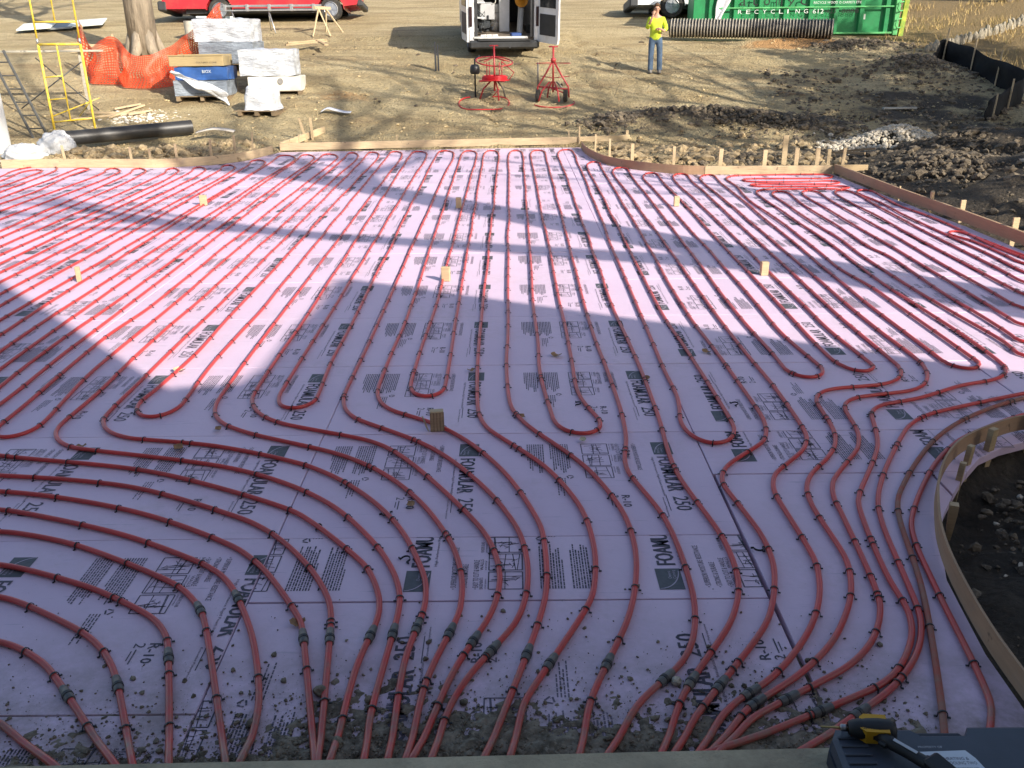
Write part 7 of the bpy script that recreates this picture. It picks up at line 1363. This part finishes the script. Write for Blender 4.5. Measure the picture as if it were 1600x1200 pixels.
# ================================================================== trees
BARK = mat('grey_bark', (.27, .225, .165), .95, .35, 6, 1.0, 9, stretch=(1, 1, .18), bdist=.08)
LEAFB = mat('added_shade_leaf', (.17, .105, .045), .8, .4, 9)
def bare_tree(label, x, y, r0, h, seed, levels=4, lean=(0, 0), first=.28, name='bare_tree', leaves=0):
    rd = random.Random(seed); t = thing(name, label, 'tree', (x, y, gz(x, y) - .1), 0, 'bare trees beyond the right edge' if 'beyond' in label else None)
    trunk = MB(); crown = MB()
    def branch(p, d, L, r, lev):
        n = 6 if lev < 2 else 4; pts = [p]; rs = [r]; dd = d.copy()
        for i in range(n):
            dd = (dd + Vector((rd.uniform(-1, 1), rd.uniform(-1, 1), rd.uniform(-.4, .7))) * (.06 if lev == 0 else .22)).normalized()
            pts.append(pts[-1] + dd * L / n); rs.append(r * (1 - (.55 if lev == 0 else .75) * (i + 1) / n))
        (trunk if lev == 0 else crown).tube(pts, rs, 14 if lev == 0 else (6 if lev < 3 else 3), caps=lev < 1)
        if lev >= levels: return
        for k in range((9, 6, 5, 4, 3)[lev]):
            f = rd.uniform(first if lev == 0 else .25, 1.0); i = min(int(f * n), n - 1); q = pts[i].lerp(pts[i + 1], f * n - i)
            az = rd.uniform(0, 6.28); side = Vector((math.cos(az), math.sin(az), rd.uniform(.1, .9))).normalized()
            nd = (d * .45 + side).normalized(); branch(q, nd, L * rd.uniform(.42, .62), max(rs[i] * rd.uniform(.45, .65), .006), lev + 1)
    branch(Vector((0, 0, 0)), Vector((lean[0], lean[1], 1)).normalized(), h, r0, 0)
    if r0 > .3:
        for k in range(6):
            a = k * 1.05 + .3; trunk.tube([(r0 * .6 * math.cos(a), r0 * .6 * math.sin(a), .75), (r0 * 1.0 * math.cos(a), r0 * 1.0 * math.sin(a), .2), (r0 * 1.7 * math.cos(a), r0 * 1.7 * math.sin(a), -.1)], [r0 * .35, r0 * .38, r0 * .2], 7)
    trunk.build('trunk', BARK, t, 'all'); crown.build('crown', BARK, t, 'all')
    if leaves:  # leaf clumps added to unseen trees to thicken the shade they cast
        lf = MB(); nv = crown.v
        for k in range(leaves):
            p = Vector(rd.choice(nv))
            if p.z < h * .30: continue
            for j in range(16):
                c = p + Vector((rd.gauss(0, .17), rd.gauss(0, .17), rd.gauss(0, .12))); a = Vector((rd.uniform(-1, 1), rd.uniform(-1, 1), rd.uniform(-.6, .6))).normalized() * .12; b = a.cross(Vector((rd.uniform(-1, 1), rd.uniform(-1, 1), 1))).normalized() * .085
                lf.add([c - a, c + b, c + a, c - b], [(0, 1, 2, 3)])
        lf.build('leaves', LEAFB, t)
    return t
bare_tree('thick grey tree trunk rising from the orange netting', -11.0, 28.6, .43, 15, 3, 3, (.02, 0), .45)
bare_tree('pale tree trunk on the grassy bank at the top right corner', 18.9, 36.6, .24, 11, 9, 3)
for i, (x, y, r0, h, s, lv, nl) in enumerate(((9.6, 2.7, .52, 15, 31, 3, 0), (14.2, 8.6, .26, 15, 22, 2, 0), (16.5, 11.0, .2, 13, 23, 2, 0), (20.0, 13.6, .2, 7.2, 24, 3, 520), (17.0, 6.5, .2, 12, 25, 3, 0), (22.0, 16.0, .2, 7.8, 26, 3, 520), (12.2, 5.2, .13, 8, 27, 3, 0), (18.2, 12.2, .2, 6.2, 28, 3, 460), (23.6, 13.2, .22, 8.6, 29, 3, 460))):
    bare_tree('unseen tree beyond the right edge casting its shadow across the site', x, y, r0, h, s, lv, leaves=nl)

NEEDLE = mat('evergreen_needles', (.030, .055, .022), .8, .35, 6)
def evergreen(label, x, y, h, rad, seed):
    """spruce: trunk, whorls of drooping boughs, each bough set with needle sprays"""
    rd = random.Random(seed); t = thing('shade_evergreen', label, 'tree', (x, y, gz(x, y) - .1), 0, 'unseen evergreens added to shade the right bank')
    q = MB(); q.tube([(0, 0, 0), (0, 0, h * .5), (.05, 0, h)], [.16, .10, .02], 8); q.build('trunk', BARK, t, 'all')
    c = MB()
    for k in range(int(h * 22)):
        f = rd.uniform(.06, 1.0); z = h * f; L = rad * (1 - f) ** .55 * rd.uniform(.55, 1.05) + .08; a = rd.uniform(0, 6.28); d = Vector((math.cos(a), math.sin(a), 0)); w = Vector((-d.y, d.x, 0))
        for j in range(4):
            u = (j + .6) / 4; p = d * L * u + Vector((0, 0, z - .35 * L * u * u)); s = .30 * (1.15 - u) + .08
            for e in (-1, 1):
                c.add([p, p + w * e * s + d * .12 + Vector((0, 0, rd.uniform(-.12, .05))), p + w * e * s * .8 + d * .30 + Vector((0, 0, -.08)), p + d * .22], [(0, 1, 2, 3)])
    c.build('crown', NEEDLE, t); return t
for i, (x, y, h, rad) in enumerate(((13.6, 2.6, 5.2, 1.3), (15.6, 5.0, 7.2, 1.5), (17.2, 7.2, 8.4, 1.6), (18.6, 9.6, 9.4, 1.7), (20.6, 12.0, 8.6, 1.6), (22.5, 14.4, 9.2, 1.6), (21.5, 10.0, 10, 1.6))):  # evergreens added out of view, heights set to shade the right-hand soil
    evergreen('dark evergreen tree added beyond the right edge to shade the soil heaps', x, y, h, rad, 40 + i)

# ================================================================== loose stuff: gravel, clods, grass, crumbs
def scatter(name, label, pts, sizes, material, rough=.35, flat=.75, kinds=5, zf=None):
    protos = []
    for s in range(kinds):
        bm = bmesh.new(); bmesh.ops.create_icosphere(bm, subdivisions=1, radius=1)
        v = np.array([tuple(q.co * (1 + rough * noise.noise(q.co * 1.7 + Vector((s * 5.1, 0, 0))) * 1.6)) for q in bm.verts]); f = np.array([[q.index for q in fc.verts] for fc in bm.faces]); bm.free(); protos.append((v, f))
    V = []; F = []; off = 0
    for i, (x, y) in enumerate(pts):
        v, f = protos[i % kinds]; a = rng.uniform(0, 6.28); ca, sa = math.cos(a), math.sin(a); s = sizes[i]
        sc = np.array([s * rng.uniform(.8, 1.3), s * rng.uniform(.7, 1.1), s * flat * rng.uniform(.7, 1.1)]); w = v * sc
        w = np.c_[w[:, 0] * ca - w[:, 1] * sa + x, w[:, 0] * sa + w[:, 1] * ca + y, w[:, 2]]
        V.append(w); F.append(f + off); off += len(v)
    V = np.vstack(V); F = np.vstack(F)
    nv = len(protos[0][0]); z = zf(np.array(pts)) if zf is not None else gz_np(pts); V[:, 2] += np.repeat(z + np.array(sizes) * .12, nv)
    me = bpy.data.meshes.new(name); me.from_pydata(V.tolist(), [], F.tolist()); me.update(); me.materials.append(material)
    o = bpy.data.objects.new(name, me); COL.objects.link(o); return tag(o, label, None, None, 'stuff')
def rock_material(name, cols):
    m, nt, b = new_mat(name); pos = worldpos(nt)
    f = noise_node(nt, pos, 13.0, 2.0); g = noise_node(nt, pos, 60.0, 5.0)
    c = mixc(nt, ramp(nt, f, .38, .62), cols[0], cols[1]); c = mixc(nt, ramp(nt, g, .5, .75), c, cols[2]); nt.links.new(c, b.inputs['Base Color']); b.inputs['Roughness'].default_value = .95
    bump(nt, b, g, .5, .01); return m
TANR = rock_material('tan_gravel', ((.36, .27, .135), (.56, .44, .245), (.66, .54, .33))); DKR = rock_material('dark_clod', ((.06, .047, .033), (.165, .13, .088), (.26, .215, .155))); PALER = rock_material('pale_rubble', ((.40, .35, .27), (.60, .54, .44), (.26, .22, .16)))
GREYR = rock_material('grey_crumb', ((.10, .082, .058), (.225, .19, .14), (.30, .26, .20)))
P = np.c_[rng.uniform(-14, 14, 30000), 17.2 + 15 * rng.beta(1.0, 2.2, 30000)]
P = P[~inside_np(P) & (dist_np(P) > .12)]
P = P[(P[:, 0] < 5.4) | (P[:, 1] > 20)]
scatter('gravel', 'tan gravel and stones strewn over the site dirt', P, np.clip(rng.gamma(1.0, .0085, len(P)), .005, .05), TANR, .5, .55)
P = np.r_[np.c_[rng.uniform(-9, -4.7, 900), rng.normal(18.3, .55, 900)], np.c_[rng.uniform(1.8, 6.2, 1100), rng.normal(17.6, .9, 1100)]]
P = P[~inside_np(P) & (dist_np(P) > .12)]
scatter('rubble', 'broken tan clay lumps heaped behind the far forms', P, np.clip(rng.gamma(2.0, .026, len(P)), .015, .14), rock_material('tan_clay', ((.20, .145, .08), (.42, .32, .185), (.30, .22, .125))))
pts = []
for cx, cy, rx, ry, h, dk in HEAPS:
    if dk > .5: pts.append(np.c_[rng.normal(cx, rx * .6, 1300), rng.normal(cy, ry * .65, 1300)])
pts.append(np.c_[rng.uniform(6.8, 12.6, 2600), rng.uniform(19.4, 25.6, 2600)]); pts.append(np.c_[rng.uniform(-6, 7, 140), rng.uniform(20.3, 30, 140)]); pts.append(np.c_[rng.uniform(6.0, 13, 3500), rng.uniform(9, 21, 3500)]); pts.append(np.c_[rng.uniform(1.9, 4.6, 1600), rng.uniform(2.0, 5.2, 1600)])
P = np.vstack(pts); P = P[~inside_np(P) & (dist_np(P) > .10)]
sz = np.clip(rng.gamma(1.2, .018, len(P)), .006, .10); sz = np.where(P[:, 1] < 6, np.minimum(sz * .55, .06), sz)
scatter('soil_clods', 'dark crumbly soil clods heaped outside the right-hand forms', P, sz, DKR, .5, .8)
P = np.c_[rng.normal(8.0, .75, 1500), rng.normal(18.9, .45, 1500)]; scatter('gravel', 'heap of pale crushed stone on dark soil at right', P, rng.uniform(.02, .06, len(P)), PALER, .35, .9, 5, lambda p: gz_np(p) + .42 * np.exp(-(((p[:, 0] - 8.0) / .85) ** 2 + ((p[:, 1] - 18.8) / .5) ** 2)) - .02)
P = np.r_[np.c_[rng.uniform(1.95, 4.2, 150), rng.uniform(2.2, 4.8, 150)], np.c_[rng.uniform(6.2, 11, 40), rng.uniform(11, 19, 40)]]; P = P[~inside_np(P) & (dist_np(P) > .2)]
scatter('rubble', 'scattered pale stones half buried in the dark soil at right', P, np.where(P[:, 1] < 6, np.minimum(rng.gamma(2.0, .010, len(P)), .038), rng.uniform(.03, .07, len(P))), PALER, .5, .7)
P = np.c_[rng.normal(-8.85, .40, 420), rng.normal(21.95, .30, 420)]; scatter('gravel', 'patch of spilled pale grit on the dirt below the orange netting', P, rng.gamma(1.5, .010, len(P)) + .006, rock_material('pale_grit', ((.60, .56, .48), (.76, .73, .66), (.5, .44, .34))), .5, .5)
# dirt trodden over the boards by the ledge
dx = np.linspace(-1.75, 1.45, 300); dy = np.linspace(2.24, 2.95, 72); V = []
for y in dy:
    for x in dx:
        p = Vector((x, y, 0)); edge = 2.42 + .16 * math.exp(-((x + .35) / .55) ** 2) + .10 * math.exp(-((x - .85) / .5) ** 2) + .13 * noise.noise(p * 2.3) + .09 * noise.noise(p * 6.1)
        V.append((x, y, (edge - y) * .055 + .012 * noise.noise(p * 14) + .011 * noise.noise(p * 31) + .007 * noise.noise(p * 62) - .004))
V = [(x, y, min(z, .05)) for x, y, z in V]
n1, n2 = len(dx), len(dy); me = bpy.data.meshes.new('dirt'); me.from_pydata(V, [], [(j * n1 + i, j * n1 + i + 1, (j + 1) * n1 + i + 1, (j + 1) * n1 + i) for j in range(n2 - 1) for i in range(n1 - 1)]); me.materials.append(GREYR); me.polygons.foreach_set('use_smooth', [True] * len(me.polygons))
o = bpy.data.objects.new('dirt', me); COL.objects.link(o); tag(o, 'grey-brown dirt spilled over the foam along the concrete ledge', None, None, 'stuff')
P = np.c_[rng.uniform(-2.2, 1.5, 26000), 2.24 + rng.exponential(.16, 26000)]; P = P[(P[:, 1] < 3.4) & inside_np(P)]
keep = rng.uniform(0, 1, len(P)) < np.clip(.30 + .75 * np.exp(-((P[:, 0] + .35) / .6) ** 2) + .5 * np.exp(-((P[:, 0] - .85) / .5) ** 2), 0, 1); P = P[keep]
scatter('debris', 'dirt crumbs and pebbles sprinkled over the near foam', P, np.clip(rng.gamma(.75, .0028, len(P)), .0011, .0135), GREYR, .55, .8, 5, lambda p: np.maximum(0, (2.42 + .16 * np.exp(-((p[:, 0] + .35) / .55) ** 2) + .10 * np.exp(-((p[:, 0] - .85) / .5) ** 2) - p[:, 1]) * .055 * .8))
# single stones and leaves one can pick out on the boards
CH = [(-.73, 2.66, .030, 'grey stone lump on the foam by the paired pipe couplings'), (-.545, 2.62, .018, 'reddish broken lump on the near foam between pipes'), (-.62, 2.40, .028, 'grey dirt lump in the spilled dirt at the ledge'), (-.19, 2.60, .017, 'small grey stone beside the near pipes, centre'), (.615, 2.70, .024, 'pale crumpled lump caught against a coupled pipe right of centre'), (-.95, 2.5, .02, 'small dark stone on the near foam left of the dirt')]
for k, (x, y, s, lab) in enumerate(CH):
    me = RK[k % 6].copy(); me.materials.clear(); me.materials.append(PALER if k == 4 else GREYR); o = inst('stone', me, None, Matrix.Translation((x, y, s * .5)) @ Matrix.Rotation(k, 4, 'Z') @ Matrix.Diagonal((s, s * .8, s * .7, 1))); tag(o, lab, 'stone')
LEAF = mat('dry_leaf', (.30, .175, .085), .8, .35, 25); PALEL = mat('pale_leaf', (.50, .45, .30), .8, .25, 25)
LV = [(-.91, 3.08, .035, 'dry brown leaf caught on the near pipe left of the coupling pair'), (-.54, 4.07, .03, 'wood chip lying against a pipe below the ridged wood block'), (.34, 6.35, .045, 'curled brown leaf against a pipe right of centre'), (.95, 5.85, .035, 'curled tan leaf on the foam among the right-hand pipes'), (-2.0, 4.78, .04, 'dry leaf scrap on a pipe at left, in the shade'), (-2.6, 4.82, .03, 'grey chip on the left foam between two pipes'), (-1.85, 5.05, .03, 'small tan chip on the foam left of centre'), (-2.45, 6.1, .05, 'pale leaf on the sunlit foam at left'), (.42, 4.84, .03, 'white paper scrap by the central U-bend'), (1.50, 6.4, .04, 'small brown leaf beside a pipe right of centre'), (-.30, 6.05, .03, 'green-brown leaf by a pipe in the shade, left of centre'), (.06, 5.2, .03, 'tan leaf scrap right of the ridged wood block')]
for k, (x, y, s, lab) in enumerate(LV):
    q = MB(); q.grid(lambda u, v: Vector(((u - .5) * s * 2 * (1 - .6 * abs(v - .5)), (v - .5) * s * 1.3, .006 + s * .55 * (abs(u - .5) ** 1.5) * 2 + .15 * s * noise.noise(Vector((u * 3, v * 3, k))))), 6, 5)
    o = q.build('dry_leaf' if 'leaf' in lab else 'scrap', PALEL if 'pale' in lab or 'white' in lab else LEAF, None, 'all'); o.location = (x, y, .004); o.rotation_euler = (0, 0, k * 1.3); tag(o, lab, 'leaf' if 'leaf' in lab else 'scrap')
LC = [(-.66, 4.0, .4, 'loose black staple on the foam between the left-hand pipes'), (-1.0, 3.86, 1.9, 'loose black staple on the foam below the wood chip'), (-.52, 3.55, 2.4, 'loose black staple lying on the sideways FOAMU print'), (1.17, 3.64, .1, 'pair-leg black staple lying across the wide seam at right'), (.06, 4.68, 1.2, 'loose black staple beside the small print at centre'), (.42, 5.42, 1.5, 'loose black staple inside the central U-bend'), (1.46, 5.38, 2.0, 'loose black staple by the right-hand pipes')]
for k, (x, y, a, lab) in enumerate(LC):
    o = inst('loose_staple', clip_me, None, Matrix.Translation((x, y, .006)) @ Matrix.Rotation(a, 4, 'Z') @ Matrix.Rotation(R(82), 4, 'X') @ Matrix.Scale(1.25, 4)); tag(o, lab, 'staple', 'loose staples on the foam')
# dry grass on the right bank
GR = rock_material('dry_grass', ((.40, .27, .10), (.58, .43, .19), (.30, .25, .09)))
V = []; F = []
for k in range(9000):
    x = rng.uniform(11.6, 24); y = rng.uniform(19.5, 37)
    if x < 12.75 and y < 27: continue
    if x < 12.6 and rng.uniform() < .5: continue
    V.append((x, y))
Gp = np.array(V); z = gz_np(Gp); V = []
for k in range(len(Gp)):
    if noise.noise(Vector((Gp[k, 0] * .7, Gp[k, 1] * .7, 0))) < .02: continue
    h = rng.uniform(.08, .30); a = rng.uniform(0, 6.28); w = .012; lx, ly = rng.normal(0, .10, 2); x, y = Gp[k]; b = len(V)
    V += [(x - w * math.cos(a), y - w * math.sin(a), z[k] - .02), (x + w * math.cos(a), y + w * math.sin(a), z[k] - .02), (x + lx, y + ly, z[k] + h)]; F.append((b, b + 1, b + 2))
me = bpy.data.meshes.new('dry_grass'); me.from_pydata(V, [], F); me.materials.append(GR); o = bpy.data.objects.new('dry_grass', me); COL.objects.link(o); tag(o, 'golden dry grass on the bank at top right', None, None, 'stuff')
